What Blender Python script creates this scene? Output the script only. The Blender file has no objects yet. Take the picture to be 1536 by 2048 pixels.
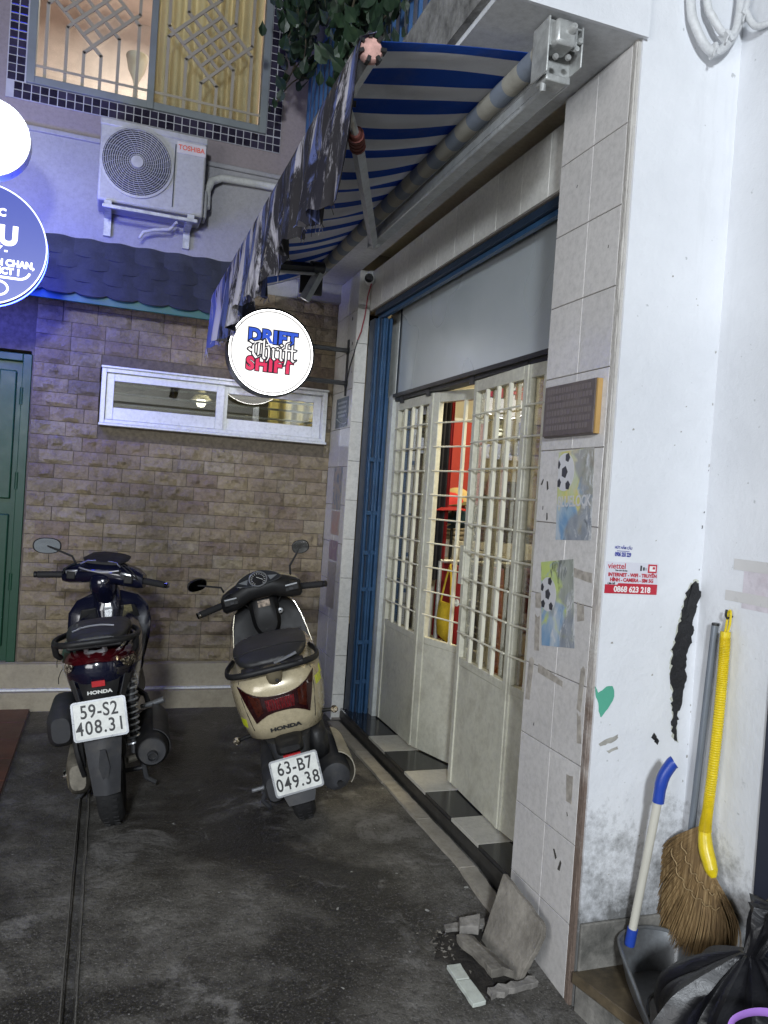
import bpy, bmesh, math, random
from mathutils import Vector, Matrix, Euler, noise
random.seed(7)
sc = bpy.context.scene
COL = sc.collection
PI = math.pi

# ------------------------------------------------------------------ camera
cam_d = bpy.data.cameras.new('camera')
cam = bpy.data.objects.new('camera', cam_d); COL.objects.link(cam)
cam_d.sensor_fit = 'VERTICAL'; cam_d.sensor_height = 36.0; cam_d.lens = 27.684
cam_d.clip_start = 0.05; cam_d.clip_end = 200
_r = ((0.94166, -0.32972, 0.06750), (-0.05745, 0.04014, 0.99754), (-0.33162, -0.94322, 0.01886))
cam.matrix_world = Matrix(((_r[0][0], _r[1][0], _r[2][0], 0), (_r[0][1], _r[1][1], _r[2][1], 0),
                           (_r[0][2], _r[1][2], _r[2][2], 1.40), (0, 0, 0, 1)))
sc.camera = cam

# ------------------------------------------------------------------ world (night sky), exposure
W = bpy.data.worlds.new('World'); sc.world = W; W.use_nodes = True
nt = W.node_tree
sky = nt.nodes.new('ShaderNodeTexSky'); sky.sky_type = 'NISHITA'; sky.sun_disc = False
sky.sun_elevation = math.radians(-4.0); sky.sun_rotation = math.radians(180)
bg = nt.nodes['Background']; bg.inputs[1].default_value = 0.10
nt.links.new(sky.outputs[0], bg.inputs[0])
vs = sc.view_settings
vs.view_transform = 'Standard'; vs.look = 'None'; vs.exposure = 0; vs.gamma = 1; vs.use_curve_mapping = False
sc.cycles.use_denoising = True
sc.cycles.max_bounces = 7; sc.cycles.transparent_max_bounces = 16
sc.cycles.sample_clamp_indirect = 4.0
sc.cycles.caustics_reflective = False; sc.cycles.caustics_refractive = False

def area(name, loc, target, size, power, col, size_y=None, shape='RECTANGLE'):
    d = bpy.data.lights.new(name, 'AREA'); d.energy = power; d.color = col; d.shape = shape
    d.size = size; d.size_y = size_y or size
    o = bpy.data.objects.new(name, d); COL.objects.link(o); o.location = loc
    o.rotation_euler = (Vector(target) - Vector(loc)).to_track_quat('-Z', 'Y').to_euler()
    return o
# light of the street and the shops across the lane, behind the photographer
def lamp(name, loc, power, col, radius):
    d = bpy.data.lights.new(name, 'POINT'); d.energy = power; d.color = col; d.shadow_soft_size = radius
    o = bpy.data.objects.new(name, d); COL.objects.link(o); o.location = loc
    return o
KEY = lamp('street_light', (-1.0, -3.2, 2.9), 1180, (0.87, 0.935, 1.0), 0.28)
LEFT_FILL = area('left_fill_light', (-2.7, -0.5, 1.25), (1.2, 2.6, 1.9), 2.2, 92, (0.97, 0.98, 1.0), 1.7)   # added soft fill from the left, brightens the facade and the overhang
ROOM = area('shop_ceiling_light', (2.35, 3.55, 2.70), (2.35, 3.55, 0), 1.2, 40, (1.0, 0.86, 0.54), 0.3)
UPROOM = area('bedroom_ceiling_light', (0.2, 6.2, 5.25), (0.2, 6.2, 3), 0.6, 80, (1.0, 0.94, 0.84), 0.6)
BACKROOM = area('back_room_light', (0.95, 5.42, 2.5), (1.25, 5.7, 1.7), 0.3, 16, (1.0, 0.9, 0.55), 0.5)

# ------------------------------------------------------------------ materials
def lin(c):
    return tuple((v / 12.92 if v <= .04045 else ((v + .055) / 1.055) ** 2.4) for v in c)
def N(t, kind, **kw):
    n = t.nodes.new(kind)
    for k, v in kw.items():
        if isinstance(k, str) and hasattr(n, k): setattr(n, k, v)
    return n
def newmat(name):
    m = bpy.data.materials.new(name); m.use_nodes = True
    t = m.node_tree
    return m, t, t.nodes['Principled BSDF']
def math_n(t, op, a, b=None, c=None):
    n = t.nodes.new('ShaderNodeMath'); n.operation = op
    for i, v in enumerate((a, b, c)):
        if v is None: continue
        if hasattr(v, 'links'): t.links.new(v, n.inputs[i])
        else: n.inputs[i].default_value = v
    return n.outputs[0]
def noise_n(t, scale, detail=5, rough=.6, vec=None, stretch=None, dist=0):
    if vec is None:
        g = t.nodes.new('ShaderNodeNewGeometry'); vec = g.outputs['Position']
    if stretch:
        mp = t.nodes.new('ShaderNodeMapping'); mp.inputs['Scale'].default_value = stretch
        t.links.new(vec, mp.inputs[0]); vec = mp.outputs[0]
    n = t.nodes.new('ShaderNodeTexNoise'); n.inputs['Scale'].default_value = scale
    n.inputs['Detail'].default_value = detail; n.inputs['Roughness'].default_value = rough
    n.inputs['Distortion'].default_value = dist
    t.links.new(vec, n.inputs['Vector'])
    return n.outputs[0]
def ramp(t, fac, stops):
    r = t.nodes.new('ShaderNodeValToRGB'); e = r.color_ramp.elements
    while len(e) < len(stops): e.new(.5)
    for el, (p, c) in zip(e, stops):
        el.position = p; el.color = (c[0], c[1], c[2], 1) if not isinstance(c, (int, float)) else (c, c, c, 1)
    t.links.new(fac, r.inputs[0])
    return r.outputs[0]
def mix(t, fac, a, b, mode='MIX'):
    n = t.nodes.new('ShaderNodeMix'); n.data_type = 'RGBA'; n.blend_type = mode
    for sock, v in ((n.inputs['Factor'], fac), (n.inputs['A'], a), (n.inputs['B'], b)):
        if hasattr(v, 'links'): t.links.new(v, sock)
        elif isinstance(v, (int, float)) and sock.type == 'VALUE': sock.default_value = v
        else: sock.default_value = (v[0], v[1], v[2], 1)
    # the colour sockets are found by type
    return n.outputs['Result']
def _fixmix():
    global mix
    def mix(t, fac, a, b, mode='MIX'):
        n = t.nodes.new('ShaderNodeMix'); n.data_type = 'RGBA'; n.blend_type = mode
        fs = n.inputs[0]; A = n.inputs[6]; Bs = n.inputs[7]
        if hasattr(fac, 'links'): t.links.new(fac, fs)
        else: fs.default_value = fac
        for s, v in ((A, a), (Bs, b)):
            if hasattr(v, 'links'): t.links.new(v, s)
            else: s.default_value = (v[0], v[1], v[2], 1)
        return n.outputs[2]
_fixmix()
def bump(t, p, h, strength=.3, dist=.01, prev=None):
    b = t.nodes.new('ShaderNodeBump'); b.inputs['Strength'].default_value = strength; b.inputs['Distance'].default_value = dist
    t.links.new(h, b.inputs['Height'])
    if prev: t.links.new(prev, b.inputs['Normal'])
    t.links.new(b.outputs[0], p.inputs['Normal'])
    return b.outputs[0]
def mat(name, col, rough=.6, metal=0, var=.12, vscale=7, rnd=0, bmp=0, bscale=80, dirt=None, dscale=5, damt=.5, dlo=.5, coat=0, spec=.5, rvar=.12):
    m, t, p = newmat(name)
    n1 = noise_n(t, vscale)
    lo = [c * (1 - var) for c in col]; hi = [min(1, c * (1 + var)) for c in col]
    c = ramp(t, n1, [(.3, lo), (.7, hi)])
    if rnd:
        oi = t.nodes.new('ShaderNodeObjectInfo')
        k = math_n(t, 'MULTIPLY_ADD', oi.outputs['Random'], 2 * rnd, 1 - rnd)
        cc = t.nodes.new('ShaderNodeCombineColor')
        for i in range(3): t.links.new(k, cc.inputs[i])
        c = mix(t, 1.0, c, cc.outputs[0], 'MULTIPLY')
    if bmp or dirt:
        sp_ = ramp(t, noise_n(t, 42, 6, .75), [(.30, .78), (.52, 1.0), (.74, 1.14)])
        c = mix(t, .8, c, sp_, 'MULTIPLY')
    if dirt:
        n2 = noise_n(t, dscale, 8, .68)
        f = ramp(t, n2, [(dlo, 0), (min(.98, dlo + .25), damt)])
        c = mix(t, f, c, dirt)
    t.links.new(c, p.inputs['Base Color'])
    p.inputs['Metallic'].default_value = metal
    n3 = noise_n(t, vscale * 3)
    r = math_n(t, 'MULTIPLY_ADD', n3, rvar * 2, rough - rvar)
    t.links.new(r, p.inputs['Roughness'])
    p.inputs['Coat Weight'].default_value = coat; p.inputs['Coat Roughness'].default_value = .08
    p.inputs['Specular IOR Level'].default_value = spec
    if bmp: bump(t, p, noise_n(t, bscale, 6), bmp, .01)
    return m
def emit(name, col, strength):
    m, t, p = newmat(name)
    p.inputs['Base Color'].default_value = (col[0] * .2, col[1] * .2, col[2] * .2, 1)
    p.inputs['Emission Color'].default_value = (*col, 1); p.inputs['Emission Strength'].default_value = strength
    p.inputs['Roughness'].default_value = .35
    return m
def glass(name, tint=(1, 1, 1), extra=.03, rough=.0):
    m, t, p = newmat(name)
    t.nodes.remove(p); out = t.nodes['Material Output']
    tr = t.nodes.new('ShaderNodeBsdfTransparent'); tr.inputs[0].default_value = (*tint, 1)
    gl = t.nodes.new('ShaderNodeBsdfGlossy'); gl.inputs['Roughness'].default_value = rough
    fr = t.nodes.new('ShaderNodeLayerWeight'); fr.inputs[0].default_value = .5      # Schlick's reflectance, the same from both sides of the pane
    f = math_n(t, 'MULTIPLY_ADD', math_n(t, 'POWER', fr.outputs['Facing'], 5.0), .96 - extra, .04 + extra)
    ms = t.nodes.new('ShaderNodeMixShader')
    t.links.new(f, ms.inputs[0]); t.links.new(tr.outputs[0], ms.inputs[1]); t.links.new(gl.outputs[0], ms.inputs[2])
    t.links.new(ms.outputs[0], out.inputs[0])
    return m

# ------------------------------------------------------------------ mesh building
class B:
    def __init__(s): s.v = []; s.f = []; s.m = []
    def add(s, vs_, fs_, m=0, mx=None):
        o = len(s.v)
        for q in vs_:
            q = Vector(q); s.v.append(mx @ q if mx else q)
        for f in fs_: s.f.append([o + i for i in f]); s.m.append(m)
        return s
    def box(s, c, d, m=0, rot=None, mx=None):
        x, y, z = (k / 2 for k in d)
        vs_ = [Vector(q) for q in ((-x, -y, -z), (x, -y, -z), (x, y, -z), (-x, y, -z), (-x, -y, z), (x, -y, z), (x, y, z), (-x, y, z))]
        R = Euler(rot).to_matrix() if rot else Matrix.Identity(3)
        c = Vector(c)
        return s.add([R @ q + c for q in vs_], [(0, 3, 2, 1), (4, 5, 6, 7), (0, 1, 5, 4), (1, 2, 6, 5), (2, 3, 7, 6), (3, 0, 4, 7)], m, mx)
    def box2(s, a, b, m=0, mx=None):
        return s.box([(a[i] + b[i]) / 2 for i in range(3)], [abs(b[i] - a[i]) for i in range(3)], m, None, mx)
    def tube(s, pts, r, n=8, m=0, caps=True, mx=None, up=None, flat=1.0):
        pts = [Vector(q) for q in pts]; k = len(pts)
        rs = r if isinstance(r, (list, tuple)) else [r] * k
        rings = []; prev = None
        for i in range(k):
            d = (pts[min(i + 1, k - 1)] - pts[max(i - 1, 0)]).normalized()
            if prev is None:
                a = Vector(up) if up else (Vector((0, 0, 1)) if abs(d.z) < .9 else Vector((1, 0, 0)))
            else: a = prev
            b1 = (a - d * a.dot(d)).normalized(); b2 = d.cross(b1); prev = b1
            rings.append([pts[i] + (b1 * math.cos(2 * PI * j / n) + b2 * math.sin(2 * PI * j / n) * flat) * rs[i] for j in range(n)])
        return s.loft(rings, m, caps, mx)
    def loft(s, rings, m=0, caps=True, mx=None, closed=True):
        n = len(rings[0]); vs_ = [q for r in rings for q in r]; fs_ = []
        for i in range(len(rings) - 1):
            for j in range(n if closed else n - 1):
                a = i * n + j; b = i * n + (j + 1) % n
                fs_.append((a, b, b + n, a + n))
        if caps:
            fs_.append(tuple(range(n - 1, -1, -1))); fs_.append(tuple((len(rings) - 1) * n + j for j in range(n)))
        return s.add(vs_, fs_, m, mx)
    def cyl(s, a, b, r, r2=None, n=16, m=0, mx=None):
        return s.tube([a, b], [r, r if r2 is None else r2], n, m, True, mx)
    def lathe(s, prof, c=(0, 0, 0), axis='Z', n=24, m=0, mx=None, cap=False):
        c = Vector(c); rings = []
        for r, h in prof:
            ring = []
            for j in range(n):
                a = 2 * PI * j / n; u, v = r * math.cos(a), r * math.sin(a)
                q = (u, v, h) if axis == 'Z' else ((h, u, v) if axis == 'X' else (v, h, u))
                ring.append(c + Vector(q))
            rings.append(ring)
        return s.loft(rings, m, cap, mx)
    def prism(s, poly, h, mx=None, m=0):
        n = len(poly)
        vs_ = [(x, y, 0) for x, y in poly] + [(x, y, h) for x, y in poly]
        fs_ = [tuple(range(n - 1, -1, -1)), tuple(range(n, 2 * n))] + [(i, (i + 1) % n, (i + 1) % n + n, i + n) for i in range(n)]
        return s.add(vs_, fs_, m, mx)
    def grid(s, fn, nu, nv, m=0, mx=None):
        vs_ = [fn(i / nu, j / nv) for j in range(nv + 1) for i in range(nu + 1)]
        fs_ = [(j * (nu + 1) + i, j * (nu + 1) + i + 1, (j + 1) * (nu + 1) + i + 1, (j + 1) * (nu + 1) + i) for j in range(nv) for i in range(nu)]
        return s.add(vs_, fs_, m, mx)
    def mesh(s, name, mats, smooth=40, off=None):
        me = bpy.data.meshes.new(name)
        o = Vector(off) if off else Vector()
        me.from_pydata([q - o for q in s.v], [], s.f)
        for mt in (mats if isinstance(mats, (list, tuple)) else [mats]): me.materials.append(mt)
        for p, i in zip(me.polygons, s.m): p.material_index = i
        if smooth:
            me.polygons.foreach_set('use_smooth', [True] * len(me.polygons))
            me.set_sharp_from_angle(angle=math.radians(smooth))
        me.update()
        return me
    def build(s, name, mats, parent=None, local=False, smooth=40, bevel=0, sub=0, solid=0, recalc=True):
        """world coordinates unless local; the parent chain holds translations only when local is off"""
        off = wpos(parent) if (parent and not local) else None
        me = s.mesh(name, mats, smooth, off)
        if recalc:
            bm = bmesh.new(); bm.from_mesh(me); bmesh.ops.recalc_face_normals(bm, faces=bm.faces); bm.to_mesh(me); bm.free()
        o = link(name, me, parent)
        if solid:
            md = o.modifiers.new('solid', 'SOLIDIFY'); md.thickness = solid; md.offset = 0
            es = o.modifiers.new('edges', 'EDGE_SPLIT'); es.split_angle = math.radians(50)
        if bevel:
            md = o.modifiers.new('bevel', 'BEVEL'); md.width = bevel; md.segments = 2; md.limit_method = 'ANGLE'; md.angle_limit = math.radians(40)
        if sub:
            md = o.modifiers.new('sub', 'SUBSURF'); md.levels = sub; md.render_levels = sub
        return o
def wpos(o):
    p = Vector()
    while o: p = p + o.location; o = o.parent
    return p
def link(name, data, parent=None, loc=None, rot=None, scale=None):
    o = bpy.data.objects.new(name, data); COL.objects.link(o)
    if parent: o.parent = parent
    if loc is not None: o.location = loc
    if rot is not None: o.rotation_euler = rot
    if scale is not None: o.scale = scale
    return o
def tag(o, label=None, cat=None, group=None, kind=None):
    if label: o['label'] = label
    if cat: o['category'] = cat
    if group: o['group'] = group
    if kind: o['kind'] = kind
    return o
def thing(name, label, cat, loc=(0, 0, 0), group=None, kind=None):
    o = link(name, None, None, loc); o.empty_display_size = .1
    return tag(o, label, cat, group, kind)
def basis(right, up, loc):
    r = Vector(right).normalized(); u = Vector(up); u = (u - r * u.dot(r)).normalized(); n = r.cross(u)
    return Matrix(((r.x, u.x, n.x, loc[0]), (r.y, u.y, n.y, loc[1]), (r.z, u.z, n.z, loc[2]), (0, 0, 0, 1)))
FRONT = ((1, 0, 0), (0, 0, 1))      # plane that faces -Y
SIDE = ((0, -1, 0), (0, 0, 1))      # plane that faces -X
def text(s, size, mx, mt, parent=None, name='lettering', bold=0, depth=.0006, sx=1.0, align='CENTER', local=False, space=1.0, shear=0):
    cu = bpy.data.curves.new(name, 'FONT'); cu.body = s; cu.size = size; cu.align_x = align; cu.align_y = 'CENTER'
    cu.offset = bold; cu.extrude = depth; cu.space_character = space; cu.shear = shear; cu.resolution_u = 4
    cu.materials.append(mt)
    tmp = bpy.data.objects.new(name, cu)
    me = bpy.data.meshes.new_from_object(tmp); me.name = name
    bpy.data.objects.remove(tmp); bpy.data.curves.remove(cu)
    o = link(name, me)
    M = mx @ Matrix.Diagonal((sx, 1, 1, 1))
    if parent:
        o.parent = parent
        if not local: M = Matrix.Translation(-wpos(parent)) @ M
    o.matrix_local = M
    return o
_piece = {}
def piece_mesh(name, w, h, d, c, mt):
    """a slab: back at y=0, front at y=-d with a chamfer c; w along x, h along z, centred"""
    k = (name, round(w, 4), round(h, 4), d, c, mt.name)
    if k not in _piece:
        x, z = w / 2, h / 2
        vs_ = [(-x, 0, -z), (x, 0, -z), (x, 0, z), (-x, 0, z), (-x, -d + c, -z), (x, -d + c, -z), (x, -d + c, z), (-x, -d + c, z),
               (-x + c, -d, -z + c), (x - c, -d, -z + c), (x - c, -d, z - c), (-x + c, -d, z - c)]
        fs_ = [(0, 3, 2, 1), (8, 9, 10, 11)]
        for a in (0, 4):
            for i in range(4):
                j = (i + 1) % 4; fs_.append((a + i, a + j, a + 4 + j, a + 4 + i))
        b = B().add(vs_, fs_)
        me = b.mesh(name, mt, 0)
        _piece[k] = me
    return _piece[k]
RS = (0, 0, -PI / 2)     # a piece turned to face -X
RU = (-PI / 2, 0, 0)     # a piece turned to face up
def gz(y): return -.075 * max(0., min(1.6, (2.7 - y))) / .73

# ------------------------------------------------------------------ shared materials
M_white = None
def make_wall_white():
    m, t, p = newmat('white_wall_paint')
    g = t.nodes.new('ShaderNodeNewGeometry'); sx = t.nodes.new('ShaderNodeSeparateXYZ'); t.links.new(g.outputs['Position'], sx.inputs[0])
    base = ramp(t, noise_n(t, 1.8, 4), [(.3, (.62, .635, .665)), (.7, (.74, .755, .785))])
    # mould and splash-dirt that has crept up from the pavement
    hgt = math_n(t, 'SUBTRACT', .72, sx.outputs['Z'])
    hgt = math_n(t, 'MULTIPLY', hgt, 1.25)
    n = noise_n(t, 7, 9, .72)
    n2 = noise_n(t, 48, 5, .7)
    s = math_n(t, 'ADD', hgt, math_n(t, 'MULTIPLY', math_n(t, 'SUBTRACT', n, .5), 1.5))
    s = math_n(t, 'ADD', s, math_n(t, 'MULTIPLY', math_n(t, 'SUBTRACT', n2, .5), .6))
    f = ramp(t, s, [(.28, 0), (.75, .90)])
    c = mix(t, f, base, (.085, .085, .08))
    sp = ramp(t, noise_n(t, 34, 3, .5), [(.71, 0), (.76, .6)])
    c = mix(t, sp, c, (.30, .31, .31))
    st = ramp(t, noise_n(t, 5, 6, .7, stretch=(1, 1, .12)), [(.62, 0), (.8, .30)])
    c = mix(t, st, c, (.40, .41, .42))
    t.links.new(c, p.inputs['Base Color']); p.inputs['Roughness'].default_value = .62
    hh_ = math_n(t, 'ADD', math_n(t, 'MULTIPLY', noise_n(t, 3.2, 3, .5), 1.6), math_n(t, 'MULTIPLY', noise_n(t, 40, 8, .65), .45))
    bump(t, p, hh_, .45, .012)
    return m
M_white = make_wall_white()
M_plaster = mat('white_plaster', (.62, .64, .66), .75, var=.08, vscale=3, bmp=.15, bscale=30, dirt=(.32, .33, .33), dscale=4, damt=.35, dlo=.55)
M_mould = mat('mouldy_concrete', (.30, .30, .29), .9, var=.3, vscale=6, bmp=.6, bscale=40, dirt=(.03, .03, .028), dscale=6, damt=.95, dlo=.42)
M_tile = mat('cream_wall_tile', (.585, .565, .55), .22, var=.05, vscale=3, rnd=.05, bmp=.03, bscale=14, dirt=(.30, .27, .25), dscale=9, damt=.35, dlo=.60)
M_tile_w = mat('white_wall_tile', (.66, .65, .61), .16, var=.04, vscale=3, rnd=.04, bmp=.05, bscale=10, dirt=(.40, .37, .32), dscale=8, damt=.25, dlo=.62)
M_grout = mat('tile_grout', (.22, .20, .18), .9, var=.2, vscale=30)
M_mortar = mat('brown_mortar', (.20, .165, .145), .9, var=.35, vscale=25, bmp=.6, bscale=60)
M_navy = mat('navy_metal', (.018, .022, .040), .45)
M_alu = mat('aluminium', (.46, .48, .49), .36, .3, var=.1, vscale=18, dirt=(.16, .16, .15), dscale=10, damt=.55, dlo=.52)
M_galv = mat('galvanised_steel', (.44, .45, .44), .42, .35, var=.25, vscale=25, dirt=(.13, .12, .10), dscale=12, damt=.6, dlo=.52)
M_black = mat('black_metal', (.014, .014, .015), .45, 0, var=.2)
M_rubber = mat('black_rubber', (.013, .013, .014), .75, 0, var=.3, vscale=30)
M_rust = mat('rusty_red_metal', (.16, .045, .035), .75, .2, var=.4, vscale=40)
M_cable = mat('white_conduit', (.60, .61, .62), .5, dirt=(.3, .3, .3), dscale=14, damt=.5)
M_whitepl = mat('white_aluminium_frame', (.72, .74, .75), .3, 0, var=.04, dirt=(.35, .34, .32), dscale=9, damt=.25, dlo=.6)
M_glass = glass('clear_glass', (.93, .95, .93), .03)
M_glassdark = glass('tinted_glass', (.62, .63, .58), .12)
# ================================================================== GROUND
def make_ground_mat():
    m, t, p = newmat('stained_concrete')
    big = noise_n(t, 1.05, 5, .6, dist=.5); mid = noise_n(t, 4.5, 9, .7); fine = noise_n(t, 55, 6, .7); blot = noise_n(t, 2.6, 8, .68, dist=.8)
    c = ramp(t, mid, [(.32, (.042, .037, .031)), (.5, (.100, .093, .082)), (.68, (.20, .19, .175))])
    c = mix(t, ramp(t, big, [(.45, .82), (.525, 0)]), c, (.022, .020, .018))
    c = mix(t, ramp(t, blot, [(.56, 0), (.64, .7)]), c, (.25, .24, .23))
    c = mix(t, ramp(t, noise_n(t, 2.1, 7, .7, dist=.5), [(.58, 0), (.72, .35)]), c, (.10, .078, .052))
    c = mix(t, ramp(t, fine, [(.35, .55), (.5, 0)]), c, (.012, .011, .010))
    c = mix(t, ramp(t, noise_n(t, 150, 3, .6), [(.56, 0), (.68, .6)]), c, (.26, .25, .24))
    sp = ramp(t, noise_n(t, 26, 2, .5), [(.745, 0), (.76, .8)])
    c = mix(t, sp, c, (.45, .45, .43))
    t.links.new(c, p.inputs['Base Color'])
    t.links.new(ramp(t, big, [(.44, .28), (.54, .78)]), p.inputs['Roughness'])
    h = math_n(t, 'ADD', math_n(t, 'MULTIPLY', fine, .6), mid)
    bump(t, p, h, .9, .016)
    return m
M_ground = make_ground_mat()
def make_ground():
    xs = [-9, -5, -3, -2, -1.4] + [-1.1 + .12 * i for i in range(9)] + [-.034, -.030, -.010, -.006] + [.1 + .12 * i for i in range(16)] + [2.2, 2.6, 3.2, 5, 9]
    ys = [-30, -16, -9, -5, -3, -2, -1, 0, .6] + [1.0 + .1 * i for i in range(42)] + [5.3]
    xs = sorted(xs)
    def z(x, y):
        h = gz(y) + .004 * (noise.noise((x * 2.2, y * 2.2, 1)) )
        if -.0301 < x < -.0099: h -= .016
        return h
    vs_ = [(x, y, z(x, y)) for y in ys for x in xs]; n = len(xs)
    fs_ = [(j * n + i, j * n + i + 1, (j + 1) * n + i + 1, (j + 1) * n + i) for j in range(len(ys) - 1) for i in range(n - 1)]
    o = B().add(vs_, fs_).build('ground', M_ground, smooth=30)
    tag(o, 'dark stained concrete paving of the narrow lane with a straight joint groove', None, None, 'structure')
    M_seam = mat('seam_cement', (.10, .095, .085), .9, var=.35, vscale=20, bmp=.5)
    b = B()
    for s in (-1, 1):
        pts = []
        for i in range(46):
            y = 1.2 + i * .085
            x = -.020 + s * (.020 + .004 * noise.noise((y * 6, s, 0)))
            pts.append((x, y, gz(y) + .001))
        b.tube(pts, [.006 + .003 * noise.noise((i * .7, s * 3, 0)) for i in range(46)], 6, flat=.5)
    b.build('groove_edge', M_seam, o)
    # strip of tiles at the foot of the shop front
    M_kerb = mat('stone_strip_tile', (.36, .33, .28), .6, var=.25, vscale=9, rnd=.12, bmp=.2, bscale=50, dirt=(.07, .06, .05), dscale=9, damt=.75, dlo=.5)
    k = thing('kerb_strip', 'narrow line of worn beige tiles along the foot of the shop front', None, (1.38, 3.5, 0), kind='structure')
    ye = [2.36, 2.68, 3.13, 3.58, 4.03, 4.60]
    for a, b_ in zip(ye, ye[1:]):
        ym = (a + b_) / 2
        me = B()
        nn = 9
        L, R_ = [], []
        for i in range(nn):
            y = a + .003 + (b_ - a - .006) * i / (nn - 1)
            L.append((1.345 + random.uniform(-.003, .002), y)); R_.append((1.412 + random.uniform(-.002, .003), y))
        poly = L + R_[::-1]
        bb = B().add([(x, y, gz(y) + .003 - .02) for x, y in poly] + [(x, y, gz(y) + .013) for x, y in poly],
                     [tuple(range(nn * 2)), tuple(range(nn * 2, nn * 4))] + [(i, (i + 1) % (2 * nn), (i + 1) % (2 * nn) + 2 * nn, i + 2 * nn) for i in range(2 * nn)])
        bb.build('tile', M_kerb, k, smooth=0)
    # red tiled floor at the far left
    M_red = mat('red_floor_tile', (.115, .040, .026), .45, var=.2, vscale=5, rnd=.12, dirt=(.03, .018, .014), dscale=6, damt=.6)
    r = thing('red_tile_floor', 'dark red tiled floor strip at the left side of the lane', None, (-1, 4.3, 0), kind='structure')
    pm = piece_mesh('floor_tile', .296, .296, .012, .002, M_red)
    for i in range(3):
        for j in range(8):
            link('floor_tile', pm, r, (-.51 - .3 * i + 1, 4.9 - .3 * j - 4.3, .004), RU)
    B().box2((-1.3, 2.62, -.08), (-.358, 5.05, .006)).build('bedding', M_mortar, r)
    return o
GROUND = make_ground()

# ================================================================== HOUSE ACROSS THE STREET (unseen, added for reflections and bounce light)
def make_added_house():
    o = thing('added_house', 'unseen cream house front behind the viewer, added for reflections and bounce light', 'building', (0, -7.5, 0), kind='structure')
    M_o = mat('added_house_paint', (.60, .58, .54), .8, var=.12, vscale=2)
    M_sh = mat('grey_shutter', (.22, .23, .24), .5, .2)
    B().box2((-7, -7.8, -.4), (7, -7.5, 6.5)).build('wall', M_o, o)
    for x in (-3.6, 0.2, 3.8):
        sh = B()
        for i in range(22): sh.box2((x - 1.3, -7.49, -.1 + i * .12), (x + 1.3, -7.47, .012 + i * .12))
        sh.build('roller_shutter', M_sh, o)
        B().box2((x - .7, -7.49, 3.7), (x + .7, -7.46, 5.1)).build('window', M_navy, o)
    B().box2((-7, -7.49, 3.0), (7, -6.9, 3.12)).build('canopy_slab', M_o, o)
make_added_house()
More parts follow.
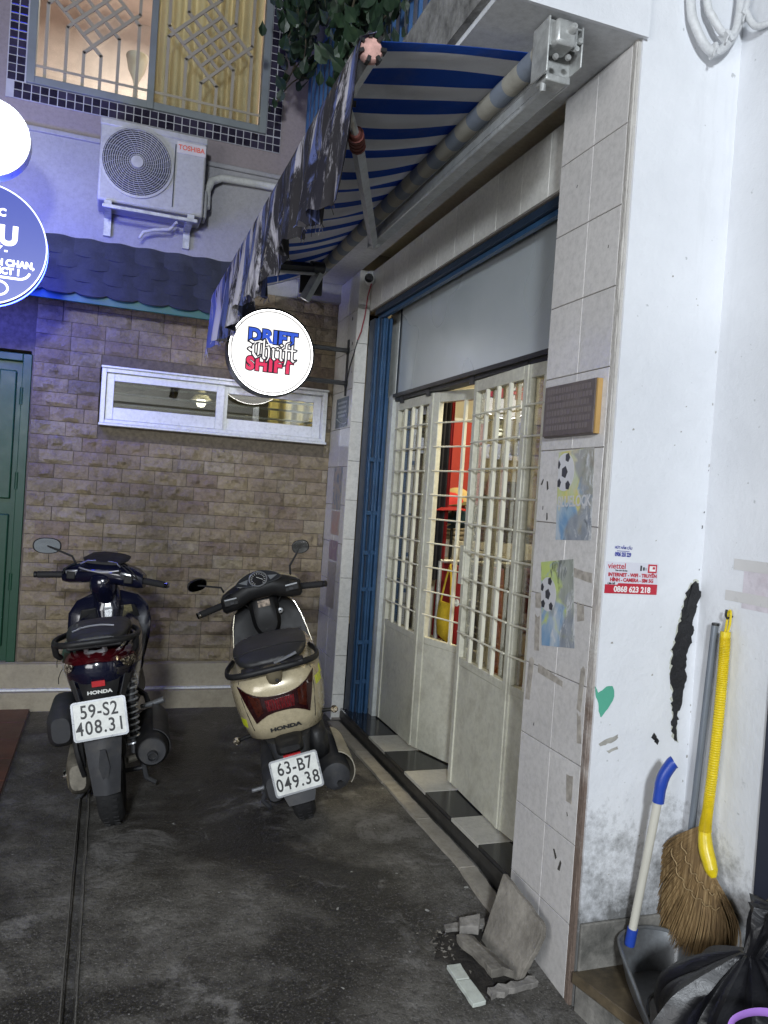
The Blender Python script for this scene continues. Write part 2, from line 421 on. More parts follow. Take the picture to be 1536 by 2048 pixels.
# ================================================================== BACK HOUSE
YB = 5.12
HOUSE = thing('stone_house', 'house closing the lane with a brown stone ground floor and mauve upper wall', 'building', (0.5, YB, 0))
def make_back_house():
    H = HOUSE
    M_upper = mat('mauve_wall_paint', (.25, .215, .225), .8, var=.06, vscale=2, bmp=.1, bscale=40, dirt=(.20, .18, .19), dscale=2, damt=.35)
    M_band = mat('grey_wall_paint', (.30, .295, .31), .8, var=.05, vscale=2, bmp=.1, bscale=40, dirt=(.24, .23, .24), dscale=2, damt=.35)
    M_stone_p = mat('plinth_stone', (.34, .30, .22), .6, var=.12, vscale=4, bmp=.12, bscale=30, dirt=(.12, .10, .07), dscale=5, damt=.6)
    m, t, p = newmat('split_stone')
    oi = t.nodes.new('ShaderNodeObjectInfo')
    c = ramp(t, oi.outputs['Random'], [(0, (.40, .325, .205)), (.15, (.46, .375, .245)), (.3, (.32, .25, .175)), (.44, (.48, .41, .285)), (.58, (.42, .34, .22)), (.72, (.345, .265, .20)), (.86, (.45, .375, .25)), (1, (.31, .265, .21))])
    c = mix(t, ramp(t, noise_n(t, 22, 9, .72, dist=.6), [(.36, .5), (.58, 0)]), c, (.135, .108, .078))  # crevice shade of the rough faces, painted into the colour by noise
    c = mix(t, ramp(t, noise_n(t, 60, 4, .7), [(.52, 0), (.70, .6)]), c, (.42, .35, .25))
    c = mix(t, .9, c, ramp(t, noise_n(t, 1.6, 4, .6), [(.32, .62), (.5, 1.0), (.7, 1.12)]), 'MULTIPLY')      # old water stains over whole courses
    t.links.new(c, p.inputs['Base Color']); p.inputs['Roughness'].default_value = .78
    bump(t, p, noise_n(t, 24, 9, .72), 1.0, .035)
    M_stone = m
    # ground-floor wall with the openings left free
    wall = B()
    for a, b in (((-.47, YB, 0), (-.085, YB + .12, 2.66)), ((-.085, YB, 0), (1.345, YB + .12, 1.725)), ((-.085, YB, 2.075), (1.345, YB + .12, 2.66)), ((1.345, YB, 0), (1.6, YB + .12, 2.66)),
                 ((-3.0, YB, 2.12), (-.47, YB + .12, 2.66)), ((-3.0, YB, 0), (-1.35, YB + .12, 2.12))):
        wall.box2(a, b)
    wl = wall.build('stone_wall', mat('dark_joint', (.130, .108, .080), .95, var=.3, vscale=40), H)
    # rock-faced bricks
    ch = .0853
    def rock(w, h, seed):
        rnd = random.Random(seed); nx, ny = max(3, int(w / .024)), 4
        vs_ = []
        ox = rnd.uniform(0, 50)
        for j in range(ny + 1):
            for i in range(nx + 1):
                x = -w / 2 + w * i / nx; z = -h / 2 + h * j / ny
                e = min(min(i, nx - i) / 1.5, min(j, ny - j) / 1.1, 1)
                d = .007 + e * (.015 + .036 * noise.noise((ox + x * 15, z * 22, seed)) + .012 * noise.noise((ox + x * 45, z * 45, 3)))
                if 0 < i < nx: x += rnd.uniform(-.006, .006)
                if 0 < j < ny: z += rnd.uniform(-.005, .005)
                vs_.append((x, -max(.004, d), z))
        n = nx + 1
        fs_ = [(j * n + i, j * n + i + 1, (j + 1) * n + i + 1, (j + 1) * n + i) for j in range(ny) for i in range(nx)]
        rim = [i for i in range(n)] + [j * n + nx for j in range(1, ny + 1)] + [ny * n + i for i in range(nx - 1, -1, -1)] + [j * n for j in range(ny - 1, 0, -1)]
        k = len(vs_)
        vs_ += [(vs_[i][0], .002, vs_[i][2]) for i in rim]
        fs_ += [(rim[(q + 1) % len(rim)], rim[q], k + q, k + (q + 1) % len(rim)) for q in range(len(rim))]
        return B().add(vs_, fs_).mesh('brick', M_stone, 22)
    full = [rock(.190, ch - .004, s) for s in range(16)]
    cache = {}
    x0, x1 = -.455, 1.379
    off = wpos(wl)
    for r in range(28):
        z = .272 + ch * (r + .5)
        if z + ch / 2 > 2.668: break
        x = x0 - random.choice([0, .05, .095, .14])
        while x < x1:
            w = .1935
            a, b = max(x, x0), min(x + w, x1); x += w
            spans = [(a, b)]
            if z + ch / 2 > 1.722 and z - ch / 2 < 2.078:
                spans = [(a, min(b, -.083)), (max(a, 1.343), b)]
            for a2, b2 in spans:
                if b2 - a2 < .02: continue
                if b2 - a2 > .185: me = random.choice(full)
                else:
                    k = round((b2 - a2) / .02)
                    if k not in cache: cache[k] = [rock(max(.016, k * .02 - .004), ch - .004, 100 + k * 3 + q) for q in range(2)]
                    me = random.choice(cache[k])
                o = link('brick', me, wl, Vector(((a2 + b2) / 2, YB - .001, z)) - off)
                if random.random() < .5: o.rotation_euler = (0, PI, 0)
    # plinth
    b = B().box2((-3, YB - .05, .118), (1.375, YB + .1, .268)).box2((-3, YB - .028, .266), (1.375, YB + .05, .273))
    pl = b.build('plinth', M_stone_p, H, bevel=.004)
    B().box2((-3, YB - .11, -.05), (1.375, YB + .1, .112)).build('plinth_base', M_stone_p, pl, bevel=.006)
    B().box2((-3, YB - .075, .110), (1.375, YB - .04, .124)).build('trim', M_whitepl, pl, bevel=.003)
    # upper storey
    up = B()
    for a, b in (((-3, YB, 2.66), (3.2, YB + .15, 3.60)), ((-3, YB, 3.60), (-.60, YB + .15, 5.6)), ((.83, YB, 3.60), (3.2, YB + .15, 5.6)), ((-.60, YB, 4.95), (.83, YB + .15, 5.6))):
        up.box2(a, b)
    up.build('upper_wall', M_upper, H)
    B().box2((-3, YB - .012, 2.66), (1.09, YB, 3.40)).build('wall_band', M_band, H)
    B().box2((-3, YB - .030, 3.395), (1.09, YB, 3.425)).build('band_moulding', M_band, H, bevel=.006)
    B().box2((1.095, YB - .05, 2.66), (3.2, YB, 5.6)).build('wall_return', M_band, H)
    B().box2((-.62, YB - .004, 2.655), (1.376, YB + .02, 2.81)).build('white_strip', M_plaster, H)
    # lean-to roof of clay tiles
    M_clay = mat('dark_clay_tile', (.040, .044, .058), .7, var=.2, vscale=10, rnd=.2, bmp=.3, bscale=60)
    M_teal = mat('teal_fascia_paint', (.026, .125, .10), .5, var=.12)
    ZT, ZL, YL = 2.83, 2.480, 4.885
    rf = B()
    rf.add([(-3, YB, ZT - .03), (.76, YB, ZT - .03), (.76, YL, ZL - .02), (-3, YL, ZL - .02), (-3, YB, ZT - .06), (.76, YB, ZT - .06), (.76, YL, ZL - .05), (-3, YL, ZL - .05)],
           [(0, 1, 2, 3), (4, 7, 6, 5), (0, 4, 5, 1), (1, 5, 6, 2), (2, 6, 7, 3), (3, 7, 4, 0)])
    lean = rf.build('roof', M_clay, H)
    B().add([(.755, YB, ZT - .035), (.755, YL, ZL - .03), (.755, YL, ZL - .07), (.755, YB, 2.60), (.76, YB, ZT - .035), (.76, YL, ZL - .03), (.76, YL, ZL - .07), (.76, YB, 2.60)],
            [(0, 1, 2, 3), (7, 6, 5, 4), (0, 4, 5, 1), (1, 5, 6, 2), (2, 6, 7, 3), (3, 7, 4, 0)]).build('gable_end', M_teal, lean)
    B().box2((-3, YL - .012, ZL - .085), (.765, YL + .01, ZL - .012)).build('fascia', M_teal, lean, bevel=.003)
    d = Vector((0, YL - YB, ZL - ZT)); ln = d.length; ang = math.atan2(ZT - ZL, YB - YL)
    def tmesh():
        w, L = .172, ln / 4 + .03
        def f(u, v):
            x = (u - .5) * w
            y = -v * L - .030 * abs(math.sin(PI * u)) ** .8 * v
            return (x, y, .010 * math.sin(PI * u) ** 2 + .006 + .004 * v)
        b = B().grid(f, 8, 4); return b.mesh('roof_tile', M_clay, 50)
    tm = tmesh()
    offl = wpos(lean)
    for r in range(4):
        q = Vector((0, YB, ZT)) + d * (r / 4)
        for i in range(21):
            x = .675 - i * .172 + (0.03 if r % 2 else 0)
            o = link('roof_tile', tm, lean, Vector((x, q.y - .003, q.z - .028 + .010 * (r > -1))) - offl, (ang, 0, 0))
            md = o.modifiers.new('solid', 'SOLIDIFY'); md.thickness = .008; es = o.modifiers.new('edges', 'EDGE_SPLIT'); es.split_angle = math.radians(35)
    # green steel door at the left
    M_green = mat('dark_green_door_paint', (.012, .062, .030), .42, spec=.3, var=.1, vscale=3, dirt=(.02, .05, .04), dscale=3, damt=.5)
    dz0, dz1 = .272, 2.10
    door = B().box2((-1.32, YB + .03, dz0), (-.515, YB + .06, dz1 - .04)).build('door', M_green, H)
    B().box2((-.515, YB - .012, dz0), (-.465, YB + .07, dz1)).box2((-1.37, YB - .012, dz0), (-1.32, YB + .07, dz1)).box2((-1.32, YB - .012, dz1 - .045), (-.515, YB + .07, dz1)).build('door_frame', M_green, door, bevel=.004)
    for (a, c) in ((-.64, -.545), (-.90, -.70), (-1.27, -.96)):
        for z0, z1 in ((.36, 1.15), (1.24, 2.0)):
            B().box2((a, YB + .012, z0), (c, YB + .03, z1)).build('door_panel', M_green, door, bevel=.008)
    for z in (.75, 1.35, 1.85):
        B().cyl((-.513, YB - .008, z - .05), (-.513, YB - .008, z + .05), .010, n=10).build('hinge', M_green, door)
    # long sliding aluminium window
    WX0, WX1, WZ0, WZ1 = -.075, 1.335, 1.735, 2.065
    M_pan = M_glassdark
    fr = B().box2((WX0, YB - .055, WZ0), (WX0 + .028, YB + .06, WZ1)).box2((WX1 - .028, YB - .055, WZ0), (WX1, YB + .06, WZ1)) \
        .box2((WX0 + .028, YB - .055, WZ0), (WX1 - .028, YB + .06, WZ0 + .022)).box2((WX0 + .028, YB - .055, WZ1 - .024), (WX1 - .028, YB + .06, WZ1)).build('window', M_whitepl, H, bevel=.003)
    B().box2((WX0 - .004, YB - .075, WZ0 - .016), (WX1 + .004, YB - .01, WZ0 - .001)).build('sill', M_whitepl, fr, bevel=.003)
    B().box2((WX0 - .004, YB - .07, WZ1 + .001), (WX1 + .004, YB - .02, WZ1 + .014)).build('hood', M_whitepl, fr, bevel=.003)
    for (a, c, yy) in ((WX0 + .03, .665, YB - .030), (.645, WX1 - .03, YB - .004)):
        z0, z1 = WZ0 + .024, WZ1 - .026
        B().box2((a, yy, z0), (a + .045, yy + .022, z1)).box2((c - .050, yy, z0), (c, yy + .022, z1)).box2((a + .045, yy, z0), (c - .05, yy + .022, z0 + .075)).box2((a + .045, yy, z1 - .045), (c - .05, yy + .022, z1)).build('sash', M_whitepl, fr, bevel=.003)
        B().box2((a + .046, yy + .009, z0 + .076), (c - .051, yy + .013, z1 - .046)).build('pane', M_pan, fr)
    for z in (1.865, 1.93, 1.985):
        B().cyl((WX0 + .03, YB + .07, z), (WX1 - .03, YB + .07, z), .007, n=8).build('security_bar', M_whitepl, fr)
    # grille window with the mosaic border
    M_mos = mat('dark_mosaic_tile', (.030, .026, .045), .12, var=.3, vscale=20, rnd=.45, coat=.4)
    M_mgr = mat('mosaic_grout', (.40, .40, .44), .8)
    M_frm = mat('grey_window_frame', (.17, .19, .20), .45)
    M_grl = mat('grey_grille_paint', (.30, .27, .22), .5, var=.1)
    GX0, GX1, GZ0, GZ1 = -.585, .820, 3.665, 4.95
    w = B().box2((GX0, YB - .03, GZ0), (GX0 + .045, YB + .04, GZ1)).box2((GX1 - .045, YB - .03, GZ0), (GX1, YB + .04, GZ1)).box2((GX0 + .045, YB - .03, GZ0), (GX1 - .045, YB + .04, GZ0 + .045)) \
        .box2((.085, YB - .04, GZ0 - .003), (.125, YB + .03, GZ1)).build('grille_window', M_frm, H, bevel=.003)
    mb = B().box2((GX0 - .105, YB - .010, GZ0 - .098), (GX1 + .098, YB - .001, GZ0 - .001)).box2((GX0 - .105, YB - .010, GZ0 - .001), (GX0 - .001, YB - .001, GZ1)).box2((GX1 + .001, YB - .010, GZ0 - .001), (GX1 + .098, YB - .001, GZ1))
    mbo = mb.build('tile_border', M_mgr, w)
    ts = .0475; pm = piece_mesh('mosaic_tile', .0415, .0415, .006, .002, M_mos)
    ob = wpos(mbo)
    nx = int((GX1 + .098 - (GX0 - .105)) / ts)
    for i in range(nx):
        for j in range(2):
            link('mosaic_tile', pm, mbo, Vector((GX1 + .098 - ts * (i + .5), YB - .0095, GZ0 - .003 - ts * (j + .5))) - ob)
    for s in (0, 1):
        for i in range(2):
            for j in range(20):
                x = (GX1 + .098 - ts * (i + .5)) if s else (GX0 - .105 + .003 + ts * (i + .5))
                link('mosaic_tile', pm, mbo, Vector((x, YB - .0095, GZ0 + ts * (j + .5))) - ob)
    B().box2((GX0 + .045, YB + .012, GZ0 + .045), (GX1 - .045, YB + .016, GZ1)).build('pane', M_glass, w)
    def sash(xa, xb, zc, xo):
        yy = YB - .008; cx = (xa + xb) / 2 + xo; a = .222
        paths = []
        for k in range(5):
            P = (-a + a * k / 4, -a * k / 4); Q = (a * k / 4, a - a * k / 4)
            paths.append(([P, Q], k)); paths.append(([(-P[0], P[1]), (-Q[0], Q[1])], k))
        for k, dx in ((4, .048), (2, .145), (0, .255)):
            for s in (-1, 1):
                px_, pz_ = -a + a * k / 4, -a * k / 4
                e = px_ + dx
                paths.append(([(s * px_, pz_), (s * -dx, pz_ - e), (s * -dx, GZ0 + .045 - zc)], k))
                paths.append(([(s * px_, -pz_), (s * -dx, -pz_ + e), (s * -dx, GZ1 - zc)], k))
        for ip, (pts, _) in enumerate(paths):
            b = B(); yy = YB - .012 + (.0045 if ip % 2 else 0) + .00035 * ip
            for q0, q1 in zip(pts, pts[1:]):
                A_ = Vector((cx + q0[0], yy, zc + q0[1])); C_ = Vector((cx + q1[0], yy, zc + q1[1]))
                dd = C_ - A_
                if dd.length < 1e-4: continue
                an = math.atan2(dd.z, dd.x)
                b.box((A_ + C_) / 2, (dd.length + .010, .012, .0185), rot=(0, -an, 0))
            if b.v: b.build('grille_bar', M_grl, w)
        for z in (GZ0 + .10,):
            B().box2((xa, YB - .0215, z), (xb, YB - .0185, z + .015)).build('grille_bar', M_grl, w)
    sash(GX0 + .045, .085, 4.185, -.008); sash(.125, GX1 - .045, 4.165, -.003)
    # rooms behind the windows
    M_pink = mat('pink_room_paint', (.62, .53, .50), .8)
    M_room = mat('dim_room_paint', (.24, .22, .18), .8, var=.1)
    def room(name, a, b, mt):
        o = B().box2(a, b).build(name, mt, H, recalc=False)
        bm = bmesh.new(); bm.from_mesh(o.data)
        fs = [f for f in bm.faces if f.calc_center_median().y + wpos(H).y < a[1] + .01]
        bmesh.ops.delete(bm, geom=fs, context='FACES'); bm.to_mesh(o.data); bm.free()
        return o
    room('bedroom', (-2.4, YB + .16, 3.0), (1.2, 7.4, 5.4), M_pink)
    room('back_room', (-1.0, YB + .13, .5), (2.0, 7.2, 2.58), M_room)
    # drain pipe on the upper wall
    return H
make_back_house()
def make_house_things():
    M_cur = mat('cream_curtain', (.66, .58, .40), .8, var=.08)
    t = M_cur.node_tree; tl = t.nodes.new('ShaderNodeBsdfTranslucent'); tl.inputs[0].default_value = (.60, .57, .46, 1)
    ms = t.nodes.new('ShaderNodeMixShader'); ms.inputs[0].default_value = .42
    t.links.new(t.nodes['Principled BSDF'].outputs[0], ms.inputs[1]); t.links.new(tl.outputs[0], ms.inputs[2]); t.links.new(ms.outputs[0], t.nodes['Material Output'].inputs[0])
    def curtain(name, label, x0, x1, y, z0, z1, m, folds, amp):
        def f(u, v):
            x = x0 + (x1 - x0) * u
            return (x, y + amp * math.sin(u * folds * 2 * PI + .6 * math.sin(v * 3)) + .3 * amp * math.sin(u * folds * 5.3), z0 + (z1 - z0) * v)
        o = B().grid(f, 120, 6).build(name, m, smooth=60)
        md = o.modifiers.new('solid', 'SOLIDIFY'); md.thickness = .003
        return tag(o, label, 'curtain')
    curtain('curtain', 'cream curtain drawn behind the right sash of the upstairs grille window', .13, .80, 5.36, 3.55, 4.94, M_cur, 9, .022)
    curtain('curtain', 'yellow curtain lit from behind at the right end of the long low window', 1.05, 1.62, 5.62, 1.6, 2.4, mat('yellow_curtain', (.62, .54, .26), .8), 6, .02)
    # white fan on the bedroom wall
    M_fan = mat('white_plastic', (.70, .68, .64), .45)
    t = thing('wall_fan', 'white fan standing inside behind the left sash of the upstairs window', 'fan', (.02, 5.75, 3.6))
    B().lathe([(.002, .0), (.05, .0), (.06, .01), (.02, .03), (.015, .20), (.002, .21)], (.02, 5.75, 3.9), n=20).build('stand', M_fan, t)
    B().lathe([(.012, .0), (.03, .05), (.055, .10), (.075, .19), (.072, .20), (.05, .11), (.008, .02)], (.02, 5.75, 4.09), n=24).build('shade', M_fan, t)
    # hanging lamp and dark furniture seen through the low window
    M_lampe = emit('lamp_glow', (1.0, .96, .85), 9)
    t = thing('pendant_lamp', 'small lit white pendant lamp hanging behind the long low window', 'lamp', (.57, 5.6, 2.1))
    B().lathe([(.008, .08), (.02, .07), (.055, .02), (.075, .0), (.06, .0), (.012, .055)], (.573, 5.6, 1.985), n=24).build('lamp_shade', M_fan, t)
    B().lathe([(.002, -.035), (.022, -.03), (.034, -.008), (.03, .015), (.012, .035)], (.573, 5.6, 1.970), n=20).build('bulb', M_lampe, t)
    B().cyl((.573, 5.6, 2.05), (.573, 5.6, 2.55), .003, n=6).build('cord', M_black, t)
    M_wood = mat('dark_wood', (.09, .06, .035), .5, var=.3, vscale=12)
    o = thing('ceiling_fan', 'brown ceiling fan with broad blades inside the long low window', 'fan', (.2, 6.2, 2.4))
    B().cyl((.2, 6.2, 2.16), (.2, 6.2, 2.58), .018, n=10).build('rod', M_wood, o)
    B().lathe([(.002, -.05), (.06, -.04), (.075, 0), (.06, .05), (.002, .06)], (.2, 6.2, 2.12), n=20).build('hub', M_wood, o)
    for k in range(4):
        a = k * PI / 2 + .35
        B().box((0, 0, 0), (.42, .12, .008), mx=Matrix.Translation((.2 + .28 * math.cos(a), 6.2 + .28 * math.sin(a), 2.12)) @ Matrix.Rotation(a, 4, 'Z') @ Matrix.Rotation(.2, 4, 'X')).build('blade', M_wood, o)
    # air conditioner
    M_ac = mat('aged_white_enamel', (.37, .37, .37), .45, var=.05, dirt=(.34, .33, .31), dscale=5, damt=.4)
    M_acd = mat('condenser_dark', (.04, .045, .055), .6)
    x0, x1, z0, z1, y0, y1 = -.155, .437, 2.985, 3.44, 4.83, 5.075
    ac = thing('air_conditioner', 'white outdoor air conditioner unit with round fan grille under the upstairs window', 'air conditioner', (.14, 5.0, 2.97))
    b = B().box2((x0, y0 + .012, z0), (x1, y1, z1))
    b.build('casing', M_ac, ac, bevel=.012)
    B().box2((x0 - .004, y0 + .006, z1 - .03), (x1 + .004, y1 + .004, z1 + .012)).build('lid', M_ac, ac, bevel=.008)
    cx, cz, R_ = x0 + .205, z0 + .245, .192
    B().lathe([(.001, 0), (R_ + .003, 0)], (cx, y0 + .009, cz), 'Y', 40).build('fan_recess', M_acd, ac)
    g = B().lathe([(R_ - .002, .0), (R_ + .010, .0), (R_ + .012, -.010), (R_ - .002, -.012)], (cx, y0 + .010, cz), 'Y', 48)
    g.build('fan_ring', M_ac, ac)
    for k in range(13):
        r = .042 + k * .0118
        pts = [(cx + r * math.cos(2 * PI * i / 40), y0 - .006, cz + r * math.sin(2 * PI * i / 40)) for i in range(41)]
        B().tube(pts, .0022, 5, caps=False).build('grille_ring', M_ac, ac)
    sp = B()
    for k in range(28):
        a = 2 * PI * k / 28
        pts = [(cx + r * math.cos(a + .5 * (r / .19)), y0 - .003, cz + r * math.sin(a + .5 * (r / .19))) for r in (.03, .09, .14, .195)]
        sp.tube(pts, .0012, 4)
    sp.build('grille_spokes', M_ac, ac)
    B().lathe([(.001, -.012), (.034, -.010), (.037, .0), (.034, .01)], (cx, y0 - .002, cz), 'Y', 28).build('hub', M_ac, ac)
    fb = B()
    for k in range(3):
        a = k * 2 * PI / 3
        fb.box((cx + .1 * math.cos(a), y0 + .0085, cz + .1 * math.sin(a)), (.15, .001, .1), rot=(0, -a, 0))
    B().box2((cx + R_ + .014, y0 + .008, z0 + .03), (cx + R_ + .020, y0 + .013, z1 - .06)).build('seam', M_acd, ac)
    B().box2((x1 - .170, y0 + .0075, z1 - .105), (x1 - .006, y0 + .0125, z1 - .040)).build('badge', mat('badge_white', (.50, .47, .46), .4), ac)
    text('TOSHIBA', .040, basis(*FRONT, (x1 - .088, y0 + .0065, z1 - .0725)), mat('badge_red', (.62, .10, .06), .5), ac, bold=.0008, sx=.92)
    for xx in (x0 + .06, x1 - .07):
        B().box2((xx - .02, y0 - .01, z0 - .028), (xx + .02, y1 + .03, z0 - .002)).box2((xx - .02, y1 + .005, z0 - .13), (xx + .02, y1 + .035, z0 - .028)).build('mounting_bracket', M_galv, ac)
    B().box2((x0 + .03, y0 - .014, z0 - .045), (x1 - .03, y0 + .012, z0 - .024)).build('cross_rail', M_galv, ac, bevel=.003)
    M_pipe = mat('pipe_lagging', (.52, .52, .50), .7, dirt=(.3, .3, .3), dscale=20, damt=.5)
    B().tube([(x1 - .004, 4.97, z0 + .10), (x1 + .03, 4.98, z0 + .11), (x1 + .03, 5.0, z0 + .22), (x1 + .055, 5.03, z0 + .29), (x1 + .12, 5.06, z0 + .335), (x1 + .3, 5.07, z0 + .345), (x1 + .75, 5.07, z0 + .35)], .024, 12).build('pipe', M_pipe, ac)
    B().box2((x1 + .0, y0 + .08, z0 + .02), (x1 + .028, y1 - .05, z0 + .19)).build('valve_cover', M_ac, ac, bevel=.012)
    B().tube([(.30, 4.98, z0 - .01), (.26, 4.98, z0 - .06), (.17, 4.99, z0 - .075), (.11, 4.99, z0 - .10), (.09, 4.99, z0 - .14)], .010, 8).build('drain_hose', M_pipe, ac)
    # drain pipe at the right of the upstairs wall
    o = B().tube([(1.17, 5.04, 2.9), (1.17, 5.04, 3.7), (1.175, 5.04, 5.4)], .024, 12).build('drain_pipe', M_band2, None)
    tag(o, 'grey drain pipe running up the wall beside the hanging vine', 'pipe')
M_band2 = mat('grey_pipe_paint', (.30, .29, .29), .6)
make_house_things()
# ================================================================== SHOP BUILDING
XF = 1.38
SHOP = thing('shop_building', 'white shop house with tiled pillars, a grey sheet panel and barred cream doors', 'building', (1.6, 3.3, 0))
def make_shop():
    S = SHOP
    # masses
    B().box2((1.39, 1.965, -.4), (1.744, 2.360, 5.6)).build('white_pillar', M_white, S)
    b = B().box2((1.7435, 1.672, -.4), (2.4, 2.6, 5.6)); rw = b.build('plaster_wall', M_white, S)
    fp = B().box2((1.39, 4.665, -.2), (1.452, 5.118, 2.78)).build('tiled_pillar', M_grout, S)
    li = B().box2((1.465, 2.361, 2.535), (1.70, 4.66, 2.7795)).build('lintel', M_grout, S)
    sl = B().box2((.925, 1.958, 2.781), (1.389, 5.085, 3.02)).build('balcony_slab', M_plaster, S)
    B().box2((.900, 1.964, 2.80), (.9245, 5.085, 3.03)).build('slab_edge', M_mould, sl)
    B().box2((.910, 1.946, 2.775), (1.395, 1.9575, 3.3)).build('fascia', M_white, sl)
    B().box2((1.39, 2.361, 3.02), (1.75, 5.085, 5.6)).build('facade_wall', M_plaster, S)
    # front pillar: two columns of tiles
    zs = [-.10] + [.155 + .2396 * i for i in range(12)]
    zs = [.155 - .2396] + [.155 + .2396 * i for i in range(11)] + [2.7795]
    P = B().box2((1.3845, 1.985, -.2), (1.3895, 2.360, 2.78)).build('tile_bed', M_grout, S)
    op = wpos(P)
    for z0, z1 in zip(zs, zs[1:]):
        for y0, y1 in ((2.3595, 2.1705), (2.1685, 2.000)):
            h = z1 - z0 - .0028
            if h < .05: continue
            link('wall_tile', piece_mesh('wall_tile', y0 - y1, h, .0065, .0012, M_tile), P, Vector((1.3862, (y0 + y1) / 2, (z0 + z1) / 2)) - op, RS)
    m, t, p = newmat('edge_mortar')
    g_ = t.nodes.new('ShaderNodeNewGeometry'); s_z = t.nodes.new('ShaderNodeSeparateXYZ'); t.links.new(g_.outputs['Position'], s_z.inputs[0])
    k_ = math_n(t, 'ADD', math_n(t, 'MULTIPLY', math_n(t, 'SUBTRACT', .9, s_z.outputs['Z']), .5), noise_n(t, 7, 7, .7))
    t.links.new(ramp(t, k_, [(.35, (.50, .48, .45)), (.55, (.36, .32, .29)), (.75, (.17, .125, .10))]), p.inputs['Base Color']); p.inputs['Roughness'].default_value = .9
    bump(t, p, noise_n(t, 60, 6, .7), .7, .01); M_edge = m
    B().box2((1.3800, 1.972, -.2), (1.3895, 1.999, 2.78)).build('edge_strip', M_edge, P)
    # crumbling mortar edge between tiles and the white wall
    vs_ = []
    b = B()
    pts = [(1.386, 1.982, -.12 + i * .0605) for i in range(49)]
    rr = [.0085 + .005 * noise.noise((i * .63, 1.7, 0)) + .004 * noise.noise((i * 1.9, 4, 0)) for i in range(49)]
    b.tube(pts, rr, 7).build('mortar_edge', M_edge, P, smooth=0)
    # glue marks and tape remnants left on the tiles
    M_glue = mat('old_tape', (.36, .33, .29), .6, var=.3, vscale=40)
    for (y, z, w, h, a) in ((2.06, 1.205, .10, .03, -.1), (2.055, 1.09, .04, .055, .1), (2.30, 1.09, .05, .05, .2), (2.30, .98, .03, .12, .1), (2.025, .86, .022, .13, -.05), (2.02, .74, .02, .09, .12), (2.05, .55, .035, .085, .05), (2.33, .82, .03, .14, -.1), (2.20, .86, .16, .018, -.12)):
        q = B()
        pl = [(-w / 2 + random.uniform(-.006, .006), -h / 2 + random.uniform(-.006, .006)), (w / 2 + random.uniform(-.006, .006), -h / 2 + random.uniform(-.006, .006)), (w / 2 + random.uniform(-.008, .004), h / 2), (0, h / 2 + random.uniform(-.008, .008)), (-w / 2, h / 2 + random.uniform(-.006, .006))]
        q.prism(pl, .0006, basis((0, -1, a), (0, a, 1), (1.3795, y, z))).build('tape_mark', M_glue, P)
    M_chip = mat('chip_dark', (.05, .045, .04), .9)
    for (y, z, s) in ((2.30, 1.475, .016), (2.29, 1.372, .013), (2.32, 1.40, .007), (2.09, 1.40, .006), (2.25, 2.45, .005), (2.05, 2.2, .005), (2.10, .325, .016), (2.07, .30, .018), (2.28, .68, .006), (2.05, .47, .006), (2.335, 1.486, .012)):
        q = B().prism([(-s * .3, -s), (s * .35, -s * .7), (s * .15, s * .9), (-s * .35, s)], .0005, basis(*SIDE, (1.3795, y, z)) @ Matrix.Rotation(random.uniform(-.6, .6), 4, 'Z'))
        q.build('chip', M_chip, P)
    # rear pillar tiles: left face and return face
    of = wpos(fp)
    k = 0
    zt = [-.02] + [.125 + .2415 * i for i in range(11)] + [2.779]
    for z0, z1 in zip(zt, zt[1:]):
        h = z1 - z0 - .0028
        link('wall_tile', piece_mesh('wall_tile', .198, h, .0075, .0012, M_tile_w), fp, Vector((1.3885, 4.768, (z0 + z1) / 2)) - of, RS)
        link('wall_tile', piece_mesh('wall_tile', .248, h, .0075, .0012, M_tile_w), fp, Vector((1.3885, 4.993, (z0 + z1) / 2)) - of, RS)
        zc = (z0 + z1) / 2 + .035
        link('wall_tile', piece_mesh('wall_tile', .075, h, .0075, .0012, M_tile_w), fp, Vector((1.4175, 4.6635, min(zc, 2.78 - h / 2))) - of)
    for (y, z, s) in ((4.76, 2.50, .02), (4.73, 2.34, .02), (4.74, 2.545, .006), (4.70, 2.16, .012)):
        B().prism([(-s * .5, -s * .6), (s * .5, -s * .3), (s * .2, s * .6), (-s * .45, s * .4)], .0006, basis(*SIDE, (1.3800, y, z))).build('chip', M_chip, fp)
    # lintel tiles
    ol = wpos(li)
    ys = [4.655 - .2085 * i for i in range(12)]
    for y1, y0 in zip(ys, ys[1:]):
        link('lintel_tile', piece_mesh('lintel_tile', y1 - y0 - .003, .238, .0085, .0015, M_tile_w), li, Vector((1.4645, (y0 + y1) / 2, 2.6575)) - ol, RS)
    # blue header and folded blue steel gate
    M_blue = mat('blue_gate_paint', (.028, .082, .175), .38, .1, var=.18, vscale=6, dirt=(.02, .04, .08), dscale=7, damt=.6, bmp=.06, bscale=20)
    M_blued = mat('dark_blue_gate_paint', (.014, .030, .058), .5, .1, var=.2, dirt=(.02, .02, .03), dscale=7, damt=.6)
    h = B().box2((1.475, 2.361, 2.500), (1.545, 4.60, 2.533)).build('gate_header', M_blued, S, bevel=.003)
    B().box2((1.495, 2.361, 2.478), (1.520, 4.60, 2.499)).build('gate_track', M_blue, h, bevel=.002)
    g = thing('folding_gate', 'folded blue steel gate standing in its track beside the white tiled pillar', 'gate', (1.5, 4.55, 0))
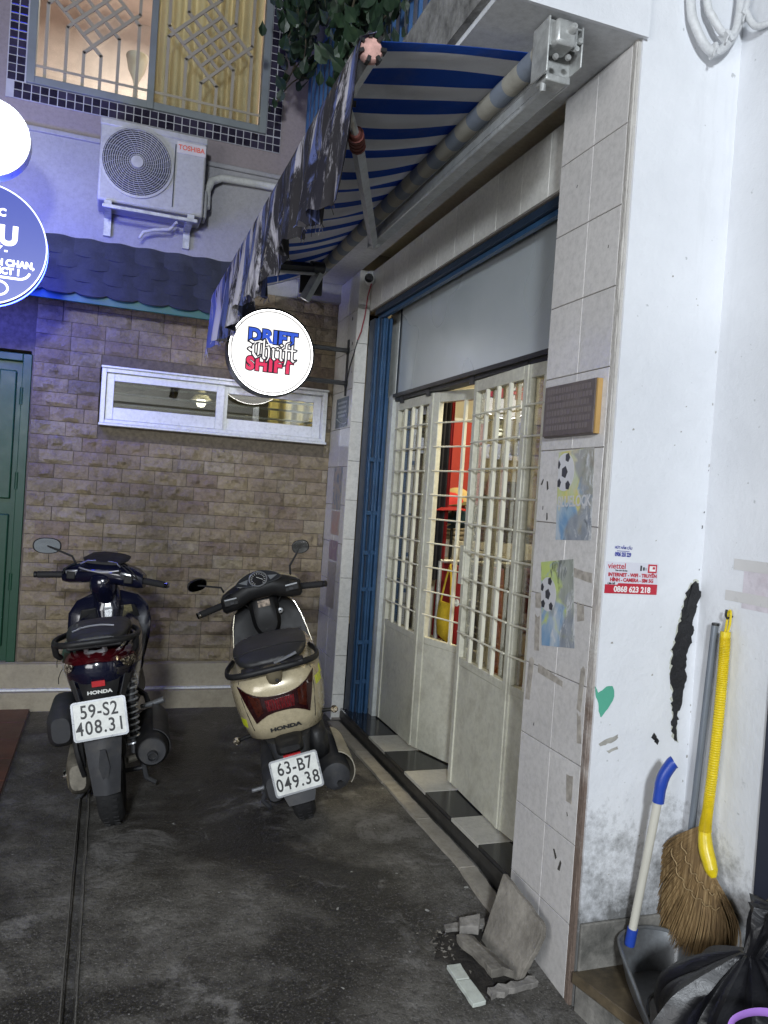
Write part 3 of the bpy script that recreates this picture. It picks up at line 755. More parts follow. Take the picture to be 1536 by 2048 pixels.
    for i, (x, y, w, d) in enumerate(((1.458, 4.60, .010, .10), (1.472, 4.585, .012, .11), (1.487, 4.57, .010, .10), (1.502, 4.565, .014, .12), (1.518, 4.555, .010, .11), (1.536, 4.545, .014, .12))):
        m_ = M_blued if i in (0, 2) else M_blue
        B().box2((x, y - d / 2, .01), (x + w, y + d / 2, 2.475)).build('gate_slat', m_, g, bevel=.002)
        B().box2((x + w + .0005, y - d / 2 + .004, .02), (x + w + .0035, y - d / 2 + .016, 2.47)).build('gate_rib', M_blue, g)
    B().box2((1.552, 4.50, .02), (1.562, 4.60, 2.0)).build('gate_slat', M_blue, g)
    for z in (.28, .52, .84, 1.06, 1.30, 1.62):
        for x in (1.476, 1.524):
            B().box2((x - .014, 4.494 - .02 * (x < 1.5), z - .012), (x + .014, 4.5005 - .02 * (x < 1.5), z + .012)).cyl((x, 4.490 - .02 * (x < 1.5), z), (x, 4.498 - .02 * (x < 1.5), z), .004, n=8).build('rivet_tab', M_blue, g)
    # sheet-metal panel above the doors, with its rolled far end
    m, t, p = newmat('grey_sheet_metal')
    c = ramp(t, noise_n(t, 2.2, 6, .6), [(.3, (.50, .55, .57)), (.7, (.58, .62, .64))])
    c = mix(t, ramp(t, noise_n(t, 6, 9, .75, dist=1.2), [(.56, 0), (.78, .16)]), c, (.68, .72, .72))
    t.links.new(c, p.inputs['Base Color']); p.inputs['Metallic'].default_value = .3
    t.links.new(ramp(t, noise_n(t, 2, 1, .5), [(.3, .24), (.7, .34)]), p.inputs['Roughness'])
    bump(t, p, noise_n(t, 1.8, 2, .5), .18, .03)
    prof = [(1.66, 4.42), (1.62, 4.415), (1.59, 4.40), (1.572, 4.375), (1.566, 4.34)] + [(1.564 + .003 * math.sin(i * 1.3), 4.34 - i * .22) for i in range(1, 9)] + [(1.566, 2.362)]
    rings = [[Vector((x, y, z)) for x, y in prof] for z in (2.005, 2.10, 2.25, 2.40, 2.52)]
    pn = B().loft(rings, caps=False, closed=False).build('sheet_panel', m, S, smooth=60, solid=.004)
    B().box2((1.575, 2.361, 1.972), (1.64, 4.42, 2.002)).build('door_track', M_black, S, bevel=.002)
    B().box2((1.552, 2.361, 1.990), (1.568, 4.40, 2.010)).build('panel_lip', M_black, S)
    B().box2((1.605, 4.421, 2.003), (1.72, 4.66, 2.532)).build('reveal_filler', M_blued, S)  # block added to stop room light leaking past the panel end
    # door jamb at the far end
    M_jamb = mat('worn_white_paint', (.55, .57, .55), .6, var=.08, vscale=5, dirt=(.25, .25, .23), dscale=7, damt=.6)
    B().box2((1.566, 4.43, .0), (1.66, 4.50, 2.01)).build('door_jamb', M_jamb, S, bevel=.004)
    B().box2((1.600, 4.50, .0), (1.75, 4.66, 2.53)).build('reveal', M_jamb, S)
    # step and the chequered threshold tiles
    M_riser = mat('black_stone', (.030, .029, .027), .45, var=.3, vscale=14, dirt=(.10, .095, .085), dscale=9, damt=.5)
    st = B().box2((1.432, 2.365, -.2), (1.70, 4.62, .070)).box2((1.424, 2.365, .028), (1.4318, 4.62, .068)).build('threshold_step', M_riser, S)
    M_tb = mat('black_floor_tile', (.016, .017, .021), .16, var=.15, rnd=.1)
    M_tw = mat('white_floor_tile', (.50, .48, .43), .18, var=.05, vscale=4, dirt=(.35, .33, .28), dscale=8, damt=.4)
    yb = [4.62, 4.36, 4.062, 3.80, 3.51, 3.24, 2.955, 2.70, 2.41]
    os_ = wpos(st)
    for i, (a, c2) in enumerate(zip(yb, yb[1:])):
        wh = i % 2 == 0 if False else (i % 2 == 0)
        mt = M_tw if i in (2, 4, 6) else M_tb
        link('floor_tile', piece_mesh('floor_tile', .30, a - c2 - .002, .0145, .0012, mt), st, Vector((1.577, (a + c2) / 2, .0705)) - os_, RU)
    # ---------------- barred folding doors
    M_door = mat('cream_grey_door_paint', (.60, .59, .49), .42, var=.06, vscale=4, dirt=(.34, .32, .25), dscale=8, damt=.7, dlo=.48, bmp=.14, bscale=7)
    M_bar = mat('cream_bar_paint', (.72, .70, .58), .42, var=.08, vscale=14)
    XD, ZB, ZT_, ZP = 1.585, .092, 1.968, .665
    def leaf(hx, hy, width, ang, label, nb, hinge_right=False, glassy=True, stile=.044):
        """leaf in its own frame: x runs from the hinge towards the camera, y is inwards"""
        t = link('door_leaf', None, S, Vector((hx, hy, 0)) - wpos(S)); t.rotation_euler = (0, 0, -PI / 2 + ang)
        t['label'] = label
        s = stile
        B().box2((0, 0, ZB), (s, .032, ZT_)).box2((width - s, 0, ZB), (width, .032, ZT_)).box2((s, 0, ZT_ - .055), (width - s, .032, ZT_)).box2((s, .002, ZP - .018), (width - s, .030, ZP + .018)).build('frame', M_door, t, local=True, bevel=.003)
        B().box2((s, .006, ZB), (width - s, .026, ZP - .018)).build('lower_panel', M_door, t, local=True)
        for i in range(1, nb + 1):
            x = s + (width - 2 * s) * i / (nb + 1)
            B().box2((x - .007, -.004, ZP + .018), (x + .007, .012, ZT_ - .055)).build('bar', M_bar, t, local=True)
        z = ZP + .018 + .118
        while z < ZT_ - .07:
            B().cyl((s - .012, -.008, z), (width - s + .012, -.008, z), .0042, n=6).build('cross_rod', M_bar, t, local=True)
            z += .1255
        if glassy:
            B().box2((s, .0225, ZP + .018), (width - s, .0255, ZT_ - .055)).build('pane', M_glassd if glassy is True else glassy, t, local=True)
        return t
    global M_glassd
    M_glassd = glass('door_glass', (.84, .84, .80), .27)
    leaf(XD, 4.415, .56, 0.0, 'first barred leaf beside the white jamb', 3)
    leaf(XD + .004, 3.845, .50, math.radians(17), 'leaf swung inwards, open on the lit room', 1, glassy=False)
    l3 = leaf(XD - .006, 3.345, .545, math.radians(-2.6), 'barred leaf whose glass mirrors the round sign', 3, stile=.036)
    leaf(XD - .028, 2.797, .46, math.radians(3.0), 'last barred leaf half hidden by the tiled pillar', 3, stile=.016)
    # hasps and rollers
    for y, z in ((3.337, .92), (3.337, 1.0)):
        B().lathe([(.001, -.006), (.016, -.006), (.016, .006), (.001, .006)], (XD - .025, y + .02, z), 'X', 14).build('hasp', M_bar, l3) if False else None
    o = B().lathe([(.008, -.004), (.017, -.004), (.017, .004), (.008, .004), (.008, -.004)], (0.0, -.012, .93), 'Y', 14).build('hasp', M_bar, l3, local=True)
    B().box2((-.012, -.010, 1.02), (.030, -.001, 1.20)).build('lock_plate', M_door, l3, local=True)
    for y in (4.30, 3.90, 3.36, 2.86):
        B().box2((1.570, y - .02, 1.952), (1.583, y + .02, 1.990)).build('roller', M_black, S)
    # ---------------- marks on the white wall
    def blob(name, mt, pts, y, parent, thick=.0012, wob=.004, seed=0):
        r = random.Random(seed); out = []
        for (a, b_) in zip(pts, pts[1:] + pts[:1]):
            nseg = max(2, int((Vector(a) - Vector(b_)).length / .009))
            for i in range(nseg):
                q = Vector(a).lerp(Vector(b_), i / nseg); out.append((q.x + r.uniform(-wob, wob), q.y + r.uniform(-wob, wob)))
        return B().prism(out, thick, basis(*FRONT, (0, y, 0))).build(name, mt, parent, smooth=0)
    W1 = bpy.data.objects['white_pillar']
    M_greenp = mat('old_green_paint', (.085, .36, .25), .7, var=.1)
    M_tar = mat('black_filler', (.012, .012, .014), .75, var=.4, vscale=30, bmp=.8, bscale=45, dirt=(.30, .30, .26), dscale=26, damt=.6, dlo=.66)
    M_yel = mat('filler_stain', (.50, .51, .44), .7, var=.1)
    yw = 1.9645
    blob('paint_chip', M_greenp, [(1.387, .885), (1.398, .866), (1.412, .874), (1.425, .886), (1.447, .884), (1.455, .868), (1.452, .842), (1.436, .818), (1.413, .792), (1.408, .80), (1.400, .835), (1.388, .862)], yw, W1, .0008, .0015, 1)
    bk_c = (1.692, .95)
    blk = [(1.702, 1.192), (1.716, 1.204), (1.728, 1.200), (1.738, 1.17), (1.730, 1.12), (1.715, 1.075), (1.722, 1.05), (1.716, 1.02), (1.702, .965), (1.707, .915), (1.703, .87), (1.690, .80), (1.690, .755), (1.698, .715), (1.690, .712), (1.678, .735), (1.669, .80), (1.663, .87), (1.654, .93), (1.655, 1.0), (1.668, 1.05), (1.677, 1.10), (1.683, 1.15)]
    cxm = sum(a for a, _ in blk) / len(blk)
    blob('filler_stain', M_yel, [(bk_c[0] + (a - bk_c[0]) * 1.10, bk_c[1] + (b_ - bk_c[1]) * 1.03) for a, b_ in blk if a < 1.736], yw, W1, .0004, .006, 12)
    blob('filler_patch', M_tar, blk, yw - .0008, W1, .005, .006, 2)
    for (x, z, s, sd) in ((1.612, .725, .012, 3), (1.622, .712, .010, 4)):
        blob('hole', M_tar, [(x - s, z), (x - s * .3, z + s * 1.3), (x + s * .7, z + s * .2), (x + s * .3, z - s)], yw, W1, .0008, .001, sd)
    M_smear = mat('grey_smear', (.34, .33, .30), .8, var=.2, vscale=30)
    blob('smear', M_smear, [(1.412, .712), (1.44, .727), (1.478, .739), (1.481, .728), (1.455, .715), (1.42, .704)], yw, W1, .0006, .002, 5)
    blob('smear', M_smear, [(1.44, .690), (1.48, .702), (1.482, .695), (1.45, .684)], yw, W1, .0006, .002, 6)
    rr_ = random.Random(44)
    for i in range(16):
        z = rr_.uniform(.5, 2.2); s = rr_.uniform(.002, .005); x = 1.7405 - rr_.uniform(0, .012)
        blob('paint_flake', M_smear if i % 3 else M_tar, [(x - s * .5, z - s), (x + s * .4, z - s * .5), (x + s * .3, z + s * 1.2), (x - s * .4, z + s)], yw, W1, .0006, .001, 60 + i)
    for i in range(16):
        x = rr_.uniform(1.40, 1.70); z = rr_.uniform(.3, 2.4); s = rr_.uniform(.0015, .0045)
        blob('paint_flake', M_smear, [(x - s, z - s * .6), (x + s, z - s * .3), (x + s * .6, z + s), (x - s * .7, z + s * .6)], yw, W1, .0005, .0006, 90 + i)
    # base course of the white pillar
    M_base = mat('grimy_base_stone', (.22, .21, .19), .85, var=.35, vscale=9, bmp=.5, bscale=35, dirt=(.05, .05, .045), dscale=7, damt=.85, dlo=.42)
    B().box2((1.392, 1.952, -.3), (1.742, 1.9645, .178)).build('base_course', M_base, S, bevel=.004)
    # navy door frame at the right edge
    n = thing('navy_door', 'dark navy metal door edge at the far right beside the white wall', 'door', (1.78, 1.4, 0))
    B().box2((1.735, 1.60, -.05), (1.80, 1.668, 2.6)).build('door_frame', M_navy, n, bevel=.003)
    B().box2((1.765, .70, -.05), (1.80, 1.597, 2.6)).build('door_panel', M_navy, n)
    for z in (.4, 1.9):
        B().cyl((1.745, 1.592, z - .06), (1.745, 1.592, z + .06), .012, n=10).build('hinge', M_navy, n)
    # doorstep slab at lower right
    M_stp = mat('stained_step_tile', (.15, .115, .07), .4, var=.3, vscale=6, dirt=(.025, .022, .018), dscale=5, damt=.9, dlo=.42, bmp=.15, bscale=30)
    poly = [(1.372, 1.955), (1.742, 1.955), (1.742, .9), (1.56, .9), (1.425, 1.706)]
    s_ = B().prism([(x, y) for x, y in poly], .034, Matrix.Translation((0, 0, .006))).build('doorstep', M_stp, None, bevel=.003)
    tag(s_, 'brown stained doorstep slab in front of the white pillar', None, None, 'structure')
    poly2 = [(1.385, 1.950), (1.74, 1.950), (1.74, .9), (1.58, .9), (1.437, 1.70)]
    B().prism(poly2, .35, Matrix.Translation((0, 0, -.345))).build('step_base', M_base, s_)
make_shop()

# ------------------------------------------------------------------ shop interior
def make_interior():
    M_in = mat('warm_white_room_paint', (.62, .58, .48), .8)
    M_inf = mat('room_floor_tile', (.40, .36, .30), .3, var=.1)
    o = B().box2((1.71, 2.20, .07), (4.2, 5.05, 2.85)).build('shop_room', M_in, SHOP, recalc=False)
    bm = bmesh.new(); bm.from_mesh(o.data)
    sx = wpos(SHOP).x
    bmesh.ops.delete(bm, geom=[f for f in bm.faces if f.calc_center_median().x + sx < 1.72], context='FACES'); bm.to_mesh(o.data); bm.free()
    B().box2((1.712, 2.21, .074), (4.19, 5.04, .080)).build('shop_floor', M_inf, SHOP)
    def cloth(name, label, cat, m, x, y, z0, z1, w, d, seed, group=None, rz=0, taper=.7):
        """a garment on its hanger: shoulders narrow, folds at the hem"""
        r = random.Random(seed); rings = []
        for k in range(7):
            t_ = k / 6; z = z1 + (z0 - z1) * t_
            ww = w * (.35 + .65 * min(1, t_ * 3.5)) * (1 + .08 * t_)
            ring = []
            for j in range(24):
                a = 2 * PI * j / 24
                f = 1 + .12 * t_ * math.sin(a * 5 + seed)
                q = Vector((ww / 2 * math.copysign(abs(math.cos(a)) ** .7, math.cos(a)) * f, d / 2 * math.copysign(abs(math.sin(a)) ** .8, math.sin(a)) * f, 0))
                q.rotate(Euler((0, 0, rz)))
                ring.append(Vector((x, y, z)) + q)
            rings.append(ring)
        o = B().loft(rings).build(name, m, None, smooth=60)
        return tag(o, label, cat, group)
    col = lambda n, c, r=.8: mat(n, lin(c), r, var=.12, vscale=10)
    # red poster and pictures on the end wall
    t = thing('wall_poster', 'large red poster hanging on the shop wall behind the open leaf', 'poster', (2.17, 4.78, 1.7))
    B().box2((2.02, 4.775, 1.38), (2.36, 4.79, 1.94)).build('sheet', mat('red_print', (.46, .045, .035), .6, var=.1), t)
    B().box2((2.012, 4.770, 1.935), (2.37, 4.786, 1.955)).build('rail', M_white, t)
    B().box2((2.05, 4.7742, 1.85), (2.12, 4.7746, 1.90)).build('emblem', mat('orange_print', (.62, .20, .08), .6), t)
    for i, (x, z, w, h, cc, lb) in enumerate(((2.60, 1.56, .17, .38, (.42, .36, .26), 'tall pale sketch poster on the wall seen through the mirroring leaf'), (2.66, 1.10, .14, .28, (.60, .58, .50), 'small framed drawing low on the wall behind the barred leaf'), (2.72, 1.86, .2, .22, (.30, .26, .20), 'brown picture high on the wall behind the barred leaf'))):
        q = thing('wall_picture', lb, 'picture', (x, 4.8, z))
        B().box2((x - w / 2, 4.80, z - h / 2), (x + w / 2, 4.815, z + h / 2)).build('frame', M_black, q)
        B().box2((x - w / 2 + .012, 4.796, z - h / 2 + .012), (x + w / 2 - .012, 4.7995, z + h / 2 - .012)).build('print', mat('print_%d' % i, cc, .7, var=.6, vscale=14), q)
    # curtain just inside the open leaf
    for nm, m_, lb, x0, x1, y in (('curtain', col('black_cloth', (.12, .11, .12)), 'black curtain hanging just inside the open barred leaf', 1.700, 1.806, 4.12), ('curtain', col('dark_red_cloth', (.52, .07, .08)), 'dark red curtain edge hanging beside the black one inside the doorway', 1.806, 1.822, 4.11)):
        def f2(u, v, y=y, x0=x0, x1=x1): return (x0 + (x1 - x0) * u, y + .014 * math.sin(u * 24) + .008 * math.sin(u * 9 + v * 3), .95 + 1.07 * v)
        o = B().grid(f2, 60, 6).build(nm, m_, smooth=60, solid=.004); tag(o, lb, 'curtain')
    # dark drapes behind the first leaf
    def f3(u, v): return (1.72 + .012 * math.sin(u * 60) + .006 * math.sin(u * 23), 4.19 + .62 * u, .10 + 1.92 * v)
    o = B().grid(f3, 120, 3).build('curtain', mat('charcoal_cloth', (.07, .066, .062), .85, var=.5, vscale=9), smooth=60, solid=.004)
    tag(o, 'charcoal curtain drawn close behind the glass of the first barred leaf', 'curtain')
    # display table with caps
    M_tab = mat('white_table', (.68, .66, .60), .4)
    t = thing('display_table', 'white display counter standing inside behind the open leaf', 'table', (2.15, 4.45, .08))
    B().box2((1.86, 4.40, 1.06), (2.75, 4.75, 1.16)).build('tabletop', M_tab, t, bevel=.004)
    for x in (1.90, 2.71):
        for y in (4.43, 4.72): B().box2((x - .02, y - .02, .08), (x + .02, y + .02, 1.06)).build('leg', M_tab, t)
    def cap(x, y, z, m, label, m2):
        c = thing('cap', label, 'cap', (x, y, z))
        B().lathe([(.002, .085), (.03, .082), (.065, .062), (.085, .03), (.09, 0), (.085, 0)], (x, y, z), n=24).build('crown', m, c)
        def fb(u, v):
            a = -PI * .5 + (u - .5) * 1.9
            r = .088 + .07 * v
            return (x + r * math.cos(a), y + r * math.sin(a), z + .005 - .02 * v - .02 * abs(u - .5))
        B().grid(fb, 12, 3).build('peak', m2, c, solid=.004, smooth=60)
    cap(1.93, 4.22, 1.40, col('cream_cloth', (.72, .62, .42)), 'cream cap with dark lines displayed above the counter', col('olive', (.35, .33, .2)))
    cap(1.87, 4.18, 1.37, col('pink_red_cloth', (.72, .16, .16)), 'red cap beside the cream cap above the counter', col('pr2', (.6, .12, .12)))
    cap(1.99, 4.30, 1.27, col('teal_cloth', (.10, .24, .30)), 'dark teal cap hung below the cream cap', col('teal2', (.08, .2, .25)))
    t = thing('cap_stand', 'thin dark stand that carries the caps by the counter', 'stand', (1.93, 4.26, .08))
    B().cyl((1.93, 4.26, .08), (1.93, 4.26, 1.42), .010, n=8).build('pole', M_black, t)
    B().tube([(1.87, 4.18, 1.40), (1.93, 4.26, 1.36), (1.99, 4.30, 1.30)], .006, 6).build('arm', M_black, t)
    B().lathe([(.002, .02), (.12, .015), (.13, 0), (.002, 0)], (1.93, 4.26, .082), n=20).build('base', M_black, t)
    # garment rail
    t = thing('clothes_rail', 'chrome clothes rail with garments inside the shop doorway', 'clothes rail', (2.1, 4.05, .08))
    B().cyl((1.80, 4.10, 1.06), (2.75, 4.00, 1.06), .012, n=10).build('rail', M_galv, t)
    for x, y in ((1.80, 4.10), (2.75, 4.0)): B().cyl((x, y, .08), (x, y, 1.06), .012, n=10).build('upright', M_galv, t)
    G = 'garments on the clothes rail'
    for i, (dx, cc, z0, nm) in enumerate(((.04, (.62, .14, .16), .62, 'red'), (.13, (.12, .13, .16), .45, 'black'), (.20, (.14, .20, .36), .30, 'navy blue'), (.27, (.74, .36, .14), .32, 'orange'), (.36, (.20, .17, .16), .42, 'brown black'), (.47, (.45, .20, .16), .38, 'rust red'), (.58, (.16, .15, .15), .44, 'charcoal'), (.70, (.38, .34, .30), .40, 'taupe'), (.82, (.16, .17, .19), .40, 'grey black'))):
        x = 1.82 + dx; y = 4.09 - .1 * dx
        cloth('garment', '%s garment on the rail, number %s from the doorway' % (nm, ('one', 'two', 'three', 'four', 'five', 'six', 'seven', 'eight', 'nine')[i]) if False else '%s garment hanging on the clothes rail inside the shop' % nm, 'garment', col('cloth_' + nm.replace(' ', '_'), cc), x, y, z0, 1.045, .075, .36, i * 3 + 1, G)
        B().tube([(x, y - .13, 1.02), (x, y, 1.055), (x, y + .13, 1.02)], .004, 5).tube([(x, y, 1.05), (x, y, 1.075), (x, y + .012, 1.082)], .002, 5).build('hanger', M_galv, t)
    # shirts hung flat on the end wall and folded piles on the counter
    G2 = 'shirts hung on the shop end wall'
    for i, (x, z, cc, nm) in enumerate(((2.44, 1.52, (.50, .12, .12), 'crimson'), (2.545, 1.40, (.16, .17, .24), 'slate blue'), (2.80, 1.45, (.62, .58, .48), 'cream'), (2.90, 1.30, (.28, .20, .14), 'brown'), (2.36, 1.30, (.20, .26, .22), 'bottle green'), (3.02, 1.55, (.55, .28, .12), 'burnt orange'))):
        cloth('shirt', nm + ' shirt hung flat on the end wall of the shop', 'shirt', col('shirt_' + nm.replace(' ', '_'), cc), x, 4.72 - .02 * (i % 3), z - .42, z + .16, .17, .05, i * 5 + 2, G2)
    for i, (x, cc, nm) in enumerate(((2.10, (.60, .56, .50), 'cream'), (2.28, (.30, .12, .14), 'maroon'), (2.47, (.14, .16, .22), 'dark blue'), (2.64, (.42, .36, .26), 'khaki'))):
        o_ = thing('folded_clothes', 'pile of folded %s clothes on the white display counter' % nm, 'clothes', (x, 4.55, 1.16), 'folded piles on the counter')
        for k in range(4):
            B().box((x + .006 * math.sin(k * 2.3 + i), 4.55, 1.176 + k * .030), (.15, .20, .027)).build('garment_fold', col('fold_%s_%d' % (nm.replace(' ', '_'), k), tuple(v * (.8 + .13 * k) for v in cc)), o_, bevel=.010)
    # yellow bag
    b = B()
    rings = []
    for k in range(7):
        v = k / 6
        rings.append([Vector((1.80 + .03 * math.sin(a) * math.sin(PI * (.1 + .8 * v)), 3.985 + .095 * math.cos(a), .64 + .20 * v + .015 * math.cos(a) * (1 - v))) for a in [2 * PI * j / 16 for j in range(16)]])
    t = thing('yellow_bag', 'bright yellow plush bag hanging in the doorway behind the open leaf', 'bag', (1.80, 3.985, .64))
    b.loft(rings).build('body', mat('yellow_plush', (.72, .52, .03), .95, bmp=.6, bscale=90), t, smooth=60)
    B().tube([(1.80, 4.06, .83), (1.81, 4.02, .98), (1.82, 4.0, 1.05), (1.81, 3.96, .98), (1.80, 3.92, .83)], .006, 6).build('strap', mat('yellow_strap', (.55, .40, .04), .8), t)
    # ceiling tube that lights the shop
    t = thing('ceiling_tube', 'lit ceiling tube inside the shop above the clothes', 'lamp', (2.35, 3.55, 2.8))
    B().box2((1.75, 3.52, 2.79), (2.95, 3.58, 2.83)).build('housing', M_white, t)
    B().cyl((1.78, 3.55, 2.772), (2.92, 3.55, 2.772), .014, n=10).build('tube', emit('warm_tube', (1, .88, .6), 4), t)
make_interior()
# ================================================================== AWNING
def make_awning():
    def stripe_mat(name, dirty):
        m, t, p = newmat(name)
        g = t.nodes.new('ShaderNodeNewGeometry'); s = t.nodes.new('ShaderNodeSeparateXYZ'); t.links.new(g.outputs['Position'], s.inputs[0])
        f = math_n(t, 'FRACT', math_n(t, 'DIVIDE', math_n(t, 'SUBTRACT', s.outputs['Y'], 2.088), .176))
        st = math_n(t, 'LESS_THAN', f, .46)
        blue = (.028, .105, .46) if not dirty else (.115, .145, .34)
        wht = (.72, .73, .75) if not dirty else (.52, .50, .55)
        if dirty == 2: blue, wht = (.19, .22, .27), (.33, .32, .28)
        c = mix(t, st, wht, blue)
        c = mix(t, ramp(t, noise_n(t, 5, 7, .7), [(.5, 0), (.8, .35)]), c, (.20, .20, .20))
        if dirty == 1:
            n = noise_n(t, 8, 9, .70, stretch=(1, 1.2, .42), dist=.8)
            # dead mould, thicker towards the near end that the rain reaches
            gr = math_n(t, 'MULTIPLY', math_n(t, 'SUBTRACT', 3.4, s.outputs['Y']), .055)
            f2 = ramp(t, math_n(t, 'ADD', n, gr), [(.45, 0), (.54, .97)])
            c = mix(t, f2, c, (.018, .016, .018))
            c = mix(t, ramp(t, noise_n(t, 30, 7, .75, stretch=(1, 1.2, .20), dist=.6), [(.58, 0), (.68, .55)]), c, (.46, .44, .50))
            c = mix(t, ramp(t, noise_n(t, 17, 6, .7, stretch=(1, 1, .3)), [(.62, 0), (.70, .7)]), c, (.50, .45, .38))
        t.links.new(c, p.inputs['Base Color']); p.inputs['Roughness'].default_value = .75; p.inputs['Specular IOR Level'].default_value = .15
        bump(t, p, noise_n(t, 12, 5, .6), .3, .02)
        if dirty != 2:      # thin cloth lets some light through
            tl = t.nodes.new('ShaderNodeBsdfTranslucent'); t.links.new(c, tl.inputs[0])
            ms = t.nodes.new('ShaderNodeMixShader'); ms.inputs[0].default_value = .5 if not dirty else .12
            t.links.new(p.outputs[0], ms.inputs[1]); t.links.new(tl.outputs[0], ms.inputs[2]); t.links.new(ms.outputs[0], t.nodes['Material Output'].inputs[0])
        return m
    M_can, M_val = stripe_mat('striped_canvas', 0), stripe_mat('mildewed_striped_canvas', 1)
    A = thing('awning', 'blue and white striped folding awning with a torn mildewed valance over the shop front', 'awning', (1.1, 3.3, 2.7))
    def bar(y):   # the front bar droops towards the far end
        t_ = (y - 2.15) / 2.75
        return Vector((.615 - .055 * t_, y, 2.634 - .104 * t_))
    R0, R1 = Vector((1.125, 2.06, 2.722)), Vector((1.105, 4.75, 2.704))
    def roll(y): return R0.lerp(R1, (y - 2.06) / 2.69)
    def fc(u, v):
        y = 2.12 + 2.62 * u
        a = roll(y) + Vector((-.02, 0, .025)); b_ = bar(y) + Vector((.0, 0, .022))
        q = a.lerp(b_, v)
        q.z -= .045 * math.sin(PI * v) * (1 + .25 * math.sin(u * 40)) * (.0 + .6 * min(1, u * 3)) - .016 * math.sin(PI * v) * max(0, 1 - u * 6) + .006 * math.sin(u * 87) * math.sin(PI * v)
        q.y += .02 * math.sin(PI * v) * (1 - u)
        return q
    B().grid(fc, 110, 14).build('canopy', M_can, A, smooth=60, solid=.002)
    random.seed(11)
    def fv(u, v):
        y = 2.10 + 2.80 * u
        q = bar(min(max(y, 2.15), 4.92)); q.y = y
        if v < .09:      # the cloth comes over the bar
            th = v / .09 * PI / 2
            return q + Vector((.008 - .046 * math.sin(th), 0, .040 * math.cos(th)))
        v = (v - .09) / .91; q = q + Vector((-.038, 0, 0))
        drop = .350 + .030 * math.sin(u * 19) + .020 * noise.noise((u * 30, 1, 0)) + .018 * noise.noise((u * 90, 2, 0)) - .05 * max(0, u - .9)
        drop += .045 * max(0, 1 - u * 5)
        q.z -= drop * v
        wv = .028 * math.sin(u * 62 + 1.3 * math.sin(u * 9)) + .012 * math.sin(u * 141 + v * 2)
        q.x += wv * (.05 + v) - .020 * v * (1 - u) + .01 * v 
        q.x -= .035 * v * max(0, 1 - u * 6)
        q.y += .03 * v * math.sin(u * 33) - (.05 * v * (1 - v) if u < .05 else 0)
        return q
    B().grid(fv, 220, 16).build('valance', M_val, A, smooth=70, solid=.002)
    # ragged threads along the hem
    b = B()
    for k in range(70):
        u = random.random(); q = Vector(fv(u, 1.0))
        b.tube([q, q + Vector((random.uniform(-.01, .01), random.uniform(-.01, .01), -random.uniform(.008, .035)))], .0012, 3)
    o = b.build('loose_threads', M_val, A); o['kind'] = 'stuff'
    # front bar and its broken end cap
    B().tube([bar(y) for y in (2.13, 2.8, 3.5, 4.2, 4.92)], .033, 8).build('front_bar', M_alu, A)
    e0 = bar(2.13)
    B().lathe([(.001, -.012), (.030, -.012), (.036, -.004), (.036, .01), (.03, .012)], e0 + Vector((0, -.004, 0)), 'Y', 14).build('end_cap', mat('broken_cap_pink', (.52, .30, .26), .8, var=.3, vscale=50), A)
    cl = B()
    for k in range(7):
        a = 2 * PI * k / 7
        cl.box(e0 + Vector((.034 * math.cos(a), -.012, .034 * math.sin(a))), (.016, .026, .010), rot=(0, -a, 0))
    cl.build('cap_lugs', M_black, A)
    # roller wrapped in canvas, torsion bar
    B().tube([R0.lerp(R1, i / 40) for i in range(41)], .034, 18).build('roller', stripe_mat('faded_rolled_canvas', 2), A)
    for y in (2.05, 4.60): pass
    B().cyl(R0 + Vector((0, -.03, 0)), R0, .020, n=12).build('roller_pin', M_galv, A)
    tb = B().box((1.178, 2.91, 2.668), (.055, 1.72, .058)); tb.build('torsion_bar', M_alu, A, bevel=.006)
    B().box((1.150, 2.91, 2.690), (.004, 1.70, .012)).box((1.150, 2.91, 2.655), (.004, 1.70, .006)).build('bar_rib', M_alu, A)
    for y in (2.16, 2.25, 2.95): B().lathe([(.001, .006), (.008, .006), (.008, 0)], (1.1515, y, 2.655), 'X', 8).cyl((1.149, y, 2.655), (1.155, y, 2.655), .008, n=8).build('bolt', M_galv, A)
    # near bracket
    b = B().box2((1.085, 1.975, 2.62), (1.091, 2.065, 2.775)).box2((1.091, 2.045, 2.64), (1.205, 2.051, 2.775)).box2((1.199, 1.985, 2.66), (1.205, 2.045, 2.775)).box2((1.091, 1.985, 2.700), (1.185, 1.990, 2.772)).box2((1.091, 1.99, 2.765), (1.205, 2.045, 2.772))
    br = b.build('mounting_bracket', M_galv, A, bevel=.003)
    B().box2((1.100, 1.955, 2.695), (1.165, 2.03, 2.765)).build('gear_box', M_galv, br, bevel=.010)
    B().lathe([(.001, -.022), (.008, -.022), (.013, -.012), (.015, 0), (.018, .002)], (1.145, 1.957, 2.738), 'Y', 14).build('gear_eye', M_galv, br)
    for x, z in ((1.18, 2.705), (1.155, 2.675), (1.115, 2.668), (1.19, 2.73)): B().lathe([(.001, -.008), (.008, -.008), (.009, 0)], (x, 1.984, z), 'Y', 8).build('bolt', M_galv, br)
    B().box2((1.10, 2.0, 2.612), (1.17, 2.06, 2.632)).build('clamp', M_galv, br, bevel=.004)
    B().cyl((1.108, 2.03, 2.590), (1.108, 2.03, 2.615), .009, n=10).build('bolt', M_galv, br)
    # near folding arm
    sh, el, en = Vector((1.165, 3.735, 2.640)), Vector((.692, 2.50, 2.575)), bar(2.38) + Vector((.012, 0, -.02))
    d = (el - sh)
    B().tube([sh, sh + d * .98], .023, 4, up=(0, 0, 1)).build('arm', M_alu, A)
    B().box(sh + Vector((0, .0, .01)), (.05, .06, .055)).build('shoulder', M_alu, A, bevel=.006)
    u = d.normalized()
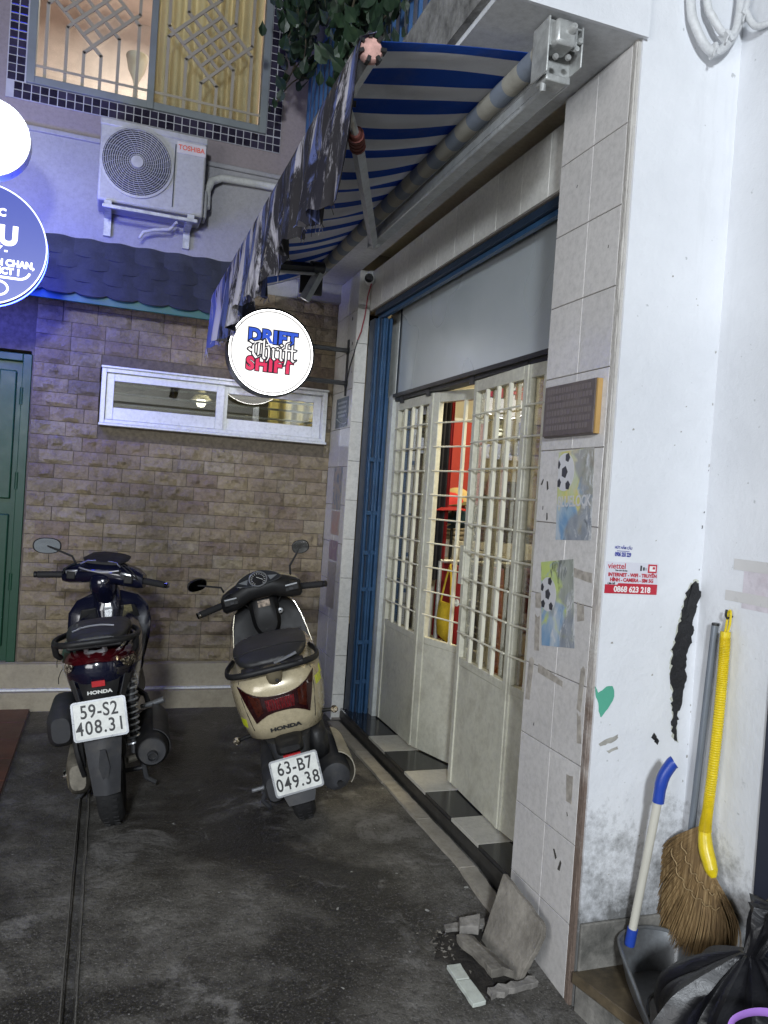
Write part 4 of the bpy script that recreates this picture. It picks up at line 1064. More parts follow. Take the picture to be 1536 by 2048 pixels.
    B().tube([el - u * .13, el - u * .11, el - u * .01, el + u * .01], [.018, .026, .026, .018], 12).build('elbow_joint', M_rust, A)
    for k in range(4): B().tube([el - u * (.105 - .028 * k), el - u * (.090 - .028 * k)], .029, 12).build('spring_coil', M_rust, A)
    B().tube([el, en + Vector((.01, .02, .0)), en], [.014, .013, .016], 8).build('arm_link', M_galv, A)
    B().cyl(en + Vector((-.015, 0, 0)), en + Vector((.03, -.01, -.002)), .010, n=8).build('link_pin', M_black, A)
    # far folding arm
    E, F, G = Vector((1.011, 4.306, 2.645)), Vector((1.016, 4.54, 2.500)), bar(4.05) + Vector((.02, 0, -.02))
    B().tube([E, G], .026, 4, up=(0, 0, 1)).build('arm', M_black, A)
    B().tube([E + Vector((0, 0, -.034)), G + Vector((0, 0, -.034))], .009, 6).build('arm_rod', M_alu, A)
    E2 = Vector((1.055, 4.33, 2.652)); F2 = Vector((.975, 4.36, 2.475))
    B().tube([E2, F2], .030, 4, up=(0, 1, 0)).build('arm', M_alu, A)
    B().tube([E + Vector((-.02, .0, .0)), E + Vector((.05, .02, .01))], .034, 10).build('elbow_joint', M_black, A)
    B().box2((.955, 4.40, 2.52), (1.085, 4.425, 2.64)).build('wall_plate', M_black, A, bevel=.006)
    B().tube([(.99, 4.42, 2.63), (1.05, 4.50, 2.70), (1.10, 4.59, 2.72)], .020, 6).build('support', M_black, A)
make_awning()

# ================================================================== SIGNS
def blackletter(parent, mx, mats):
    """'Thrift' written with a broad nib: every stroke is a parallelogram swept by the nib"""
    S = {  # strokes per letter in a 0..1 high box; x widths vary
        'T': ([[(.02, .98), (.20, .88), (.55, 1.0), (.70, .93)], [(.36, .93), (.20, .70), (.22, .25), (.40, .02), (.62, .16)], [(.52, .90), (.50, .20)], [(-.04, .52), (.14, .40)]], .68),
        'h': ([[(.10, 1.1), (.10, .10), (.20, .02)], [(.10, .60), (.34, .72), (.40, .56), (.40, .12), (.30, -.12)]], .50),
        'r': ([[(.08, .66), (.14, .60), (.14, .10), (.24, .02)], [(.16, .58), (.34, .70), (.40, .62)]], .42),
        'i': ([[(.06, .66), (.13, .60), (.13, .10), (.23, .02)], [(.10, .92), (.20, .86)]], .28),
        'f': ([[(.34, 1.10), (.18, 1.04), (.15, .85), (.15, .05), (.10, -.22)], [(.0, .66), (.34, .66)]], .34),
        't': ([[(.14, .96), (.14, .12), (.26, .02), (.36, .10)], [(.02, .66), (.34, .66)]], .40)}
    H_ = .104
    tot = sum(S[c][1] for c in 'Thrift'); KX = 1.06; x0 = -tot * H_ * .5 * KX + .01
    for k, (grow, mt, z) in enumerate(((.0082, mats[0], .0005), (0, mats[1], .0015))):
        b = B(); x = x0
        for c in 'Thrift':
            for st in S[c][0]:
                for p, q in zip(st, st[1:]):
                    P = Vector((x + p[0] * H_ * KX, (p[1] - .45) * H_, 0)); Q = Vector((x + q[0] * H_ * KX, (q[1] - .45) * H_, 0))
                    nv = Vector((math.cos(.70), math.sin(.70), 0)) * (.0068 if c == 'T' else .0060)
                    hull = [P - nv, P + nv, Q + nv, Q - nv]
                    if grow:
                        hull = [h + Vector((gx * grow, gy * grow, 0)) for h in hull for gx, gy in ((1, .4), (-1, -.4), (.4, 1), (-.4, -1), (.7, -.7), (-.7, .7))]
                    # convex hull, 2-D
                    pt = sorted(set((round(h.x, 5), round(h.y, 5)) for h in hull))
                    def half(ps):
                        o = []
                        for r in ps:
                            while len(o) > 1 and (o[-1][0] - o[-2][0]) * (r[1] - o[-2][1]) - (o[-1][1] - o[-2][1]) * (r[0] - o[-2][0]) <= 0: o.pop()
                            o.append(r)
                        return o
                    hl = half(pt)[:-1] + half(pt[::-1])[:-1]
                    if len(hl) >= 3: b.prism(hl, .0004 + .00002 * (len(b.v) % 7), mx @ Matrix.Translation((0, 0, z)))
            x += S[c][1] * H_ * KX
        b.build('lettering', mt, parent, smooth=0)
def make_signs():
    M_face = emit('lit_white_acrylic', (1.0, .985, .965), 1.30); M_face_e = emit('boosted_acrylic_edge', (1.0, .985, .955), 11.0)
    M_bl = emit('lit_blue_print', (.045, .12, .72), .95); M_pk = emit('lit_pink_print', (.82, .045, .13), .95)
    M_ol = emit('dark_outline_print', (.035, .035, .07), .25); M_wl = emit('lit_white_print', (1, .98, .96), 1.2)
    t = thing('round_sign', 'round lit white sign with blue, white and pink lettering on a black wall bracket', 'sign', (.883, 4.80, 2.227))
    c = Vector((.883, 4.80, 2.227)); R_ = .268
    B().lathe([(R_ - .012, -.045), (R_, -.042), (R_, .042), (R_ - .012, .045)], c, 'Y', 72).build('rim', mat('dark_sign_rim', (.03, .032, .036), .4), t)
    B().lathe([(.001, -.044), (.2525, -.044)], c, 'Y', 72).build('face', M_face, t)
    B().lathe([(.2525, -.044), (R_ - .010, -.044), (R_ - .004, -.038)], c, 'Y', 72).build('face_edge', M_face_e, t)  # edge ring made brighter than the face to light the surroundings
    B().lathe([(.001, .044), (.2525, .044)], c, 'Y', 72).build('face', M_face, t)
    B().lathe([(.2525, .044), (R_ - .010, .044), (R_ - .004, .038)], c, 'Y', 72).build('face_edge', M_face_e, t)
    B().lathe([(R_ * .90, -.0448), (R_ * .913, -.0448), (R_ * .913, -.0442), (R_ * .90, -.0442)], c, 'Y', 72).build('ring_line', mat('ring_grey', (.10, .10, .10), .5), t)
    for side in (0, 1):
        fx = basis((1, 0, 0), (0, 0, 1), c + Vector((0, -.0445, 0))) if not side else basis((-1, 0, 0), (0, 0, 1), c + Vector((0, .0445, 0)))
        for s, dy, mt, xx in (('DRIFT', .088, M_bl, 1.0), ('SHIFT', -.082, M_pk, 1.0)):
            for bold, mm, dz in ((.0112, M_ol, .0), (.0050, mt, .0012)):
                text(s, .105, fx @ Matrix.Translation((0.004 if dy > 0 else -.006, dy, dz)), mm, t, bold=bold, depth=.0004, sx=.98, space=1.12)
        blackletter(t, fx @ Matrix.Translation((0, .002, .0016)), (M_ol, M_wl))
    for z in (2.305, 2.100):
        B().box2((1.10, 4.79, z - .013), (1.372, 4.812, z + .013)).build('arm', M_black, t, bevel=.002)
        B().lathe([(.001, -.003), (.030, -.003), (.03, .003), (.001, .003)], (1.376, 4.805, z), 'X', 14).build('flange', M_black, t)
    B().box2((1.372, 4.79, 2.02), (1.3805, 4.818, 2.375)).build('wall_bar', M_black, t, bevel=.002)
    # blown-out white disc and blue disc at the upper left: lit on both faces and round the edge, the blue back glow is added
    M_w2 = emit('lit_cool_white_acrylic', (.80, .86, 1.0), 15.0)
    M_b2 = emit('lit_blue_acrylic', (.055, .085, .46), .95); M_b3 = emit('added_blue_glow', (.035, .06, 1.0), 24.0)
    M_txt = emit('lit_white_letters', (1, 1, 1), 2.2)
    M_rimw = emit('white_rim_led', (.75, .82, 1.0), 2.0)
    t = thing('white_disc_sign', 'glaring round white lightbox at the upper left edge', 'sign', (-.636, 4.30, 3.0))
    c = Vector((-.640, 4.30, 3.000)); R_ = .182
    B().lathe([(.001, -.05), (R_ - .01, -.05), (R_, -.044), (R_, .044), (R_ - .01, .05), (.001, .05)], c, 'Y', 56).build('face', M_w2, t)
    B().lathe([(R_ + .001, -.04), (R_ + .006, -.04), (R_ + .006, .04), (R_ + .001, .04)], c, 'Y', 56).build('rim', M_whitepl, t)
    B().box2((-1.4, 4.28, 3.02), (c.x - R_ - .006, 4.32, 3.06)).build('arm', M_black, t)
    t = thing('blue_disc_sign', 'round blue lit shop sign with white address lettering at the left edge', 'sign', (-.62, 4.30, 2.49))
    c = Vector((-.640, 4.30, 2.487)); R_ = .292
    B().lathe([(.001, -.05), (R_ - .006, -.05)], c, 'Y', 64).build('face', M_b2, t)
    B().lathe([(R_ - .006, -.052), (R_, -.052), (R_, -.044), (R_ - .006, -.044)], c, 'Y', 64).build('rim_light', M_rimw, t)
    B().lathe([(R_ - .001, -.043), (R_ - .001, .0)], c, 'Y', 64).build('rim', M_navy, t)
    B().lathe([(R_ - .001, .0), (R_ - .001, .03), (R_ - .02, .045)], c, 'Y', 64).build('added_glow_rim', M_b3, t)
    B().lathe([(.001, .046), (R_ - .02, .046)], c, 'Y', 64).build('added_glow_back', M_b3, t)  # unseen glowing back, added to throw blue light on the wall
    y = 4.30 - .0515
    def tx(s, x, z, size, bold=.0, al='RIGHT'):
        text(s, size, basis(*FRONT, (x, y, z)), M_txt, t, bold=bold, align=al, sx=.96)
    tx('ÂU', -.482, 2.535, .125, .006)
    tx('Y -', -.525, 2.468, .045, .002)
    tx('ANH CHAN,', -.402, 2.408, .043, .0022)
    tx('TRICT 1', -.462, 2.368, .043, .0022)
    tx('C', -.54, 2.645, .05, .002)
    for z in (2.338,):
        pts = [(-.80, y, z)] + [(-.47 + .05 * math.sin(a), y, z + .045 - .045 * math.cos(a)) for a in [i * .22 for i in range(7)]]
        B().tube(pts, .0055, 6).build('swash', M_txt, t)
    pts = [(-.56 + .045 * math.cos(a), y, 2.285 + .034 * math.sin(a)) for a in [-PI / 2 + i * PI / 12 for i in range(13)]]
    B().tube([(-.85, y, 2.251)] + pts + [(-.85, y, 2.319)], .005, 6).build('pill_outline', M_txt, t)
    B().tube([(-.62, y, 2.285), (-.585, y, 2.285), (-.60, y, 2.300)], .004, 5).build('arrow', M_txt, t)
    B().box2((-1.4, 4.28, 2.47), (c.x - R_ + .02, 4.32, 2.51)).build('arm', M_black, t)
make_signs()

# ================================================================== SMALL THINGS ON THE WALLS
def make_wall_things():
    # security camera with its cable
    c = thing('security_camera', 'small white bullet security camera under the slab beside the blue gate', 'camera', (1.43, 4.60, 2.72))
    a = Vector((1.418, 4.585, 2.712)); d = Vector((-.35, -.90, -.10)).normalized()
    mx = basis(d.cross(Vector((0, 0, 1))), (0, 0, 1), a)
    B().tube([a - d * .09, a - d * .085, a + d * .03, a + d * .034], [.020, .030, .031, .028], 18).build('body', M_whitepl, c)
    B().tube([a + d * .032, a + d * .036], [.0275, .026], 18).build('lens_cover', mat('camera_glass', (.012, .013, .015), .12), c)
    B().tube([a + d * .036, a + d * .038], [.010, .008], 12).build('lens', mat('lens_glass', (.02, .02, .03), .05), c)
    B().tube([a - d * .06, Vector((1.455, 4.64, 2.73)), Vector((1.462, 4.655, 2.755))], .010, 8).build('mount', M_whitepl, c)
    B().lathe([(.001, -.004), (.032, -.004), (.034, .004), (.001, .004)], (1.452, 4.648, 2.752), 'Y', 16).build('base', M_whitepl, c)
    M_red = mat('red_wire', (.34, .05, .07), .5)
    o = B().tube([(1.432, 4.58, 2.69), (1.43, 4.635, 2.62), (1.424, 4.648, 2.50), (1.405, 4.645, 2.40), (1.388, 4.648, 2.35)], .0042, 6).build('red_cable', M_red, None)
    tag(o, 'thin red cable hanging from the security camera down the tiled pillar', 'cable')
    o = B().tube([(1.388, 4.648, 2.35), (1.374, 4.66, 2.27), (1.371, 4.72, 2.20), (1.372, 4.77, 2.12), (1.372, 4.79, 2.05)], .0035, 6).build('black_cable', M_black, None)
    tag(o, 'thin black cable that feeds the round sign from the tiled pillar edge', 'cable')
    # blue notice and four faded posters on the rear pillar
    def sheet(name, label, cat, yc, z0, z1, w, mt, x=1.3795, group=None):
        o = thing(name, label, cat, (x, yc, (z0 + z1) / 2), group)
        B().box2((x - .0012, yc - w / 2, z0), (x - .0002, yc + w / 2, z1)).build('sheet', mt, o)
        return o
    def patch_mat(name, stops, scale=9, rough=.35):
        m, t, p = newmat(name)
        n = noise_n(t, scale, 5, .6, dist=1.0)
        t.links.new(ramp(t, n, stops), p.inputs['Base Color']); p.inputs['Roughness'].default_value = rough
        return m
    M_not = mat('blue_grey_notice', (.10, .13, .17), .3, var=.3, vscale=12)
    o = sheet('wall_notice', 'blue grey notice panel below the sign bracket on the tiled pillar', 'notice', 4.86, 1.825, 2.015, .27, M_not)
    M_pale = mat('pale_print', (.42, .46, .50), .4)
    for k, (s, z, sz) in enumerate((('- - - -', 1.975, .05), ('- - -', 1.94, .05))):
        pass
    for z, w in ((1.985, .20), (1.955, .18), (1.925, .20), (1.90, .16)):
        for i in range(7):
            B().box2((1.3780, 4.86 + w / 2 - w / 7 * (i + .85), z - .008), (1.3783, 4.86 + w / 2 - w / 7 * (i + .1), z + .006)).build('print', M_pale, o)
    B().tube([(1.3785, 4.97, 1.885), (1.3785, 4.90, 1.862), (1.3785, 4.80, 1.845), (1.3785, 4.745, 1.85)], .004, 5).build('print', M_pale, o)
    for k, (zc, h, st, lb) in enumerate(((1.435, .27, [(.2, (.40, .24, .20)), (.45, (.42, .38, .32)), (.62, (.16, .22, .30)), (.8, (.34, .35, .33))], 'topmost of the faded posters, reddish at its top, on the rear tiled pillar'),
                                         (1.215, .15, [(.2, (.45, .20, .16)), (.5, (.44, .32, .27)), (.75, (.40, .40, .38))], 'small red tinted faded poster on the rear tiled pillar'),
                                         (1.04, .125, [(.2, (.14, .24, .27)), (.5, (.30, .20, .26)), (.75, (.36, .40, .36))], 'small teal tinted faded poster on the rear tiled pillar'),
                                         (.82, .29, [(.2, (.20, .20, .19)), (.5, (.40, .37, .34)), (.75, (.22, .26, .26))], 'lowest faded grey poster on the rear tiled pillar'))):
        sheet('faded_poster', lb, 'poster', 4.85, zc - h / 2, zc + h / 2, .19, patch_mat('faded_print_%d' % k, st, 11), group='faded posters on the rear pillar')
    # two football posters on the front pillar
    def poster(label, yc, zc, w, h, tilt, stops, title, ball):
        o = thing('football_poster', label, 'poster', (1.378, yc, zc), 'football posters on the front pillar')
        mx = basis((0, -1, tilt), (0, tilt, 1), (1.3788, yc, zc))
        m, t, p = newmat('poster_print')
        g = t.nodes.new('ShaderNodeNewGeometry')
        n1 = noise_n(t, 10, 4, .55, dist=1.6); n2 = noise_n(t, 9, 6, .65, stretch=(1, 1, .35), dist=.6)
        s = t.nodes.new('ShaderNodeSeparateXYZ'); t.links.new(g.outputs['Position'], s.inputs[0])
        k = math_n(t, 'ADD', math_n(t, 'MULTIPLY', math_n(t, 'SUBTRACT', s.outputs['Z'], zc), 2.1), .5)
        k = math_n(t, 'ADD', k, math_n(t, 'MULTIPLY', math_n(t, 'SUBTRACT', n1, .5), 1.3))
        c = ramp(t, k, stops)
        c = mix(t, ramp(t, n2, [(.50, 0), (.64, .75)]), c, (.52, .56, .58))
        n3 = noise_n(t, 26, 7, .66, stretch=(1, .55, .30), dist=1.4); n4 = noise_n(t, 7, 3, .5, dist=.8); n5 = noise_n(t, 30, 6, .7, stretch=(1, 1, .4), dist=1)
        rt = math_n(t, 'MULTIPLY', math_n(t, 'SUBTRACT', yc + .02, s.outputs['Y']), 2.6)      # the dark brush marks fill the right part of the sheet
        c = mix(t, ramp(t, math_n(t, 'ADD', n4, rt), [(.50, 0), (.60, .85)]), c, mix(t, n3, (.05, .055, .07), (.50, .51, .53)))
        c = mix(t, ramp(t, math_n(t, 'ADD', n5, math_n(t, 'MULTIPLY', rt, .35)), [(.60, 0), (.68, .9)]), c, (.56, .57, .58))
        c = mix(t, ramp(t, n3, [(.60, 0), (.68, .8)]), c, (.07, .08, .09))
        t.links.new(c, p.inputs['Base Color']); p.inputs['Roughness'].default_value = .4
        B().box((0, 0, 0), (w, h, .0008), mx=mx).build('sheet', m, o)
        M_w = mat('poster_white', (.58, .58, .60), .4); M_k = mat('poster_black', (.05, .05, .06), .4); M_gr = mat('poster_grey', (.14, .15, .17), .4, var=.3, vscale=40)
        bx, bz, r = ball
        clip = lambda q: (max(-w / 2, min(w / 2, q[0])), max(-h / 2, min(h / 2, q[1])))
        disc = [clip((bx + r * math.cos(a), bz + r * 1.12 * math.sin(a))) for a in [2 * PI * i / 28 for i in range(28)]]
        B().prism(disc, .0004, mx @ Matrix.Translation((0, 0, .0005))).build('print', M_w, o)
        for ang, rr, sz in ((0, 0, .34), (1.2, .8, .26), (2.6, .82, .26), (3.9, .8, .26), (5.2, .8, .26)):
            cx, cz = bx + r * rr * math.cos(ang), bz + r * 1.12 * rr * math.sin(ang)
            pg = [clip((cx + r * sz * math.cos(a + ang), cz + r * sz * 1.1 * math.sin(a + ang))) for a in [2 * PI * i / 5 for i in range(5)]]
            B().prism(pg, .0003, mx @ Matrix.Translation((0, 0, .0010))).build('print', M_k, o)
        if title: text(title, .048, mx @ Matrix.Translation((0, -.022, .0019)), M_w, o, bold=.001, sx=.78, depth=.0002)
        return o
    poster('yellow and blue football poster directly below the brown plaque', 2.136, 1.448, .198, .285, .06, [(.15, (.16, .29, .46)), (.38, (.30, .42, .52)), (.5, (.62, .54, .20)), (.65, (.48, .54, .20)), (.85, (.64, .50, .16))], 'BLUELOCK', (-.06, .075, .055))
    poster('green and blue football poster, the lower one of the two on the front pillar', 2.190, 1.097, .192, .275, .15, [(.15, (.17, .30, .47)), (.4, (.28, .38, .50)), (.55, (.48, .56, .17)), (.85, (.44, .54, .20))], None, (-.055, .03, .05))
    # brown plaque
    o = thing('wall_plaque', 'brown framed plaque with worn raised lettering fixed high on the front tiled pillar', 'plaque', (1.37, 2.175, 1.716))
    M_pl = mat('worn_brown_plate', (.115, .095, .090), .5, var=.15, vscale=16, dirt=(.20, .17, .15), dscale=18, damt=.5)
    M_gold = mat('ochre_edge', (.42, .26, .09), .55, var=.2)
    B().box2((1.362, 2.034, 1.632), (1.3788, 2.318, 1.802)).build('frame', M_pl, o, bevel=.002)
    B().box2((1.3625, 2.026, 1.634), (1.3788, 2.0335, 1.800)).build('frame_edge', M_gold, o)
    B().box2((1.3585, 2.034, 1.636), (1.3618, 2.322, 1.800)).build('plate', M_pl, o, bevel=.002)
    M_plt = mat('plaque_letters', (.16, .135, .13), .5)
    r = random.Random(3)
    for row in range(6):
        z = 1.782 - row * .024; y = 2.305
        while y > 2.06:
            ln = r.uniform(.006, .016)
            B().box2((1.3578, y - ln, z - .008), (1.3586, y, z + .008)).build('raised_letter', M_plt, o); y -= ln + .006
    # stickers on the white pillar
    yS = 1.9640
    o = thing('advert_sticker', 'red and white advert sticker with a phone number on the white pillar', 'sticker', (1.486, yS, 1.208))
    sl = -.008
    mx = basis((1, 0, sl), (-sl, 0, 1), (1.486, yS - .0006, 1.2085))
    M_sw = mat('sticker_white', (.62, .62, .68), .3, var=.03); M_sr = mat('sticker_red', (.46, .025, .045), .35, var=.04); M_swt = mat('sticker_text_white', (.78, .77, .76), .35); M_sk = mat('sticker_black', (.03, .03, .035), .4)
    B().box((0, 0, 0), (.186, .094, .0006), mx=mx).build('sheet', M_sw, o)
    B().box((0, -.034, .0005), (.186, .026, .0006), mx=mx).build('red_band', M_sr, o)
    B().prism([(-.050, -.021), (.093, -.021), (.093, -.016), (-.046, -.016)], .0005, mx @ Matrix.Translation((0, 0, .0003))).build('red_band', M_sr, o)
    T = lambda s, x, y, size, mt, bold=0, sx=1, sh=0: text(s, size, mx @ Matrix.Translation((x, y, .0010)), mt, o, bold=bold, sx=sx, depth=.0002, shear=sh)
    T('viettel', -.056, .034, .024, M_sr, .0003, 1.05); T('Theo cách của bạn', -.040, .0215, .0062, M_sk, .0002, .9)
    T('INTERNET - WIFI - TRUYỀN', 0.002, .0085, .0145, M_sr, .0007, .97); T('HÌNH - CAMERA - SIM 5G', 0, -.0065, .0145, M_sr, .0007, .95)
    T('Liên hệ', -.072, -.0175, .0085, M_sk, .0003, 1.0, .2); T('0868 623 218', 0.004, -.0345, .0235, M_swt, .0008, 1.0)
    B().box((.071, .031, .0006), (.032, .026, .0006), mx=mx).build('logo', M_sr, o, bevel=.0)
    B().box((.071, .031, .0012), (.022, .016, .0006), mx=mx).build('logo', M_swt, o)
    B().box((.075, .033, .0018), (.008, .007, .0006), mx=mx).build('logo', M_sr, o)
    for x, h in ((.030, .016), (.040, .010), (.048, .008)): B().box((x, .027 + h / 4, .0006), (.006, h, .0004), mx=mx).build('logo', M_sk if h > .009 else M_glue2, o)
    o = thing('phone_stamp', 'small blue stamped phone number just above the advert sticker', 'stamp', (1.449, yS, 1.285))
    mx = basis((1, 0, -.02), (.02, 0, 1), (1.449, yS - .0005, 1.2855)); M_bi = mat('blue_ink', (.045, .055, .30), .6, var=.2, vscale=60)
    o2 = o
    for s, y, sz, sx, bo in (('HÚT HẦM CẦU', .012, .0105, .85, .0003), ('0906 255 229', -.008, .0165, .62, .0008)):
        text(s, sz, mx @ Matrix.Translation((0, y, .0002)), M_bi, o2, bold=bo, sx=sx, depth=.0001)
    B().box((0, .0025, 0), (.044, .0016, .0002), mx=mx).build('underline', M_bi, o2)
    # paper and tape remnants on the side wall
    M_rem = mat('paper_remnant', (.60, .56, .60), .5, var=.06, dirt=(.46, .36, .40), dscale=20, damt=.5)
    M_tp = mat('clear_tape', (.56, .55, .54), .3, var=.05)
    o = thing('paper_remnant', 'torn pinkish paper remnant with clear tape strips on the wall above the broom', 'paper', (1.742, 1.76, 1.22))
    for n_, y0, y1, z0, z1, mt, sl in (('sheet', 1.672, 1.795, 1.150, 1.272, M_rem, .10), ('tape', 1.672, 1.835, 1.258, 1.290, M_tp, .06), ('tape', 1.690, 1.86, 1.165, 1.195, M_tp, .02)):
        yc, zc = (y0 + y1) / 2, (z0 + z1) / 2
        x = {'sheet': 1.7432, 'tape': 1.7424}[n_]
        B().box((0, 0, 0), (y1 - y0, z1 - z0, .0006), mx=basis((0, -1, 0), (0, 0, 1), (x, yc, zc))).build(n_, mt, o)
    # hanging conduits at the top right
    M_c = M_cable
    def cab(name, pts, r, label):
        out = []
        P = [Vector(q) for q in pts]
        for i in range(len(P) - 1):
            p0, p1, p2, p3 = P[max(i - 1, 0)], P[i], P[i + 1], P[min(i + 2, len(P) - 1)]
            for k in range(8):
                t_ = k / 8
                out.append(.5 * ((2 * p1) + (p2 - p0) * t_ + (2 * p0 - 5 * p1 + 4 * p2 - p3) * t_ ** 2 + (3 * p1 - p0 - 3 * p2 + p3) * t_ ** 3))
        out.append(P[-1])
        return tag(B().tube(out, r, 10).build(name, M_c), label, 'cable', 'grey cables looped at the top of the wall')
    cab('looped_cable', [(1.50, 1.945, 3.3), (1.523, 1.94, 2.93), (1.545, 1.93, 2.83), (1.60, 1.925, 2.775), (1.655, 1.925, 2.81), (1.70, 1.925, 2.90), (1.72, 1.93, 3.0), (1.73, 1.94, 3.3)], .0135, 'outermost thick grey cable loop at the top right of the white wall')
    cab('looped_cable', [(1.565, 1.945, 3.3), (1.575, 1.935, 2.95), (1.60, 1.925, 2.87), (1.645, 1.92, 2.835), (1.685, 1.92, 2.90), (1.70, 1.935, 3.3)], .0115, 'inner thick grey cable loop nested in the outer one at the top right')
    cab('looped_cable', [(1.70, 1.91, 2.91), (1.72, 1.88, 2.855), (1.735, 1.80, 2.86), (1.738, 1.70, 2.93), (1.738, 1.55, 3.1)], .010, 'thinner grey cable running right from the cable loops along the side wall')
    for (x, z, a, lb) in ((1.603, 2.775, .4, 'lowest white tie binding the outer grey cable loop'), (1.645, 2.825, .9, 'white tie on the inner grey cable loop'), (1.700, 2.90, 1.2, 'uppermost white tie where the grey cables meet')):
        o = B().box((x, 1.92, z), (.012, .034, .034), rot=(0, -a, 0)).tube([(x, 1.905, z), (x - .012, 1.900, z - .014), (x - .016, 1.9, z - .03)], .003, 5)
        tag(o.build('cable_tie', M_c), lb, 'cable tie', 'ties on the cable loops')
M_glue2 = mat('grey_print', (.35, .36, .40), .5)
make_wall_things()

# ================================================================== VINE AND RAILING ABOVE THE SLAB
def make_plants():
    M_rail = mat('blue_railing_paint', (.035, .10, .24), .45, var=.15)
    r = thing('balcony_railing', 'blue steel balcony railing above the awning behind the hanging vine', 'railing', (1.05, 3.5, 3.02))
    for i in range(26):
        y = 2.2 + i * .11
        B().box2((1.045, y - .008, 3.03), (1.061, y + .008, 4.05)).build('railing_bar', M_rail, r)
    for z in (3.08, 3.55, 4.05): B().box2((1.04, 2.15, z - .012), (1.066, 5.0, z + .012)).build('railing_rail', M_rail, r)
    m, t, p = newmat('vine_leaf')
    oi = t.nodes.new('ShaderNodeObjectInfo')
    c = ramp(t, noise_n(t, 14, 3, .6), [(.3, (.008, .018, .011)), (.55, (.018, .038, .019)), (.75, (.036, .060, .028))])
    t.links.new(c, p.inputs['Base Color']); p.inputs['Roughness'].default_value = .42
    v = thing('hanging_vine', 'dark green vine trailing over the balcony railing above the awning', 'vine', (1.0, 3.9, 3.1))
    rnd = random.Random(5)
    def leafshape(b, pos, size, rot):
        M_ = Matrix.Translation(pos) @ rot.to_matrix().to_4x4()
        o = [(0, 0, 0), (.30, .22, .06), (.40, .55, .03), (.16, .85, -.04), (0, 1.15, -.14), (-.16, .85, -.04), (-.40, .55, .03), (-.30, .22, .06), (0, .5, -.03)]
        vs_ = [Vector(q) * size for q in o]
        b.add(vs_, [(0, 1, 8), (1, 2, 8), (2, 3, 8), (3, 4, 8), (4, 5, 8), (5, 6, 8), (6, 7, 8), (7, 0, 8)], 0, M_)
    b = B(); st = B()
    strands = []
    for k in range(46):
        y0 = rnd.uniform(3.0, 4.95) if k > 6 else rnd.uniform(4.3, 4.9)
        x0 = rnd.uniform(.93, 1.10); z0 = 3.35 + .62 * (y0 - 3.0) + rnd.uniform(.0, .9)
        ln = rnd.uniform(.25, .6)
        dens = .5 + .5 * (y0 - 3.0) / 1.9
        if rnd.random() > dens + .2: continue
        pts = []
        for i in range(9):
            s_ = i / 8
            pts.append(Vector((x0 - .10 * math.sin(s_ * 1.6) - .03 + .03 * math.sin(s_ * 7 + k), y0 + .07 * math.sin(s_ * 5 + k * 2), max(3.05 + .50 * (y0 - 3.0) + .06 * math.sin(k * 2.1), z0 - ln * s_))))
        strands.append(pts)
        st.tube(pts, .004, 4)
        for q in pts:
            for j in range(7):
                pos = q + Vector((rnd.gauss(0, .05), rnd.gauss(0, .06), rnd.gauss(0, .05)))
                rot = Euler((PI + rnd.uniform(-.7, .7) + PI / 2 * 0 - 1.1, rnd.uniform(-.6, .6), rnd.uniform(-1.5, 1.5)))
                leafshape(b, pos, rnd.uniform(.045, .085), rot)
    # a spray that reaches out to the left at the far end
    for k in range(3):
        pts = [Vector((1.0 - .10 * i / 6 * (1 + k * .4), 4.75 + .02 * k, 4.12 - .10 * k - .05 * (i / 6) ** 2 * 4)) for i in range(7)]
        st.tube(pts, .004, 4)
        for q in pts:
            for j in range(2):
                leafshape(b, q + Vector((rnd.gauss(0, .03), rnd.gauss(0, .03), rnd.gauss(0, .03))), rnd.uniform(.05, .09), Euler((PI - 1.1 + rnd.uniform(-.6, .6), rnd.uniform(-.5, .5), rnd.uniform(-1.5, 1.5))))
    o = b.build('foliage', m, v, smooth=0, recalc=False); o['kind'] = 'stuff'
    st.build('stem', mat('vine_stem', (.06, .05, .03), .8), v)
make_plants()

